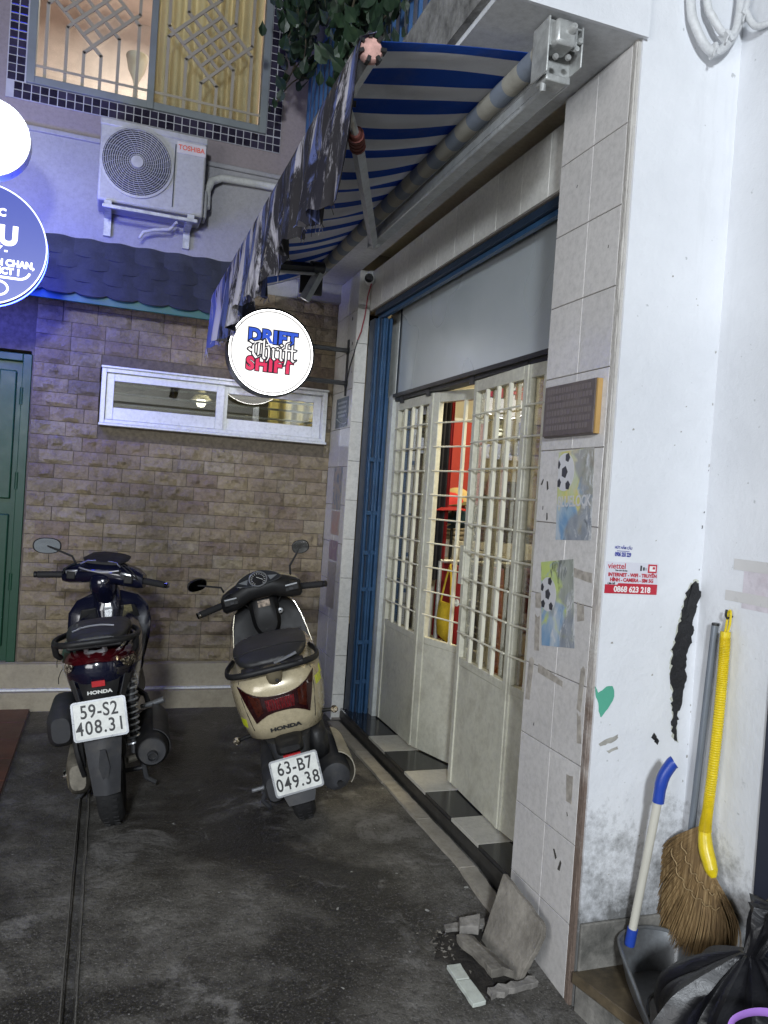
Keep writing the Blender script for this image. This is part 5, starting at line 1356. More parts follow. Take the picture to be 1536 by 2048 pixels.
# ================================================================== BROOM, DUSTPAN, BAGS, BROKEN PAVING
def spl(pts, n=8):
    out = []; P = [Vector(q) for q in pts]
    for i in range(len(P) - 1):
        p0, p1, p2, p3 = P[max(i - 1, 0)], P[i], P[i + 1], P[min(i + 2, len(P) - 1)]
        for k in range(n):
            t_ = k / n
            out.append(.5 * ((2 * p1) + (p2 - p0) * t_ + (2 * p0 - 5 * p1 + 4 * p2 - p3) * t_ ** 2 + (3 * p1 - p0 - 3 * p2 + p3) * t_ ** 3))
    out.append(P[-1]); return out
def make_corner():
    # broom
    M_y = mat('yellow_plastic', (.66, .50, .012), .35, var=.06, dirt=(.20, .14, .02), dscale=22, damt=.5, dlo=.60)
    m, t, p = newmat('broom_straw')
    n = noise_n(t, 120, 3, .5, stretch=(1, 1, .05)); n2 = noise_n(t, 9, 4, .6)
    c = ramp(t, n, [(.3, (.105, .062, .022)), (.5, (.215, .135, .055)), (.72, (.36, .25, .12))])
    c = mix(t, ramp(t, n2, [(.5, 0), (.75, .6)]), c, (.10, .055, .022))
    t.links.new(c, p.inputs['Base Color']); p.inputs['Roughness'].default_value = .75
    M_straw = m
    b0 = thing('broom', 'yellow handled straw broom hung on a hook upside against the side wall', 'broom', (1.70, 1.83, .7))
    X = 1.700
    hp = [(X + .022, 1.826, 1.075), (X + .02, 1.823, .95), (X + .012, 1.820, .75), (X + .004, 1.823, .56), (X, 1.824, .50), (X - .002, 1.815, .45), (X - .002, 1.795, .41), (X - .002, 1.775, .375)]
    hs = spl(hp, 84)
    rr = []
    for i, q in enumerate(hs):
        k = i / (len(hs) - 1)
        base = .0145 + (.004 * max(0, min(1, (k - .45) / .2)))
        if k > .62: base += .0025 * math.sin(PI * min(1, (k - .62) / .30))
        if k > .92: base *= max(.35, 1 - (k - .92) * 7)
        if .03 < k < .60: base += .0013 * (1 if (i % 3) else -1)
        rr.append(base)
    B().tube(hs, rr, 14).build('handle', M_y, b0, smooth=50)
    B().tube(spl([(X + .022, 1.828, 1.07), (X + .03, 1.833, 1.10), (X + .033, 1.833, 1.13), (X + .033, 1.824, 1.135), (X + .030, 1.820, 1.10), (X + .022, 1.820, 1.07)], 6), .0035, 6).build('hanging_loop', M_y, b0)
    # straw head: a fan spread along the wall, built of bundles
    rnd = random.Random(9)
    head = B()
    o_ = Vector((X, 1.822, .50))
    left, right = Vector((X - .02, 2.055, .275)), Vector((X - .012, 1.672, .20))
    def tip(u):
        # bottom rim of the fan from the left flank round to the right corner
        pts = [(1.985, .315), (2.024, .250), (1.985, .165), (1.93, .130), (1.87, .125), (1.80, .140), (1.735, .165), (1.678, .225)]
        f = u * (len(pts) - 1); i = min(int(f), len(pts) - 2); k = f - i
        return pts[i][0] * (1 - k) + pts[i + 1][0] * k, pts[i][1] * (1 - k) + pts[i + 1][1] * k
    def root(u):
        return (1.836 - .055 * u, .500 - .125 * u)
    def strand(u, off, r, jit):
        ty, tz = tip(u); ry, rz = root(u)
        ty += rnd.gauss(0, jit); tz += rnd.gauss(0, jit * 1.2)
        my, mz = ry * .45 + ty * .55, rz * .45 + tz * .55
        bow = (.45 - u) * .05
        my += bow; mz += abs(bow) * .25
        P = [Vector((X + off * .4, ry, rz)), Vector((X + off, my, mz)), Vector((X + off * 1.1 - .006, ty, tz))]
        head.tube(spl(P, 4), [r, r, r, r, r * .9, r * .8, r * .7, r * .55, r * .3], 4, caps=False)
    for i in range(1500):
        u = rnd.random(); strand(u, rnd.uniform(-.026, .016), rnd.uniform(.0009, .0019), .012)
    o = head.build('bristles', M_straw, b0, smooth=60, recalc=False); o['kind'] = 'stuff'
    def fan(u, v, s_):
        ty, tz = tip(u); ry, rz = root(u)
        my, mz = ry * .45 + ty * .55, rz * .45 + tz * .55
        bow = (.45 - u) * .05; my += bow; mz += abs(bow) * .25
        y = (1 - v) ** 2 * ry + 2 * v * (1 - v) * (2 * my - .5 * ry - .5 * ty) + v * v * ty
        z = (1 - v) ** 2 * rz + 2 * v * (1 - v) * (2 * mz - .5 * rz - .5 * tz) + v * v * tz
        return (X + s_ * .016 * math.sin(PI * min(.9, .15 + v * .8)) - .004, y, z)
    B().grid(lambda u, v: fan(u, v * .96, -1), 40, 10).grid(lambda u, v: fan(u, v * .96, 1), 40, 10).build('straw_body', M_straw, b0, smooth=60)
    M_tw = mat('binding_twine', (.34, .24, .12), .8)
    for k in range(6):
        u0 = .12 + .15 * k
        for v0 in (.20, .36):
            pts = [Vector(fan(min(1, u0 + .15 * q / 5), v0 + .02 * math.sin(q), -1)) + Vector((-.009, 0, 0)) for q in range(6)]
            B().tube(pts, .0016, 5).build('binding', M_tw, b0)
    h = B().tube(spl([(1.742, 1.826, 1.120), (1.725, 1.826, 1.115), (1.718, 1.826, 1.125), (1.720, 1.826, 1.14)], 5), .0035, 6).build('hook', M_black)
    tag(h, 'small black hook on the side wall that carries the broom', 'hook')
    # grey pole leaning beside the broom
    p_ = thing('grey_pole', 'thin dark grey pole leaning in the corner behind the broom handle', 'pole', (1.722, 1.90, .1))
    B().tube([(1.728, 1.876, 1.085), (1.716, 1.905, .30), (1.712, 1.915, .05)], .0105, 12).build('tube', mat('grey_painted_steel', (.16, .18, .21), .4, .3), p_)
    B().tube([(1.7285, 1.875, 1.085), (1.7285, 1.875, 1.092)], .0112, 12).build('cap', M_black, p_)
    # dustpan
    d = thing('dustpan', 'grey metal dustpan with white stick handle and blue grip standing on the doorstep', 'dustpan', (1.54, 1.78, .04))
    M_pan = mat('grey_enamel_pan', (.19, .20, .21), .34, .35, var=.12, vscale=8, dirt=(.06, .055, .05), dscale=7, damt=.7)
    M_blue = mat('blue_plastic', (.020, .060, .36), .35, var=.08); M_stick = mat('cream_stick', (.55, .53, .46), .42, var=.06)
    z0 = .043
    # outline of the tray, back rim round, open at the front
    rim = [(1.385, 1.600, .075), (1.438, 1.760, .110), (1.487, 1.895, .135), (1.512, 1.925, .150), (1.56, 1.936, .156), (1.62, 1.932, .156), (1.675, 1.905, .150), (1.695, 1.86, .140), (1.672, 1.73, .105), (1.625, 1.58, .070)]
    flo = [(1.398, 1.605, z0), (1.452, 1.752, z0), (1.502, 1.868, z0), (1.522, 1.893, z0), (1.56, 1.902, z0), (1.615, 1.898, z0), (1.66, 1.875, z0), (1.678, 1.84, z0), (1.658, 1.725, z0), (1.613, 1.587, z0)]
    rs, fs_ = spl(rim, 5), spl(flo, 5)
    b = B(); nn = len(rs)
    b.add(rs + fs_, [(i, i + 1, nn + i + 1, nn + i) for i in range(nn - 1)])
    b.add(fs_, [tuple(range(nn))])
    b.build('pan', M_pan, d, smooth=50, solid=.003)
    B().tube(rs, .0055, 8).build('rolled_rim', M_pan, d)
    B().tube(spl([(1.46, 1.72, z0 + .004), (1.52, 1.79, z0 + .005), (1.60, 1.80, z0 + .005), (1.655, 1.74, z0 + .004)], 6), .004, 6).build('crease', M_pan, d)
    B().tube([(1.532, 1.905, .150), (1.548, 1.848, .60)], .0125, 12).build('stick', M_stick, d)
    B().tube([(1.5312, 1.908, .128), (1.5331, 1.901, .180)], .0155, 12).build('socket', M_blue, d)
    g = spl([(1.5472, 1.8495, .575), (1.549, 1.846, .625), (1.556, 1.842, .658), (1.572, 1.835, .690), (1.578, 1.832, .697)], 6)
    B().tube(g, [.0155] * 6 + [.0165] * (len(g) - 8) + [.0175, .0175], 14, caps=False).build('grip', M_blue, d, solid=.0025)
    # black rubbish bag
    m, t, p = newmat('black_bag_film')
    p.inputs['Base Color'].default_value = (.008, .008, .010, 1); p.inputs['Roughness'].default_value = .36
    hh = noise_n(t, 9, 7, .6, stretch=(1, 1, 2.2), dist=1.3)
    w_ = t.nodes.new('ShaderNodeTexVoronoi'); w_.feature = 'DISTANCE_TO_EDGE'; w_.inputs['Scale'].default_value = 14
    bump(t, p, hh, .22, .02)
    M_bag = m
    def bag(name, label, c, rx, ry, h, knot, seed):
        o = thing(name, label, 'rubbish bag', (c[0], c[1], c[2]))
        rings = []; nn = 72; nr = 26
        for k in range(nr):
            v = k / (nr - 1)
            prof = (math.sin(PI * min(1, v * .62 + .12)) ** .6) * (1 - v ** 3 * .88)
            ring = []
            for j in range(nn):
                a = 2 * PI * j / nn
                pleat = v ** 1.2 * (.26 * math.sin(a * 9 + 2 * v) + .16 * math.sin(a * 17 + seed) + .10 * math.sin(a * 29 - v))
                lump = .13 * noise.noise((math.cos(a) * 1.5, math.sin(a) * 1.5, v * 2.2 + seed)) + .06 * noise.noise((math.cos(a) * 4, math.sin(a) * 4, v * 6 + seed))
                r_ = max(.05, prof * (1 + lump) + prof * pleat * .6)
                top = Vector((knot[0], knot[1], 0)) * v ** 2.2
                ring.append(Vector((c[0] + rx * r_ * math.cos(a), c[1] + ry * r_ * math.sin(a), c[2] + h * v)) + top)
            rings.append(ring)
        B().loft(rings).build('body', M_bag, o, smooth=70)
        kx, ky, kz = c[0] + knot[0], c[1] + knot[1], c[2] + h
        rings = []
        for k in range(9):
            v = k / 8
            ring = []
            for j in range(30):
                a = 2 * PI * j / 30
                r_ = (.020 + .035 * v ** 1.6) * (1 + .35 * math.sin(a * 6 + v * 4) * v + .2 * math.sin(a * 13))
                ring.append(Vector((kx + .055 * v + r_ * math.cos(a) * .8, ky - .01 * v + r_ * math.sin(a), kz - .012 + .125 * v)))
            rings.append(ring)
        B().loft(rings).build('tied_neck', M_bag, o, smooth=70)
        return o
    bag('rubbish_bag', 'shiny black tied rubbish bag in the lower right corner in front of the broom', (1.548, 1.47, .0), .250, .23, .350, (-.01, .0, 0), 3)
    # purple handled bag at the corner
    M_pu = mat('purple_plastic', (.34, .17, .55), .35)
    o = thing('purple_handle_bag', 'dark bag with a pale purple strap at the very bottom right corner', 'bag', (1.40, 1.20, .0))
    rings = []
    for k in range(9):
        v = k / 8
        rings.append([Vector((1.40 + .14 * (1 - .35 * v) * math.copysign(abs(math.cos(a)) ** .7, math.cos(a)), 1.20 + .08 * (1 - .4 * v) * math.sin(a) * (1 + .1 * math.sin(5 * a)), .0 + .31 * v + .02 * math.cos(2 * a) * v)) for a in [2 * PI * j / 28 for j in range(28)]])
    B().loft(rings).build('body', M_bag, o, smooth=60)
    B().tube(spl([(1.262, 1.25, .27), (1.272, 1.255, .345), (1.288, 1.255, .375), (1.36, 1.25, .378), (1.46, 1.22, .35)], 6), .009, 8, flat=.3).build('strap', M_pu, o)
    # ------------ broken paving at the pillar foot
    M_slab = mat('worn_stone_slab', (.235, .215, .185), .8, var=.3, vscale=9, bmp=.6, bscale=38, dirt=(.10, .088, .072), dscale=7, damt=.8, dlo=.44)
    M_frag = mat('mortar_stone', (.26, .245, .225), .85, var=.3, vscale=16, bmp=.7, bscale=40, dirt=(.09, .085, .08), dscale=10, damt=.7)
    M_frag2 = mat('broken_slab_stone', (.20, .185, .160), .85, var=.35, vscale=14, bmp=.8, bscale=32, dirt=(.075, .066, .055), dscale=9, damt=.85, dlo=.44)
    M_wt = mat('pale_strip_tile', (.56, .60, .55), .3, var=.05, vscale=8, dirt=(.30, .30, .26), dscale=14, damt=.4)
    def quad_slab(name, label, P, th, mt, cat='paving slab', group=None, rough=.004, seed=1, nrm_flip=False):
        """P: corners of the visible face, in order"""
        r = random.Random(seed); P = [Vector(q) for q in P]
        n = (P[1] - P[0]).cross(P[-1] - P[0]).normalized()
        if nrm_flip: n = -n
        out = []
        for a, b_ in zip(P, P[1:] + P[:1]):
            k = max(2, int((b_ - a).length / .02))
            for i in range(k):
                q = a.lerp(b_, i / k)
                if i: q += (b_ - a).normalized().cross(n) * r.uniform(-rough, rough)
                out.append(q)
        m_ = len(out); bk = [q - n * th for q in out]
        fs = [tuple(range(m_)), tuple(range(2 * m_ - 1, m_ - 1, -1))] + [(i, m_ + i, m_ + (i + 1) % m_, (i + 1) % m_) for i in range(m_)]
        o = B().add(out + bk, fs).build(name, mt, None, smooth=0, bevel=.0018)
        return tag(o, label, cat, group)
    quad_slab('leaning_slab', 'square worn stone slab propped up against the foot of the front pillar', [(1.262, 2.292, -.045), (1.283, 2.088, -.070), (1.332, 2.066, .055), (1.346, 2.066, .085), (1.354, 2.078, .105), (1.356, 2.095, .116), (1.330, 2.296, .172)], .018, M_slab, rough=.002, nrm_flip=True)
    quad_slab('flat_slab', 'broken stone slab lying flat in the hole before the propped slab', [(1.150, 2.278, -.026), (1.185, 2.262, -.022), (1.208, 2.262, -.030), (1.236, 2.17, -.040), (1.258, 2.086, -.046), (1.225, 2.095, -.036), (1.182, 2.090, -.036), (1.170, 2.18, -.030)], .028, M_frag2, rough=.005, seed=2)
    quad_slab('slab_fragment', 'small broken slab fragment behind the flat slab in the hole', [(1.160, 2.282, -.008), (1.180, 2.330, -.004), (1.252, 2.322, .006), (1.222, 2.268, -.006)], .030, M_frag, rough=.006, seed=3)
    G = 'pale tile strips round the broken hole'
    quad_slab('strip_tile', 'pale tile strip nearest the flat slab on the left side of the hole', [(1.076, 2.188, -.050), (1.122, 2.187, -.050), (1.122, 2.119, -.056), (1.078, 2.120, -.056)], .014, M_wt, 'tile', G, .0015, 4)
    quad_slab('strip_tile', 'longer pale tile strip nearest the viewer beside the hole', [(1.078, 2.116, -.056), (1.122, 2.115, -.056), (1.130, 2.022, -.066), (1.086, 2.018, -.066)], .014, M_wt, 'tile', G, .0015, 5)
    quad_slab('strip_tile', 'left grey tile piece of the row behind the hole', [(1.146, 2.374, -.030), (1.214, 2.377, -.030), (1.212, 2.346, -.034), (1.142, 2.348, -.034)], .014, M_frag, 'tile', G, .002, 6)
    quad_slab('strip_tile', 'right grey tile piece of the row behind the hole', [(1.217, 2.377, -.030), (1.300, 2.380, -.030), (1.288, 2.345, -.034), (1.215, 2.346, -.034)], .014, M_frag, 'tile', G, .002, 7)
    quad_slab('mortar_strip', 'rough broken mortar strip at the near side of the hole', [(1.150, 2.058, -.056), (1.318, 2.072, -.052), (1.318, 2.046, -.054), (1.150, 2.026, -.060)], .02, M_frag, 'mortar', None, .007, 8)
    # the hole itself: loose dirt and chips
    M_dirt = mat('dark_loose_dirt', (.028, .024, .020), .95, var=.5, vscale=22, bmp=.9, bscale=50)
    P = [(1.085, 2.30), (1.125, 2.36), (1.17, 2.345), (1.29, 2.345), (1.325, 2.25), (1.325, 2.065), (1.15, 2.05), (1.122, 2.12), (1.118, 2.20), (1.06, 2.24)]
    def hz(x, y): return gz(y) + .003 + .006 * noise.noise((x * 30, y * 30, 0))
    ctr = (1.2, 2.2)
    vs_, fs_ = [], []
    ring = []
    for a, b_ in zip(P, P[1:] + P[:1]):
        for i in range(6):
            q = Vector(a).lerp(Vector(b_), i / 6); ring.append((q.x + random.uniform(-.006, .006), q.y + random.uniform(-.006, .006)))
    nR = len(ring)
    for s_ in (1.0, .85, .6, .3):
        for (x, y) in ring:
            X_, Y_ = ctr[0] + (x - ctr[0]) * s_, ctr[1] + (y - ctr[1]) * s_
            vs_.append((X_, Y_, (gz(Y_) + .002) if s_ == 1 else hz(X_, Y_) + .002))
    for k in range(3):
        for i in range(nR): fs_.append((k * nR + i, k * nR + (i + 1) % nR, (k + 1) * nR + (i + 1) % nR, (k + 1) * nR + i))
    fs_.append(tuple(range(3 * nR, 4 * nR)))
    o = B().add(vs_, fs_).build('loose_dirt', M_dirt, None, smooth=0)
    tag(o, 'dark loose dirt in the broken hole at the pillar foot', 'dirt', None, 'stuff')
    ch = B(); rnd = random.Random(21)
    for i in range(100):
        x, y = (rnd.gauss(1.11, .035), rnd.gauss(2.30, .04)) if i % 2 else (rnd.uniform(1.08, 1.32), rnd.uniform(2.02, 2.38))
        s_ = rnd.uniform(.003, .010)
        q = [Vector((rnd.uniform(-1, 1), rnd.uniform(-1, 1), rnd.uniform(-.6, .6))).normalized() * s_ for _ in range(4)]
        ch.add([v_ + Vector((x, y, gz(y) + .006)) for v_ in q], [(0, 1, 2), (0, 2, 3), (0, 3, 1), (1, 3, 2)])
    for i in range(150):
        x, y = rnd.uniform(-.3, 1.33), rnd.uniform(1.85, 3.9); s_ = rnd.uniform(.0010, .0034)
        q = [Vector((rnd.uniform(-1, 1), rnd.uniform(-1, 1), rnd.uniform(-.6, .6))).normalized() * s_ for _ in range(4)]
        ch.add([v_ + Vector((x, y, gz(y) + .004)) for v_ in q], [(0, 1, 2), (0, 2, 3), (0, 3, 1), (1, 3, 2)])
    o = ch.build('stone_chips', M_frag2, None, smooth=0); tag(o, 'small stone chips scattered round the hole and over the paving', 'gravel', None, 'stuff')
make_corner()
# ================================================================== SCOOTERS
def sgp(v, e): return math.copysign(abs(v) ** e, v)
def ring_xy(cx, cy, z, hx, hy, p=2.6, n=28):
    return [Vector((cx + hx * sgp(math.cos(2 * PI * j / n), 2 / p), cy + hy * sgp(math.sin(2 * PI * j / n), 2 / p), z)) for j in range(n)]
def ring_xz(y, cz, hw, hh, p=2.6, n=24, cx=0):
    return [Vector((cx + hw * sgp(math.cos(2 * PI * j / n), 2 / p), y, cz + hh * sgp(math.sin(2 * PI * j / n), 2 / p))) for j in range(n)]
def ring_yz(x, cy, cz, hy, hz, p=2.4, n=20):
    return [Vector((x, cy + hy * sgp(math.cos(2 * PI * j / n), 2 / p), cz + hz * sgp(math.sin(2 * PI * j / n), 2 / p))) for j in range(n)]

M_bblk = mat('scooter_black_plastic', (.013, .013, .014), .48, var=.2, spec=.3, dirt=(.045, .042, .038), dscale=16, damt=.5)
M_bgry = mat('scooter_grey_plastic', (.034, .035, .039), .55, var=.2, spec=.35, dirt=(.085, .078, .068), dscale=13, damt=.6)
M_bnavy = mat('scooter_navy_paint', (.006, .007, .020), .16, var=.1, coat=.8)
M_beige = mat('scooter_champagne_paint', (.50, .43, .285), .28, .12, var=.04, vscale=4, coat=.5, dirt=(.24, .20, .13), dscale=7, damt=.3)
M_seat = mat('seat_vinyl', (.020, .020, .021), .5, var=.12, bmp=.12, bscale=180)
M_eng = mat('engine_alloy', (.24, .22, .18), .5, .6, var=.3, vscale=18, dirt=(.05, .045, .04), dscale=14, damt=.7)
M_chrome = mat('chrome', (.70, .70, .68), .14, 1.0, var=.05)
M_mirror = mat('mirror_glass', (.85, .87, .88), .03, 1.0, var=.0, rvar=.0)
M_tailred = mat('tail_light_red', (.042, .003, .005), .10, var=.3, vscale=60, coat=.6)
M_redref = mat('red_reflector', (.40, .02, .025), .25, var=.1)
M_amber = mat('amber_lens', (.045, .009, .005), .12, var=.5, vscale=90)
M_plate = mat('number_plate_white', (.70, .71, .68), .4, var=.03, dirt=(.45, .44, .40), dscale=12, damt=.3)
M_ink = mat('number_plate_black', (.018, .018, .02), .5)
M_brs = mat('drum_alloy', (.42, .36, .24), .45, .5, var=.3, vscale=16, dirt=(.14, .11, .07), dscale=12, damt=.6)
M_silver = mat('silver_trim', (.42, .43, .45), .3, .7)
def lens_mat():
    m, t, p = newmat('painted_glint_lens')
    v = t.nodes.new('ShaderNodeTexVoronoi'); v.inputs['Scale'].default_value = 130
    g = t.nodes.new('ShaderNodeNewGeometry'); t.links.new(g.outputs['Position'], v.inputs['Vector'])
    t.links.new(ramp(t, v.outputs['Color'], [(.3, (.05, .045, .04)), (.62, (.20, .17, .12)), (.72, (.85, .75, .6))]), p.inputs['Base Color'])  # facet glints painted into the colour as bright cells
    p.inputs['Roughness'].default_value = .12; p.inputs['Metallic'].default_value = .5
    return m
M_lens = lens_mat()
M_dash = mat('dash_glass', (.03, .032, .036), .08, var=.1, coat=.6)

def wheel(root, c, R_, w, name='wheel', mx=None):
    prof = []
    for i in range(15):
        a = PI * (i / 14) - PI / 2
        prof.append((R_ - w * .46 + w * .46 * math.cos(a), w * .55 * math.sin(a)))
    prof = [(R_ - w * .62, -w * .42)] + prof + [(R_ - w * .62, w * .42)]
    ty = B().lathe(prof, c, 'X', 56, mx=mx).build('wheel', M_rubber, root, local=True)
    tr = B()
    for k in range(44):
        a = 2 * PI * k / 44
        for s in (-1, 1):
            q = Vector(c) + Vector((s * w * .22, (R_ - .0005) * math.cos(a), (R_ - .0005) * math.sin(a)))
            tr.box(q, (w * .24, .012, .0024), rot=(a - PI / 2, 0, 0), mx=mx)
    tr.build('tread', M_rubber, ty, local=True)['kind'] = 'stuff'
    B().lathe([(R_ - w * .62, -w * .44), (R_ - w * .70, -w * .40), (R_ - w * .75, -w * .1), (R_ - w * .75, w * .1), (R_ - w * .70, w * .40), (R_ - w * .62, w * .44)], c, 'X', 48, mx=mx).build('rim', M_bgry, ty, local=True)
    b = B()
    for k in range(5):
        a = 2 * PI * k / 5
        L = R_ - w * .7
        b.box(Vector(c) + Vector((0, L * .5 * math.cos(a), L * .5 * math.sin(a))), (.03, L, .035), rot=(a, 0, 0), mx=mx)
    b.cyl(Vector(c) - Vector((.05, 0, 0)), Vector(c) + Vector((.05, 0, 0)), .035, n=18, mx=mx)
    b.build('spokes', M_bgry, ty, local=True)
    return ty
def number_plate(root, c, tilt, roll, l1, l2, frame_w=.006):
    mx = Matrix.Translation(c) @ Matrix.Rotation(roll, 4, 'Y') @ Matrix.Rotation(tilt, 4, 'X') @ basis((1, 0, 0), (0, 0, 1), (0, 0, 0))
    # mx: local x right, y up, z towards the viewer
    W_, H_ = .196, .146
    def rr(w, h, r, n=5):
        out = []
        for cx, cy, a0 in ((w / 2 - r, h / 2 - r, 0), (-w / 2 + r, h / 2 - r, PI / 2), (-w / 2 + r, -h / 2 + r, PI), (w / 2 - r, -h / 2 + r, 1.5 * PI)):
            out += [(cx + r * math.cos(a0 + PI / 2 * i / n), cy + r * math.sin(a0 + PI / 2 * i / n)) for i in range(n + 1)]
        return out
    pl = B().prism(rr(W_, H_, .012), .003, mx).build('number_plate', M_plate, root, local=True)
    o, i_ = rr(W_, H_, .012), rr(W_ - .014, H_ - .014, .008)
    n = len(o); b = B()
    b.add([(x, y, .003) for x, y in o] + [(x, y, .0055) for x, y in o] + [(x, y, .0055) for x, y in i_] + [(x, y, .003) for x, y in i_],
          [(k * n + q, k * n + (q + 1) % n, ((k + 1) % 4) * n + (q + 1) % n, ((k + 1) % 4) * n + q) for k in range(4) for q in range(n)], 0, mx)
    b.build('plate_frame', M_silver, pl, local=True)
    for s, y, sz, spc in ((l1, .030, .070, 1.08), (l2, -.030, .070, 1.16)):
        o_ = text(s, sz, mx @ Matrix.Translation((0, y, .0034)), M_ink, pl, name='plate_number', bold=.0010, sx=.80, depth=.0004, local=True, space=spc)
    for x in (-.05, .05): pass
    return pl
def mirror(root, base, mid, head, ax, ay, facing, mx, glassmat=None):
    m = B().tube([base, mid, head], [.006, .0055, .005], 8, mx=mx).build('mirror', M_bblk, root, local=True)
    f = Vector(facing).normalized(); r = f.cross(Vector((0, 0, 1))).normalized() * -1; u = r.cross(f) * -1
    u = Vector((0, 0, 1)) - f * f.z; u.normalize(); r = u.cross(f)
    def el(k, dz, p=2.4): return [Vector(head) + r * (ax * k * sgp(math.cos(a), 2 / p)) + u * (ay * k * sgp(math.sin(a), 2 / p)) + f * dz for a in [2 * PI * j / 28 for j in range(28)]]
    B().loft([el(.35, -.034), el(.75, -.026), el(.97, -.010), el(1.0, .0), el(.94, .003)], mx=mx).build('mirror_shell', M_bblk, m, local=True)
    B().loft([el(.91, .0032), el(.90, .0045)], mx=mx).build('mirror_glass', glassmat or M_mirror, m, local=True)
    return m
def grip(root, a, b_, mx, lever_dir=(0, .035, -.008), endmat=None):
    a, b_ = Vector(a), Vector(b_); d = (b_ - a).normalized()
    g = B()
    n = 16
    g.tube([a.lerp(b_, i / n) for i in range(n + 1)], [.0165 + (.0012 if i % 2 else 0) for i in range(n + 1)], 12, mx=mx)
    o = g.build('grip', M_rubber, root, local=True)
    B().tube([b_, b_ + d * .004, b_ + d * .016, b_ + d * .018], [.012, .016, .016, .010], 12, mx=mx).build('bar_end', endmat or M_bblk, o, local=True)
    l = Vector(lever_dir)
    B().tube([a + l * .6 - d * .02, a + l + d * .02, a.lerp(b_, .55) + l * .95, b_ + l * .75], [.008, .007, .006, .008], 8, mx=mx, flat=.6).build('brake_lever', M_silver, o, local=True)
    return o
def steer(py, pz, ang, rake=26):
    ax = Vector((0, -math.sin(math.radians(rake)), math.cos(math.radians(rake))))
    T_ = Matrix.Translation((0, py, pz))
    return T_ @ Matrix.Rotation(ang, 4, ax) @ T_.inverted()
def spring(root, a, b_, r, turns, wire, mt):
    a, b_ = Vector(a), Vector(b_); d = (b_ - a); n = turns * 12
    u = d.normalized().cross(Vector((0, 1, 0))).normalized(); v = d.normalized().cross(u)
    pts = [a + d * (i / n) + (u * math.cos(2 * PI * i / 12) + v * math.sin(2 * PI * i / 12)) * r for i in range(n + 1)]
    s = B().tube([a - d * .12, a + d * .45], .012, 10).tube([a + d * .45, b_ + d * .12], .017, 10).build('shock_absorber', M_bgry, root, local=True)
    B().tube(pts, wire, 6).build('coil_spring', mt, s, local=True)
    return s
def curved_patch(pts_top, pts_bot, yfun, nv=5):
    """strip between two x-z polylines laid on the surface y = yfun(x, z)"""
    rows = []
    for j in range(nv + 1):
        v = j / nv
        rows.append([Vector((t_[0] * (1 - v) + q[0] * v, 0, t_[1] * (1 - v) + q[1] * v)) for t_, q in zip(pts_top, pts_bot)])
    for r in rows:
        for q in r: q.y = yfun(q.x, q.z)
    n = len(pts_top); b = B()
    b.add([q for r in rows for q in r], [(j * n + i, j * n + i + 1, (j + 1) * n + i + 1, (j + 1) * n + i) for j in range(nv) for i in range(n - 1)])
    return b
def resample(pl, n):
    pl = [Vector((a, b_, 0)) for a, b_ in pl]; L = [0]
    for a, b_ in zip(pl, pl[1:]): L.append(L[-1] + (b_ - a).length)
    out = []
    for i in range(n + 1):
        s = L[-1] * i / n; k = 0
        while k < len(L) - 2 and L[k + 1] < s: k += 1
        f = (s - L[k]) / max(1e-9, L[k + 1] - L[k]); q = pl[k].lerp(pl[k + 1], f); out.append((q.x, q.y))
    return out

def front_end(root, wy, R_, w, mx, paint):
    fw = wheel(root, (0, wy, R_), R_, w, mx=mx)
    f = B()
    for s in (-1, 1):
        f.tube([(s * .062, wy, R_), (s * .062, wy - .075, R_ + .17), (s * .05, wy - .15, R_ + .34)], [.018, .018, .022], 10, mx=mx)
    f.build('fork', M_bgry, root, local=True)
    rings = []
    for i in range(13):
        a = math.radians(20 + 150 * i / 12)
        r1 = R_ + .018
        c = Vector((0, wy + r1 * math.cos(a), R_ + r1 * math.sin(a))); rad = Vector((0, math.cos(a), math.sin(a)))
        rings.append([c + Vector((x, 0, 0)) + rad * (-.03 * (abs(x) / (w * .62)) ** 2.2) for x in [w * .62 * (k / 4 - 1) for k in range(9)]])
    B().loft(rings, caps=False, closed=False, mx=mx).build('front_fender', paint, root, local=True, solid=.003)

def tail_y(rings, x, z):
    """rear surface of a body built from ring_xy rings: (z, cy, hx, hy, p)"""
    for a, b_ in zip(rings, rings[1:]):
        if a[0] <= z <= b_[0]: f = (z - a[0]) / (b_[0] - a[0]); break
    else:
        a, b_, f = (rings[0], rings[0], 0) if z < rings[0][0] else (rings[-1], rings[-1], 0)
    cy, hx, hy, p = (a[k] * (1 - f) + b_[k] * f for k in (1, 2, 3, 4))
    k = min(.999, abs(x) / hx)
    return cy - hy * (1 - k ** p) ** (1 / p)

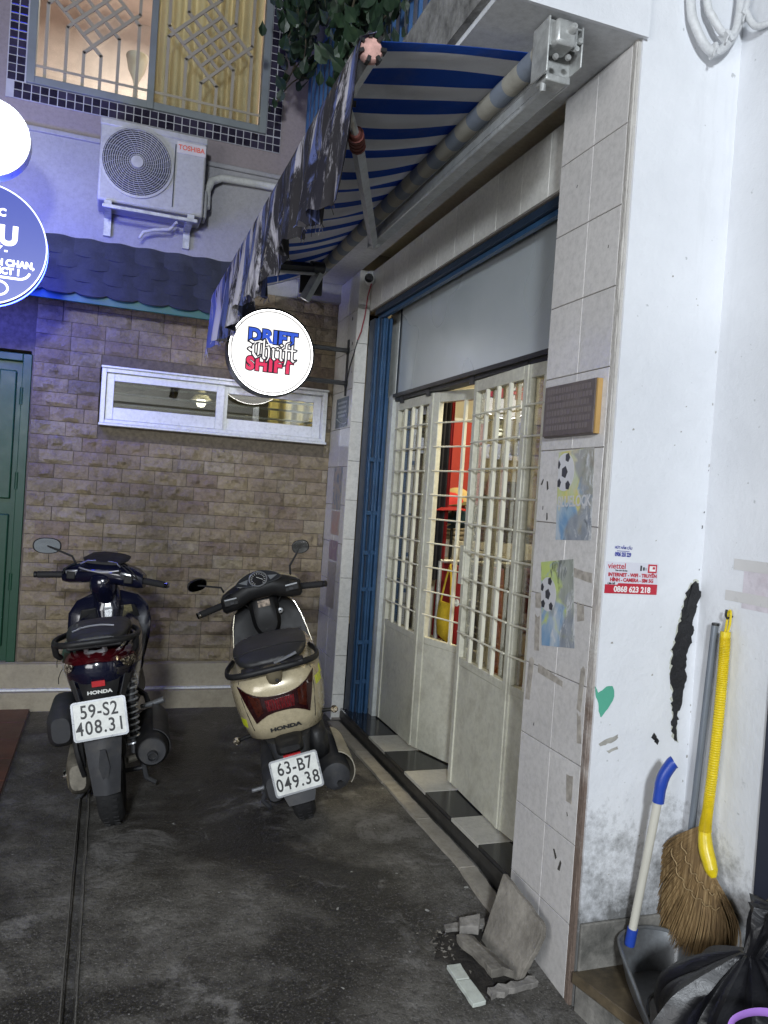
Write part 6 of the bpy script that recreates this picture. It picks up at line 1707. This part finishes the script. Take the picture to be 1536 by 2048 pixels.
# ------------------------------------------------------------------ dark scooter on the left
def scooter_navy():
    root = link('scooter', None, None, (.105, 3.37, gz(3.37)), (0, -math.radians(8.3), -math.radians(2.5)))
    tag(root, 'dark navy scooter with one mirror and number plate 59-S2 408.31', 'scooter', 'scooters parked in the lane')
    L = dict(local=True)
    R_ = .238
    wheel(root, (0, 0, R_), R_, .088)
    # body side panels and tail
    rg = [(.43, .36, .115, .30, 2.4), (.50, .36, .138, .42, 2.4), (.565, .36, .152, .50, 2.4), (.63, .36, .163, .545, 2.5), (.69, .36, .165, .56, 2.5), (.725, .36, .153, .535, 2.4), (.745, .36, .126, .475, 2.3)]
    body = B().loft([ring_xy(0, cy, z, hx, hy, p, 36) for z, cy, hx, hy, p in rg]).build('body', M_bnavy, root, local=True, smooth=50)
    for z, k in ((.665, .004), (.60, .003)):
        for s in (-1, 1):

            B().tube([(s * (.1655 - .004 * (q > 4) - .012 * (q > 5)), .55 - .11 * q, z + .02 * q / 6) for q in range(7)], .0016, 5).build('panel_seam', M_bblk, body, local=True)

    # lower rear cover carrying the maker's letters
    lc = curved_patch([(-.085, .655), (-.04, .662), (0, .664), (.04, .662), (.085, .655)], [(-.055, .535), (-.03, .530), (0, .528), (.03, .530), (.055, .535)], lambda x, z: tail_y(rg, 0, .66) + .012 + (.66 - z) * .10 + 6 * x * x)
    lc.build('rear_cover', M_bblk, root, local=True, solid=.004, smooth=60)
    for s in (-1, 1):
        q = curved_patch([(s * .10, .645), (s * .135, .65)], [(s * .066, .53), (s * .09, .55)], lambda x, z: tail_y(rg, 0, .66) + .055 + (.66 - z) * .10 + 3 * (abs(x) - .09))
        q.build('cover_wing', M_bgry, root, local=True, solid=.004)
    yc = tail_y(rg, 0, .66)
    B().box((0.0, yc + .006, .618), (.048, .006, .022)).build('reflector', M_redref, root, local=True)
    text('HONDA', .018, basis(*FRONT, (0.002, yc + .006, .585)), M_plate, root, bold=.0008, sx=1.35, local=True)
    # tail lamp: a dark red band that drops to corner lenses with painted glints
    yf = lambda x, z: tail_y(rg, x * .98, z) - .006
    tl = curved_patch(resample([(-.125, .722), (-.06, .738), (0, .742), (.06, .738), (.125, .722)], 12), resample([(-.142, .668), (-.075, .695), (0, .704), (.075, .695), (.142, .668)], 12), yf)
    t1 = tl.build('tail_light', M_tailred, root, local=True, solid=.004, smooth=60)
    for s in (-1, 1):
        q = curved_patch(resample([(s * .135, .690), (s * .110, .694), (s * .085, .694)], 6), resample([(s * .140, .652), (s * .118, .652), (s * .098, .668)], 6), lambda x, z: yf(x, z) - .004)
        q.build('indicator', M_lens, t1, local=True, solid=.003)
    # grab rail and seat
    gp = spl([(.135, .20, .752), (.158, .02, .768), (.150, -.12, .775), (.105, -.20, .782), (.04, -.225, .786), (-.04, -.225, .786), (-.105, -.20, .782), (-.150, -.12, .775), (-.158, .02, .768), (-.135, .20, .752)], 5)
    gr = B().tube(gp, .0125, 10, flat=.8).build('grab_rail', M_bblk, root, local=True)
    B().box((0, -.165, .770), (.20, .10, .018)).build('rail_plate', M_bblk, gr, local=True, bevel=.006)
    B().tube([(-.03, -.19, .775), (-.035, -.16, .74), (0, -.15, .73), (.035, -.16, .74), (.03, -.19, .775)], .010, 8).build('rail_bracket', M_silver, gr, local=True)
    for s in (-1, 1): B().tube([(s * .150, -.13, .775), (s * .148, -.115, .735), (s * .138, -.08, .715)], .012, 8).build('rail_foot', M_bblk, gr, local=True)
    sec = [(-.13, .768, .085, .020), (-.08, .776, .112, .030), (.05, .780, .125, .036), (.25, .770, .130, .040), (.38, .722, .120, .044), (.50, .675, .115, .044), (.64, .662, .09, .040), (.70, .66, .05, .03)]
    B().loft([ring_xz(y, cz, hw, hh, 2.8) for y, cz, hw, hh in sec]).build('seat', M_seat, root, local=True, smooth=60, sub=1)
    B().tube(spl([(-.085, -.09, .812), (-.04, -.075, .822), (.02, -.07, .824), (.07, -.08, .818)], 5), .0035, 6).build('seat_strap', M_silver, root, local=True)
    # mudguard and plate
    def mg(u, v):
        w = .082 * (1 - v) + .047 * v; x = (u - .5) * 2 * w
        y = -.205 - .085 * v + .030 * v * v + .22 * x * x / .08 - .012 * (1 - abs(u - .5) * 2)
        return (x, y, .555 - .345 * v)
    B().grid(mg, 8, 8).build('rear_mudguard', M_bgry, root, local=True, solid=.005, smooth=35)
    B().prism([(-.010, .05), (.010, .05), (.020, -.02), (0, -.11), (-.020, -.02)], .005, basis((1, 0, 0), (0, -.14, 1), (0, -.272, .34))).build('mudguard_ridge', M_bgry, root, local=True)
    number_plate(root, (0, -.268, .505), math.radians(-9), math.radians(-1.5), '59-S2', '408.31')
    # inner guard and engine unit
    B().box((0, .10, .42), (.15, .45, .26)).build('inner_guard', M_bblk, root, local=True, bevel=.02)
    en = B().loft([ring_xz(y, cz, hw, hh, 3, 20, -.115) for y, cz, hw, hh in ((-.10, .235, .03, .05), (-.06, .235, .045, .080), (.1, .235, .05, .085), (.35, .25, .05, .075), (.52, .27, .04, .06))]).build('engine_case', M_eng, root, local=True, smooth=50)
    B().lathe([(.001, -.02), (.055, -.018), (.075, -.006), (.078, .02), (.07, .03)], (-.140, -.015, .225), 'X', 28).build('drum_cover', M_brs, en, local=True)
    B().lathe([(.001, -.012), (.02, -.010), (.024, .0), (.02, .01)], (-.165, -.015, .225), 'X', 16).build('axle_nut', M_chrome, en, local=True)
    B().loft([ring_xz(y, cz, hw, hh, 3, 20, -.165) for y, cz, hw, hh in ((-.06, .42, .035, .05), (-.02, .42, .055, .075), (.2, .43, .055, .08), (.34, .42, .03, .05))]).build('air_box', M_bgry, root, local=True, smooth=50)
    B().tube(spl([(-.105, -.05, .46), (-.112, -.10, .38), (-.10, -.12, .30), (-.09, -.10, .24)], 5), .010, 8).build('air_hose', M_bblk, root, local=True)
    B().tube([(-.10, -.04, .52), (-.095, -.09, .34), (-.09, -.075, .20)], .012, 8).build('guard_stay', M_bblk, root, local=True)
    spring(root, (.100, -.02, .31), (.108, .03, .60), .026, 12, .0048, M_silver)
    # exhaust
    ex = B().tube([(.165, .50, .27), (.168, .38, .285), (.170, .33, .29), (.172, -.10, .300), (.172, -.125, .300)], [.03, .045, .062, .066, .050], 22).build('exhaust', M_bblk, root, local=True)
    B().tube([(.172, -.128, .300), (.172, -.122, .300)], [.052, .056], 22).build('end_plate', M_bgry, ex, local=True)
    B().tube([(.172, -.120, .288), (.172, -.150, .285)], [.020, .019], 14, caps=False).build('tail_pipe', M_bgry, ex, local=True, solid=.003)
    B().tube([(.172, -.1285, .288), (.172, -.1295, .288)], [.016, .016], 14).build('pipe_bore', M_black, ex, local=True)
    def shf(u, v):
        a = -.6 + 2.0 * u
        return (.170 + .073 * math.cos(a), -.07 + .40 * v, .300 + .073 * math.sin(a))
    B().grid(shf, 10, 6).build('heat_shield', M_bgry, ex, local=True, solid=.003)
    B().tube([(.07, .0, .24), (.11, .02, .24), (.15, .06, .25)], .014, 8).build('swing_arm', M_eng, root, local=True)
    # pedals and stands
    for s in (-1, 1):
        fp = B().tube([(s * .13, .34, .36), (s * .185, .33, .37), (s * .235, .32, .385)], [.010, .013, .014], 10).build('foot_peg', M_silver if s > 0 else M_bblk, root, local=True)
        B().tube([(s * .10, .42, .44), (s * .155, .38, .40), (s * .165, .34, .37)], .012, 8).build('peg_bracket', M_bblk, fp, local=True)
    ms = B().tube([(-.10, .34, .24), (-.13, .26, .05), (-.17, .25, .018)], .012, 8).tube([(.10, .34, .24), (.13, .26, .06), (.17, .25, .035)], .012, 8).tube([(-.12, .28, .10), (.12, .28, .10)], .010, 8).build('centre_stand', M_bgry, root, local=True)
    # floor, leg shield, steering column
    B().loft([ring_xz(y, cz, hw, hh, 3) for y, cz, hw, hh in ((.45, .46, .12, .12), (.60, .40, .13, .12), (.80, .36, .15, .07), (.95, .38, .14, .08))]).build('footboard', M_bblk, root, local=True, smooth=50)
    out = [(0, .835), (.07, .825), (.15, .795), (.195, .735), (.205, .66), (.188, .57), (.15, .46), (.12, .34), (0, .32)]
    out = out + [(-x, z) for x, z in out[-2:0:-1]]
    def shield(pts, y0, bulge, k=1.0):
        return [Vector((x * k, y0 + bulge * (1 - (x / .21) ** 2) + (.72 - z) * -.16, .60 + (z - .60) * k)) for x, z in pts]
    B().loft([shield(out, .905, -.010, .93), shield(out, .915, -.006), shield(out, .945, .03), shield(out, 1.02, .10, .86), shield(out, 1.10, .16, .55)]).build('leg_shield', M_bnavy, root, local=True, smooth=40)
    for s in (-1, 1):
        B().prism([(0, 0), (.075, -.005), (.095, -.07), (.02, -.075)] if s > 0 else [(0, 0), (-.075, -.005), (-.095, -.07), (-.02, -.075)], .010, basis((1, 0, 0), (0, -.16, 1), (s * .055, .890, .755))).build('pocket_lid', M_bblk, root, local=True, bevel=.006)
    B().prism([(-.018, .018), (.018, .018), (.022, -.02), (-.022, -.02)], .003, basis((1, 0, 0), (0, -.16, 1), (.095, .878, .735))).build('sticker', mat('old_gold_sticker', (.16, .14, .07), .5, var=.5, vscale=120), root, local=True)
    B().box((.01, .880, .715), (.055, .004, .012)).build('badge', M_silver, root, local=True)
    B().loft([ring_xz(y, cz, hw, hh, 2.6) for y, cz, hw, hh in ((.86, .70, .055, .10), (.90, .74, .07, .14), (.98, .74, .07, .14))]).build('column_cover', M_bnavy, root, local=True, smooth=50)
    S_ = steer(.92, .80, -math.radians(20))
    front_end(root, 1.16, .23, .075, steer(.92, .80, -math.radians(20)), M_bnavy)
    # handlebar cover
    hc = [(-.205, .86, .905, .035, .035), (-.17, .865, .915, .055, .050), (-.10, .88, .925, .080, .055), (-.05, .885, .935, .095, .060), (.05, .885, .935, .095, .060), (.10, .88, .925, .080, .055), (.17, .865, .915, .055, .050), (.205, .86, .905, .035, .035)]
    hd = B().loft([ring_yz(x, cy, cz, hy, hz, 2.8) for x, cy, cz, hy, hz in hc], mx=S_).build('handlebar_cover', M_bnavy, root, local=True, smooth=50)
    B().loft([ring_xz(y, cz, hw, hh, 2.2) for y, cz, hw, hh in ((.80, .985, .085, .006), (.86, .998, .115, .014), (.93, 1.010, .105, .020), (.98, 1.000, .06, .012))], mx=S_).build('dash_visor', M_bblk, hd, local=True, smooth=60)
    def dashf(u, v):
        x = (u - .5) * .20; z = .940 + .052 * v * (1 - 1.2 * (u - .5) ** 2 * 1.2)
        return (x, .783 + .055 * v, z)
    B().grid(dashf, 10, 3, mx=S_).build('dash_panel', M_dash, hd, local=True, solid=.004, smooth=60)
    B().tube([(-.10, .776, .958), (-.05, .770, .948), (0, .769, .944), (.05, .770, .948), (.10, .776, .958)], .004, 6, mx=S_).build('dash_trim', M_silver, hd, local=True)
    for s in (-1, 1): B().tube([(s * .10, .79, .975), (s * .07, .81, .992), (s * .03, .81, .995)], .003, 6, mx=S_).build('dash_line', M_silver, hd, local=True)
    B().loft([ring_xz(y, cz, hw, hh, 2.6) for y, cz, hw, hh in ((.775, .885, .035, .03), (.80, .885, .055, .055), (.86, .86, .06, .09))], mx=S_).build('neck_cover', M_bnavy, hd, local=True, smooth=50)
    B().prism([(0, 0), (.07, .01), (.055, -.035), (.02, -.04)], .012, S_ @ basis((1, 0, 0), (0, -.1, 1), (-.185, .812, .935))).build('switch_pod', M_silver, hd, local=True, bevel=.006)
    for x in (-.15, .14): B().box((x, .806, .912), (.045, .016, .040), mx=S_).build('switch_block', M_bblk, hd, local=True, bevel=.005)
    B().lathe([(.001, -.006), (.011, -.005), (.012, 0)], (.115, .806, .925), 'Y', 14, mx=S_).build('start_button', M_bgry, hd, local=True)
    grip(hd, (-.205, .855, .905), (-.325, .815, .900), S_)
    grip(hd, (.205, .855, .905), (.325, .815, .900), S_, endmat=M_chrome)
    for s, dx in ((-1, 0), (1, .01), (1, -.012)):
        B().tube(spl([(s * .19, .80, .915), (s * (.16 + dx), .775, .955), (s * (.10 + dx), .80, .985), (s * .07, .86, .93), (s * .05, .90, .84)], 6), .0032, 6, mx=S_).build('brake_cable', M_rubber, hd, local=True)
    mirror(root, (-.150, .87, .955), (-.175, .865, 1.0), (-.300, .850, 1.045), .068, .041, (.42, -.92, .03), Matrix.Translation((-.0, .0, 0)) @ S_)
    return root

# ------------------------------------------------------------------ champagne scooter on the right
def scooter_champagne():
    root = link('scooter', None, None, (.884, 3.23, gz(3.23)), (0, -math.radians(16.0), -math.radians(10)))
    tag(root, 'leaning champagne scooter with wide red tail light and number plate 63-B7 049.38', 'scooter', 'scooters parked in the lane')
    R_ = .205
    wheel(root, (0, .055, R_), R_, .085)
    rg = [(.395, .32, .150, .36, 3.4), (.412, .32, .176, .41, 3.5), (.47, .32, .190, .435, 3.6), (.55, .32, .200, .455, 3.6), (.61, .32, .203, .460, 3.6), (.65, .32, .200, .455, 3.5), (.682, .32, .186, .430, 3.3), (.70, .32, .160, .39, 3.0)]
    B().loft([ring_xy(0, cy, z, hx, hy, p, 44) for z, cy, hx, hy, p in rg]).build('body', M_beige, root, local=True, smooth=50)
    yf = lambda x, z: tail_y(rg, x, z) - .005
    # panel joints at either side of the rear face
    for s in (-1, 1):
        B().tube([(s * x, tail_y(rg, x, z) - .0005, z) for x, z in ((.115, .40), (.128, .46), (.140, .53), (.150, .60), (.150, .66), (.14, .69))], .0022, 5).build('panel_joint', M_bblk, root, local=True)
    top = [(-.158, .652), (-.122, .626), (-.08, .607), (-.04, .599), (0, .597), (.04, .599), (.08, .607), (.122, .626), (.158, .652)]
    bot = [(-.110, .492), (-.088, .508), (-.06, .522), (-.03, .528), (0, .529), (.03, .528), (.06, .522), (.088, .508), (.110, .492)]
    tl = curved_patch(resample(top, 24), resample(bot, 24), yf, 8).build('tail_light', mat('dark_smoked_red', (.020, .003, .004), .08, var=.2, coat=.7), root, local=True, solid=.005, smooth=60)
    q = curved_patch(resample([(-.060, .586), (0, .584), (.060, .586)], 16), resample([(-.055, .538), (0, .537), (.055, .538)], 16), lambda x, z: yf(x, z) - .0035, 4)
    q.build('brake_lens', M_redref2, tl, local=True, solid=.002)
    for k in range(11):
        x = -.052 + .0104 * k
        B().box((x, yf(x, .561) - .0062, .561), (.0022, .002, .045)).build('lens_rib', M_tailred, tl, local=True)
    for s in (-1, 1):
        q = curved_patch(resample([(s * .078, .600), (s * .122, .618)], 6), resample([(s * .074, .538), (s * .100, .520)], 6), lambda x, z: yf(x, z) - .0035, 4)
        q.build('indicator', M_amber, tl, local=True, solid=.002)
    # fluorescent stickers
    M_flu = mat('fluorescent_sticker', (.60, .66, .03), .5)
    def st(x, z, w, h, sl=0):
        curved_patch(resample([(x - w / 2, z + h / 2), (x + w / 2, z + h / 2 + sl)], 4), resample([(x - w / 2, z - h / 2), (x + w / 2, z - h / 2 + sl)], 4), lambda a, b_: tail_y(rg, a, b_) - .0012, 2).build('sticker', M_flu, root, local=True, solid=.0008)
    st(-.163, .487, .022, .040)
    for k in range(4): st(.162 + .0072 * k, .602, .0050, .036)
    st(.1885, .625, .006, .03)
    # maker's letters, lower middle
    yb = tail_y(rg, 0, .462)
    text('HONDA', .020, basis(*FRONT, (.0, yb - .004, .452)), M_bblk, root, bold=.0012, sx=1.7, local=True, space=1.0)
    # seat, rail, latch
    sec = [(-.075, .715, .10, .012), (-.02, .728, .145, .030), (.10, .742, .165, .040), (.25, .742, .165, .045), (.38, .715, .150, .050), (.50, .672, .13, .050), (.60, .66, .08, .035)]
    B().loft([ring_xz(y, cz, hw, hh, 2.8) for y, cz, hw, hh in sec]).build('seat', M_seat, root, local=True, smooth=60, sub=1)
    B().tube(spl([(-.150, .02, .752), (-.08, .0, .768), (0, -.005, .772), (.08, .0, .768), (.150, .02, .752)], 5), .0025, 6).build('seat_seam', M_bblk, root, local=True)
    gp = spl([(.172, .18, .700), (.190, .02, .705), (.180, -.10, .705), (.12, -.155, .708), (.04, -.170, .710), (-.04, -.170, .710), (-.12, -.155, .708), (-.180, -.10, .705), (-.190, .02, .705), (-.172, .18, .700)], 5)
    gr = B().tube(gp, .013, 10, flat=.7).build('grab_rail', M_bblk, root, local=True)
    B().box((0, -.11, .708), (.26, .10, .016)).build('rail_plate', M_bblk, gr, local=True, bevel=.006)
    for x in (-.09, -.03, .05, .11): B().box((x, -.142, .715), (.028, .05, .008), rot=(0, 0, .3 * x)).build('rail_rib', M_bgry, gr, local=True, bevel=.002)
    B().tube(spl([(.01, -.15, .728), (.06, -.13, .734), (.105, -.12, .744)], 5), .006, 6).build('key_tag', M_silver, gr, local=True)
    B().loft([ring_xy(0, -.150, z, hx, hy, 3, 20) for z, hx, hy in ((.645, .010, .008), (.654, .026, .016), (.675, .033, .022), (.72, .036, .026))]).build('rail_bracket', mat('dull_bronze', (.20, .17, .11), .4, .5, var=.2), gr, local=True)
    B().lathe([(.001, -.004), (.007, -.003), (.008, 0)], (.008, -.174, .662), 'Y', 12).build('lock', M_bblk, gr, local=True)
    # lower black guard, plate light, plate
    B().loft([ring_xy(0, .03, z, hx, hy, 3, 24) for z, hx, hy in ((.20, .055, .20), (.26, .066, .215), (.33, .080, .205), (.400, .098, .175))]).build('rear_mudguard', M_bgry, root, local=True, smooth=40)
    B().grid(lambda u, v: ((u - .5) * 2 * (.078 * (1 - v) + .052 * v), -.182 - .022 * v + .25 * ((u - .5) * .12) ** 2 / .01 * .05, .235 - .075 * v), 6, 4).build('mud_flap', M_bgry, root, local=True, solid=.006)
    B().loft([ring_xz(y, cz, hw, hh, 3.2) for y, cz, hw, hh in ((-.195, .385, .040, .012), (-.175, .385, .055, .028), (-.08, .390, .06, .03))]).build('lamp_housing', M_bblk, root, local=True, smooth=50)
    B().box((.002, -.196, .357), (.07, .012, .016)).build('reflector', M_redref, root, local=True)
    number_plate(root, (.003, -.212, .287), math.radians(-8), math.radians(-1), '63-B7', '049.38')
    # rear indicators on the body corners: small clear bullets
    for s, z in ((1, .445), (-1, .415)):
        o = B().tube([(s * .11, .03, z), (s * .20, -.01, z)], [.010, .008], 8).build('bracket', M_bblk, root, local=True)
        B().lathe([(.001, -.03), (.010, -.024), (.016, -.006), (.014, .01), (.001, .014)], (s * .212, -.015, z), 'Y', 14).build('reflector', M_lens, o, local=True)
    # engine, exhaust with pale heat cover
    B().box((0, .16, .36), (.17, .40, .16)).build('inner_guard', M_bblk, root, local=True, bevel=.02)
    B().loft([ring_xz(y, cz, hw, hh, 3, 20, -.10) for y, cz, hw, hh in ((-.10, .205, .03, .05), (-.05, .205, .045, .075), (.2, .21, .05, .08), (.45, .24, .04, .06))]).build('engine_case', M_bgry, root, local=True, smooth=50)
    ex = B().tube([(.115, .50, .24), (.138, .34, .225), (.150, .22, .215), (.156, -.08, .205), (.156, -.125, .200), (.156, -.135, .200)], [.028, .04, .058, .066, .058, .040], 22).build('exhaust', M_bgry, root, local=True)
    B().tube([(.166, -.125, .175), (.166, -.150, .172)], [.012, .012], 12).build('tail_pipe', M_black, ex, local=True)
    def shf(u, v):
        a = -.75 + 1.9 * u; r = .078 + .006 * math.sin(PI * u)
        return (.156 + r * math.cos(a) * (1 - .12 * v * v), -.10 + .36 * v, .210 + r * 1.25 * math.sin(a) * (1 - .25 * abs(v - .4)))
    B().grid(shf, 12, 8).build('heat_shield', mat('pale_heat_cover', (.40, .37, .30), .45, .4, var=.2, vscale=12, dirt=(.2, .18, .14), dscale=10, damt=.6), ex, local=True, solid=.004, smooth=60)
    B().loft([ring_xz(y, cz, hw, hh, 3, 18, .115) for y, cz, hw, hh in ((-.06, .33, .02, .05), (-.03, .33, .045, .075), (.15, .33, .045, .08), (.3, .33, .03, .05))]).build('cooling_cover', M_bblk, root, local=True, smooth=50)
    # side stand and centre stand
    B().tube([(-.085, .42, .25), (-.16, .33, .09), (-.235, .28, -.055)], .011, 8).build('side_stand', M_bgry, root, local=True)
    B().tube([(-.10, .28, .20), (-.14, .12, .15), (-.17, .08, .10), (-.14, .04, .08)], .010, 8).tube([(.09, .28, .2), (.11, .10, .16)], .010, 8).build('centre_stand', M_bgry, root, local=True)
    B().tube([(-.10, .05, .17), (-.20, .02, .18)], .009, 8).build('stand_pedal', M_silver, root, local=True)
    # floor and leg shield with champagne front
    B().loft([ring_xz(y, cz, hw, hh, 3.4) for y, cz, hw, hh in ((.50, .38, .16, .12), (.62, .30, .19, .06), (.80, .28, .19, .05), (.90, .32, .18, .07))]).build('footboard', M_bblk, root, local=True, smooth=50)
    out = [(0, .875), (.06, .870), (.12, .850), (.160, .81), (.182, .74), (.196, .66), (.208, .58), (.218, .50), (.215, .42), (.19, .33), (0, .30)]
    out = out + [(-x, z) for x, z in out[-2:0:-1]]
    def shield(pts, y0, bulge, k=1.0):
        return [Vector((x * k, y0 + bulge * (1 - (x / .22) ** 2) + (.72 - z) * -.22, .60 + (z - .60) * k)) for x, z in pts]
    B().loft([shield(out, .800, .02, .965), shield(out, .806, .02, .985)]).build('inner_leg_shield', M_bblk2, root, local=True, smooth=40)
    B().loft([shield(out, .812, .03, 1.0), shield(out, .835, .05, 1.015), shield(out, .90, .12, .88), shield(out, .99, .20, .55)]).build('leg_shield', M_beige, root, local=True, smooth=40)
    # glove boxes moulded in the inner shield
    for s in (-1, 1):
        P = [(0, 0), (s * .115, .012), (s * .130, -.10), (s * .01, -.11)]
        B().prism(P if s > 0 else P[::-1], .014, basis((1, 0, 0), (0, -.22, 1), (s * .045, .800, .655))).build('glove_box', M_bblk, root, local=True, bevel=.012)
        B().tube([(s * .045, .786, .658), (s * .10, .784, .668), (s * .165, .792, .672)], .0045, 6).build('moulded_line', M_bgry, root, local=True)
    B().lathe([(.001, -.010), (.018, -.008), (.022, .0), (.02, .02)], (.0, .790, .63), 'Y', 16).build('bag_hook', M_bgry, root, local=True)
    B().loft([ring_xz(y, cz, hw, hh, 2.8) for y, cz, hw, hh in ((.775, .640, .022, .05), (.80, .640, .03, .06))]).build('hook_recess', M_bblk, root, local=True, smooth=50)
    B().lathe([(.004, -.012), (.013, -.011), (.016, -.004), (.016, .006)], (.078, .785, .785), 'Y', 16).build('ignition_lock', M_silver, root, local=True)
    B().loft([ring_xz(y, cz, hw, hh, 2.8) for y, cz, hw, hh in ((.752, .79, .055, .10), (.78, .80, .075, .13), (.88, .82, .08, .12))]).build('column_cover', M_bblk2, root, local=True, smooth=50)
    B().box((.004, .748, .845), (.062, .004, .034)).build('sticker', mat('faded_photo_sticker', (.30, .24, .19), .5, var=.8, vscale=70), root, local=True)
    B().box((.010, .756, .742), (.034, .004, .013)).build('badge', M_plate, root, local=True)
    S_ = steer(.86, .80, math.radians(2))
    front_end(root, 1.12, .205, .075, S_, M_beige)
    hc = [(-.205, .735, .885, .040, .030), (-.19, .735, .890, .055, .048), (-.14, .745, .905, .085, .058), (-.06, .765, .935, .110, .060), (.06, .765, .935, .110, .060), (.14, .745, .905, .085, .058), (.19, .735, .890, .055, .048), (.205, .735, .885, .040, .030)]
    hd = B().loft([ring_yz(x, cy, cz, hy, hz, 2.8) for x, cy, cz, hy, hz in hc], mx=S_).build('handlebar_cover', M_bblk2, root, local=True, smooth=50)
    # pale front edge of the cover seen as a thin outline
    B().loft([ring_yz(x, cy + .05, cz + .004, hy, hz + .004, 2.8) for x, cy, cz, hy, hz in hc], mx=S_).build('front_cover', M_beige, hd, local=True, smooth=50)
    # instrument cluster tilted to the rider
    dm = S_ @ basis((1, 0, 0), (0, .66, .75), (0, .672, .968))
    def ov(rx, ry, n=32, p=2.0): return [(rx * sgp(math.cos(2 * PI * j / n), 2 / p), ry * sgp(math.sin(2 * PI * j / n), 2 / p)) for j in range(n)]
    B().prism([(x, y + .018 * (1 - (x / .118) ** 2)) for x, y in ov(.118, .046, 36, 1.7)], .010, dm).build('dash_panel', M_dash, hd, local=True, bevel=.003)
    B().lathe([(.046, .010), (.047, .016), (.041, .017), (.040, .010)], (0, .008, 0), 'Z', 32, mx=dm).build('speedo_ring', M_silver, hd, local=True)
    B().lathe([(.001, .0115), (.040, .0115)], (0, .008, 0), 'Z', 32, mx=dm).build('speedo_dial', M_bblk, hd, local=True)
    tk = B()
    for k in range(15):
        a = math.radians(-50 + 280 * k / 14)
        tk.box((.033 * math.cos(a), .008 + .033 * math.sin(a), .0122), (.008, .0018, .0006), rot=(0, 0, a), mx=dm)
    tk.box((.008, .012, .0124), (.038, .002, .0006), rot=(0, 0, 2.5), mx=dm)
    tk.build('dial_marks', M_plate, hd, local=True)
    for s in (-1, 1):
        P = [(s * .050, .020), (s * .098, .010), (s * .060, -.010)]
        B().prism(P if s > 0 else P[::-1], .0025, dm @ Matrix.Translation((0, 0, .009))).build('warning_lights', mat('dial_grey', (.16, .17, .18), .3), hd, local=True)
        B().box((s * .155, .668, .905), (.075, .016, .045), mx=S_).build('switch_block', M_bblk, hd, local=True, bevel=.006)
        B().box((s * .155, .659, .918), (.06, .006, .006), mx=S_).build('switch_line', M_silver, hd, local=True)
        B().box((s * .150, .658, .897), (.022, .008, .014), mx=S_).build('switch_button', M_bgry, hd, local=True, bevel=.002)
    grip(hd, (-.20, .730, .888), (-.315, .668, .878), S_, (0, .04, -.012), M_chrome)
    grip(hd, (.20, .730, .888), (.315, .668, .878), S_, (0, .04, -.012))
    M_mdark = mat('dark_mirror_glass', (.03, .032, .036), .06, 1.0, var=0, rvar=0)
    for s, dx in ((-1, 0), (1, .01)):
        B().tube(spl([(s * .195, .685, .900), (s * (.19 + dx), .650, .93), (s * (.15 + dx), .665, .945), (s * .12, .71, .90), (s * .08, .77, .84)], 6), .0032, 6, mx=S_).build('brake_cable', M_rubber, hd, local=True)
    mirror(root, (-.175, .76, .925), (-.19, .76, .975), (-.300, .735, 1.018), .052, .032, (.42, -1, -.38), S_, M_mdark)
    mirror(root, (.165, .76, .945), (.175, .76, 1.0), (.250, .745, 1.085), .046, .035, (-.35, -1, .05), S_)
    return root
M_redref2 = mat('red_brake_lens', (.12, .004, .007), .12, var=.8, vscale=75, coat=.4)
M_bblk2 = mat('satin_black_plastic', (.011, .011, .012), .46, var=.2, spec=.22, dirt=(.03, .028, .025), dscale=10, damt=.4)
scooter_navy()
scooter_champagne()
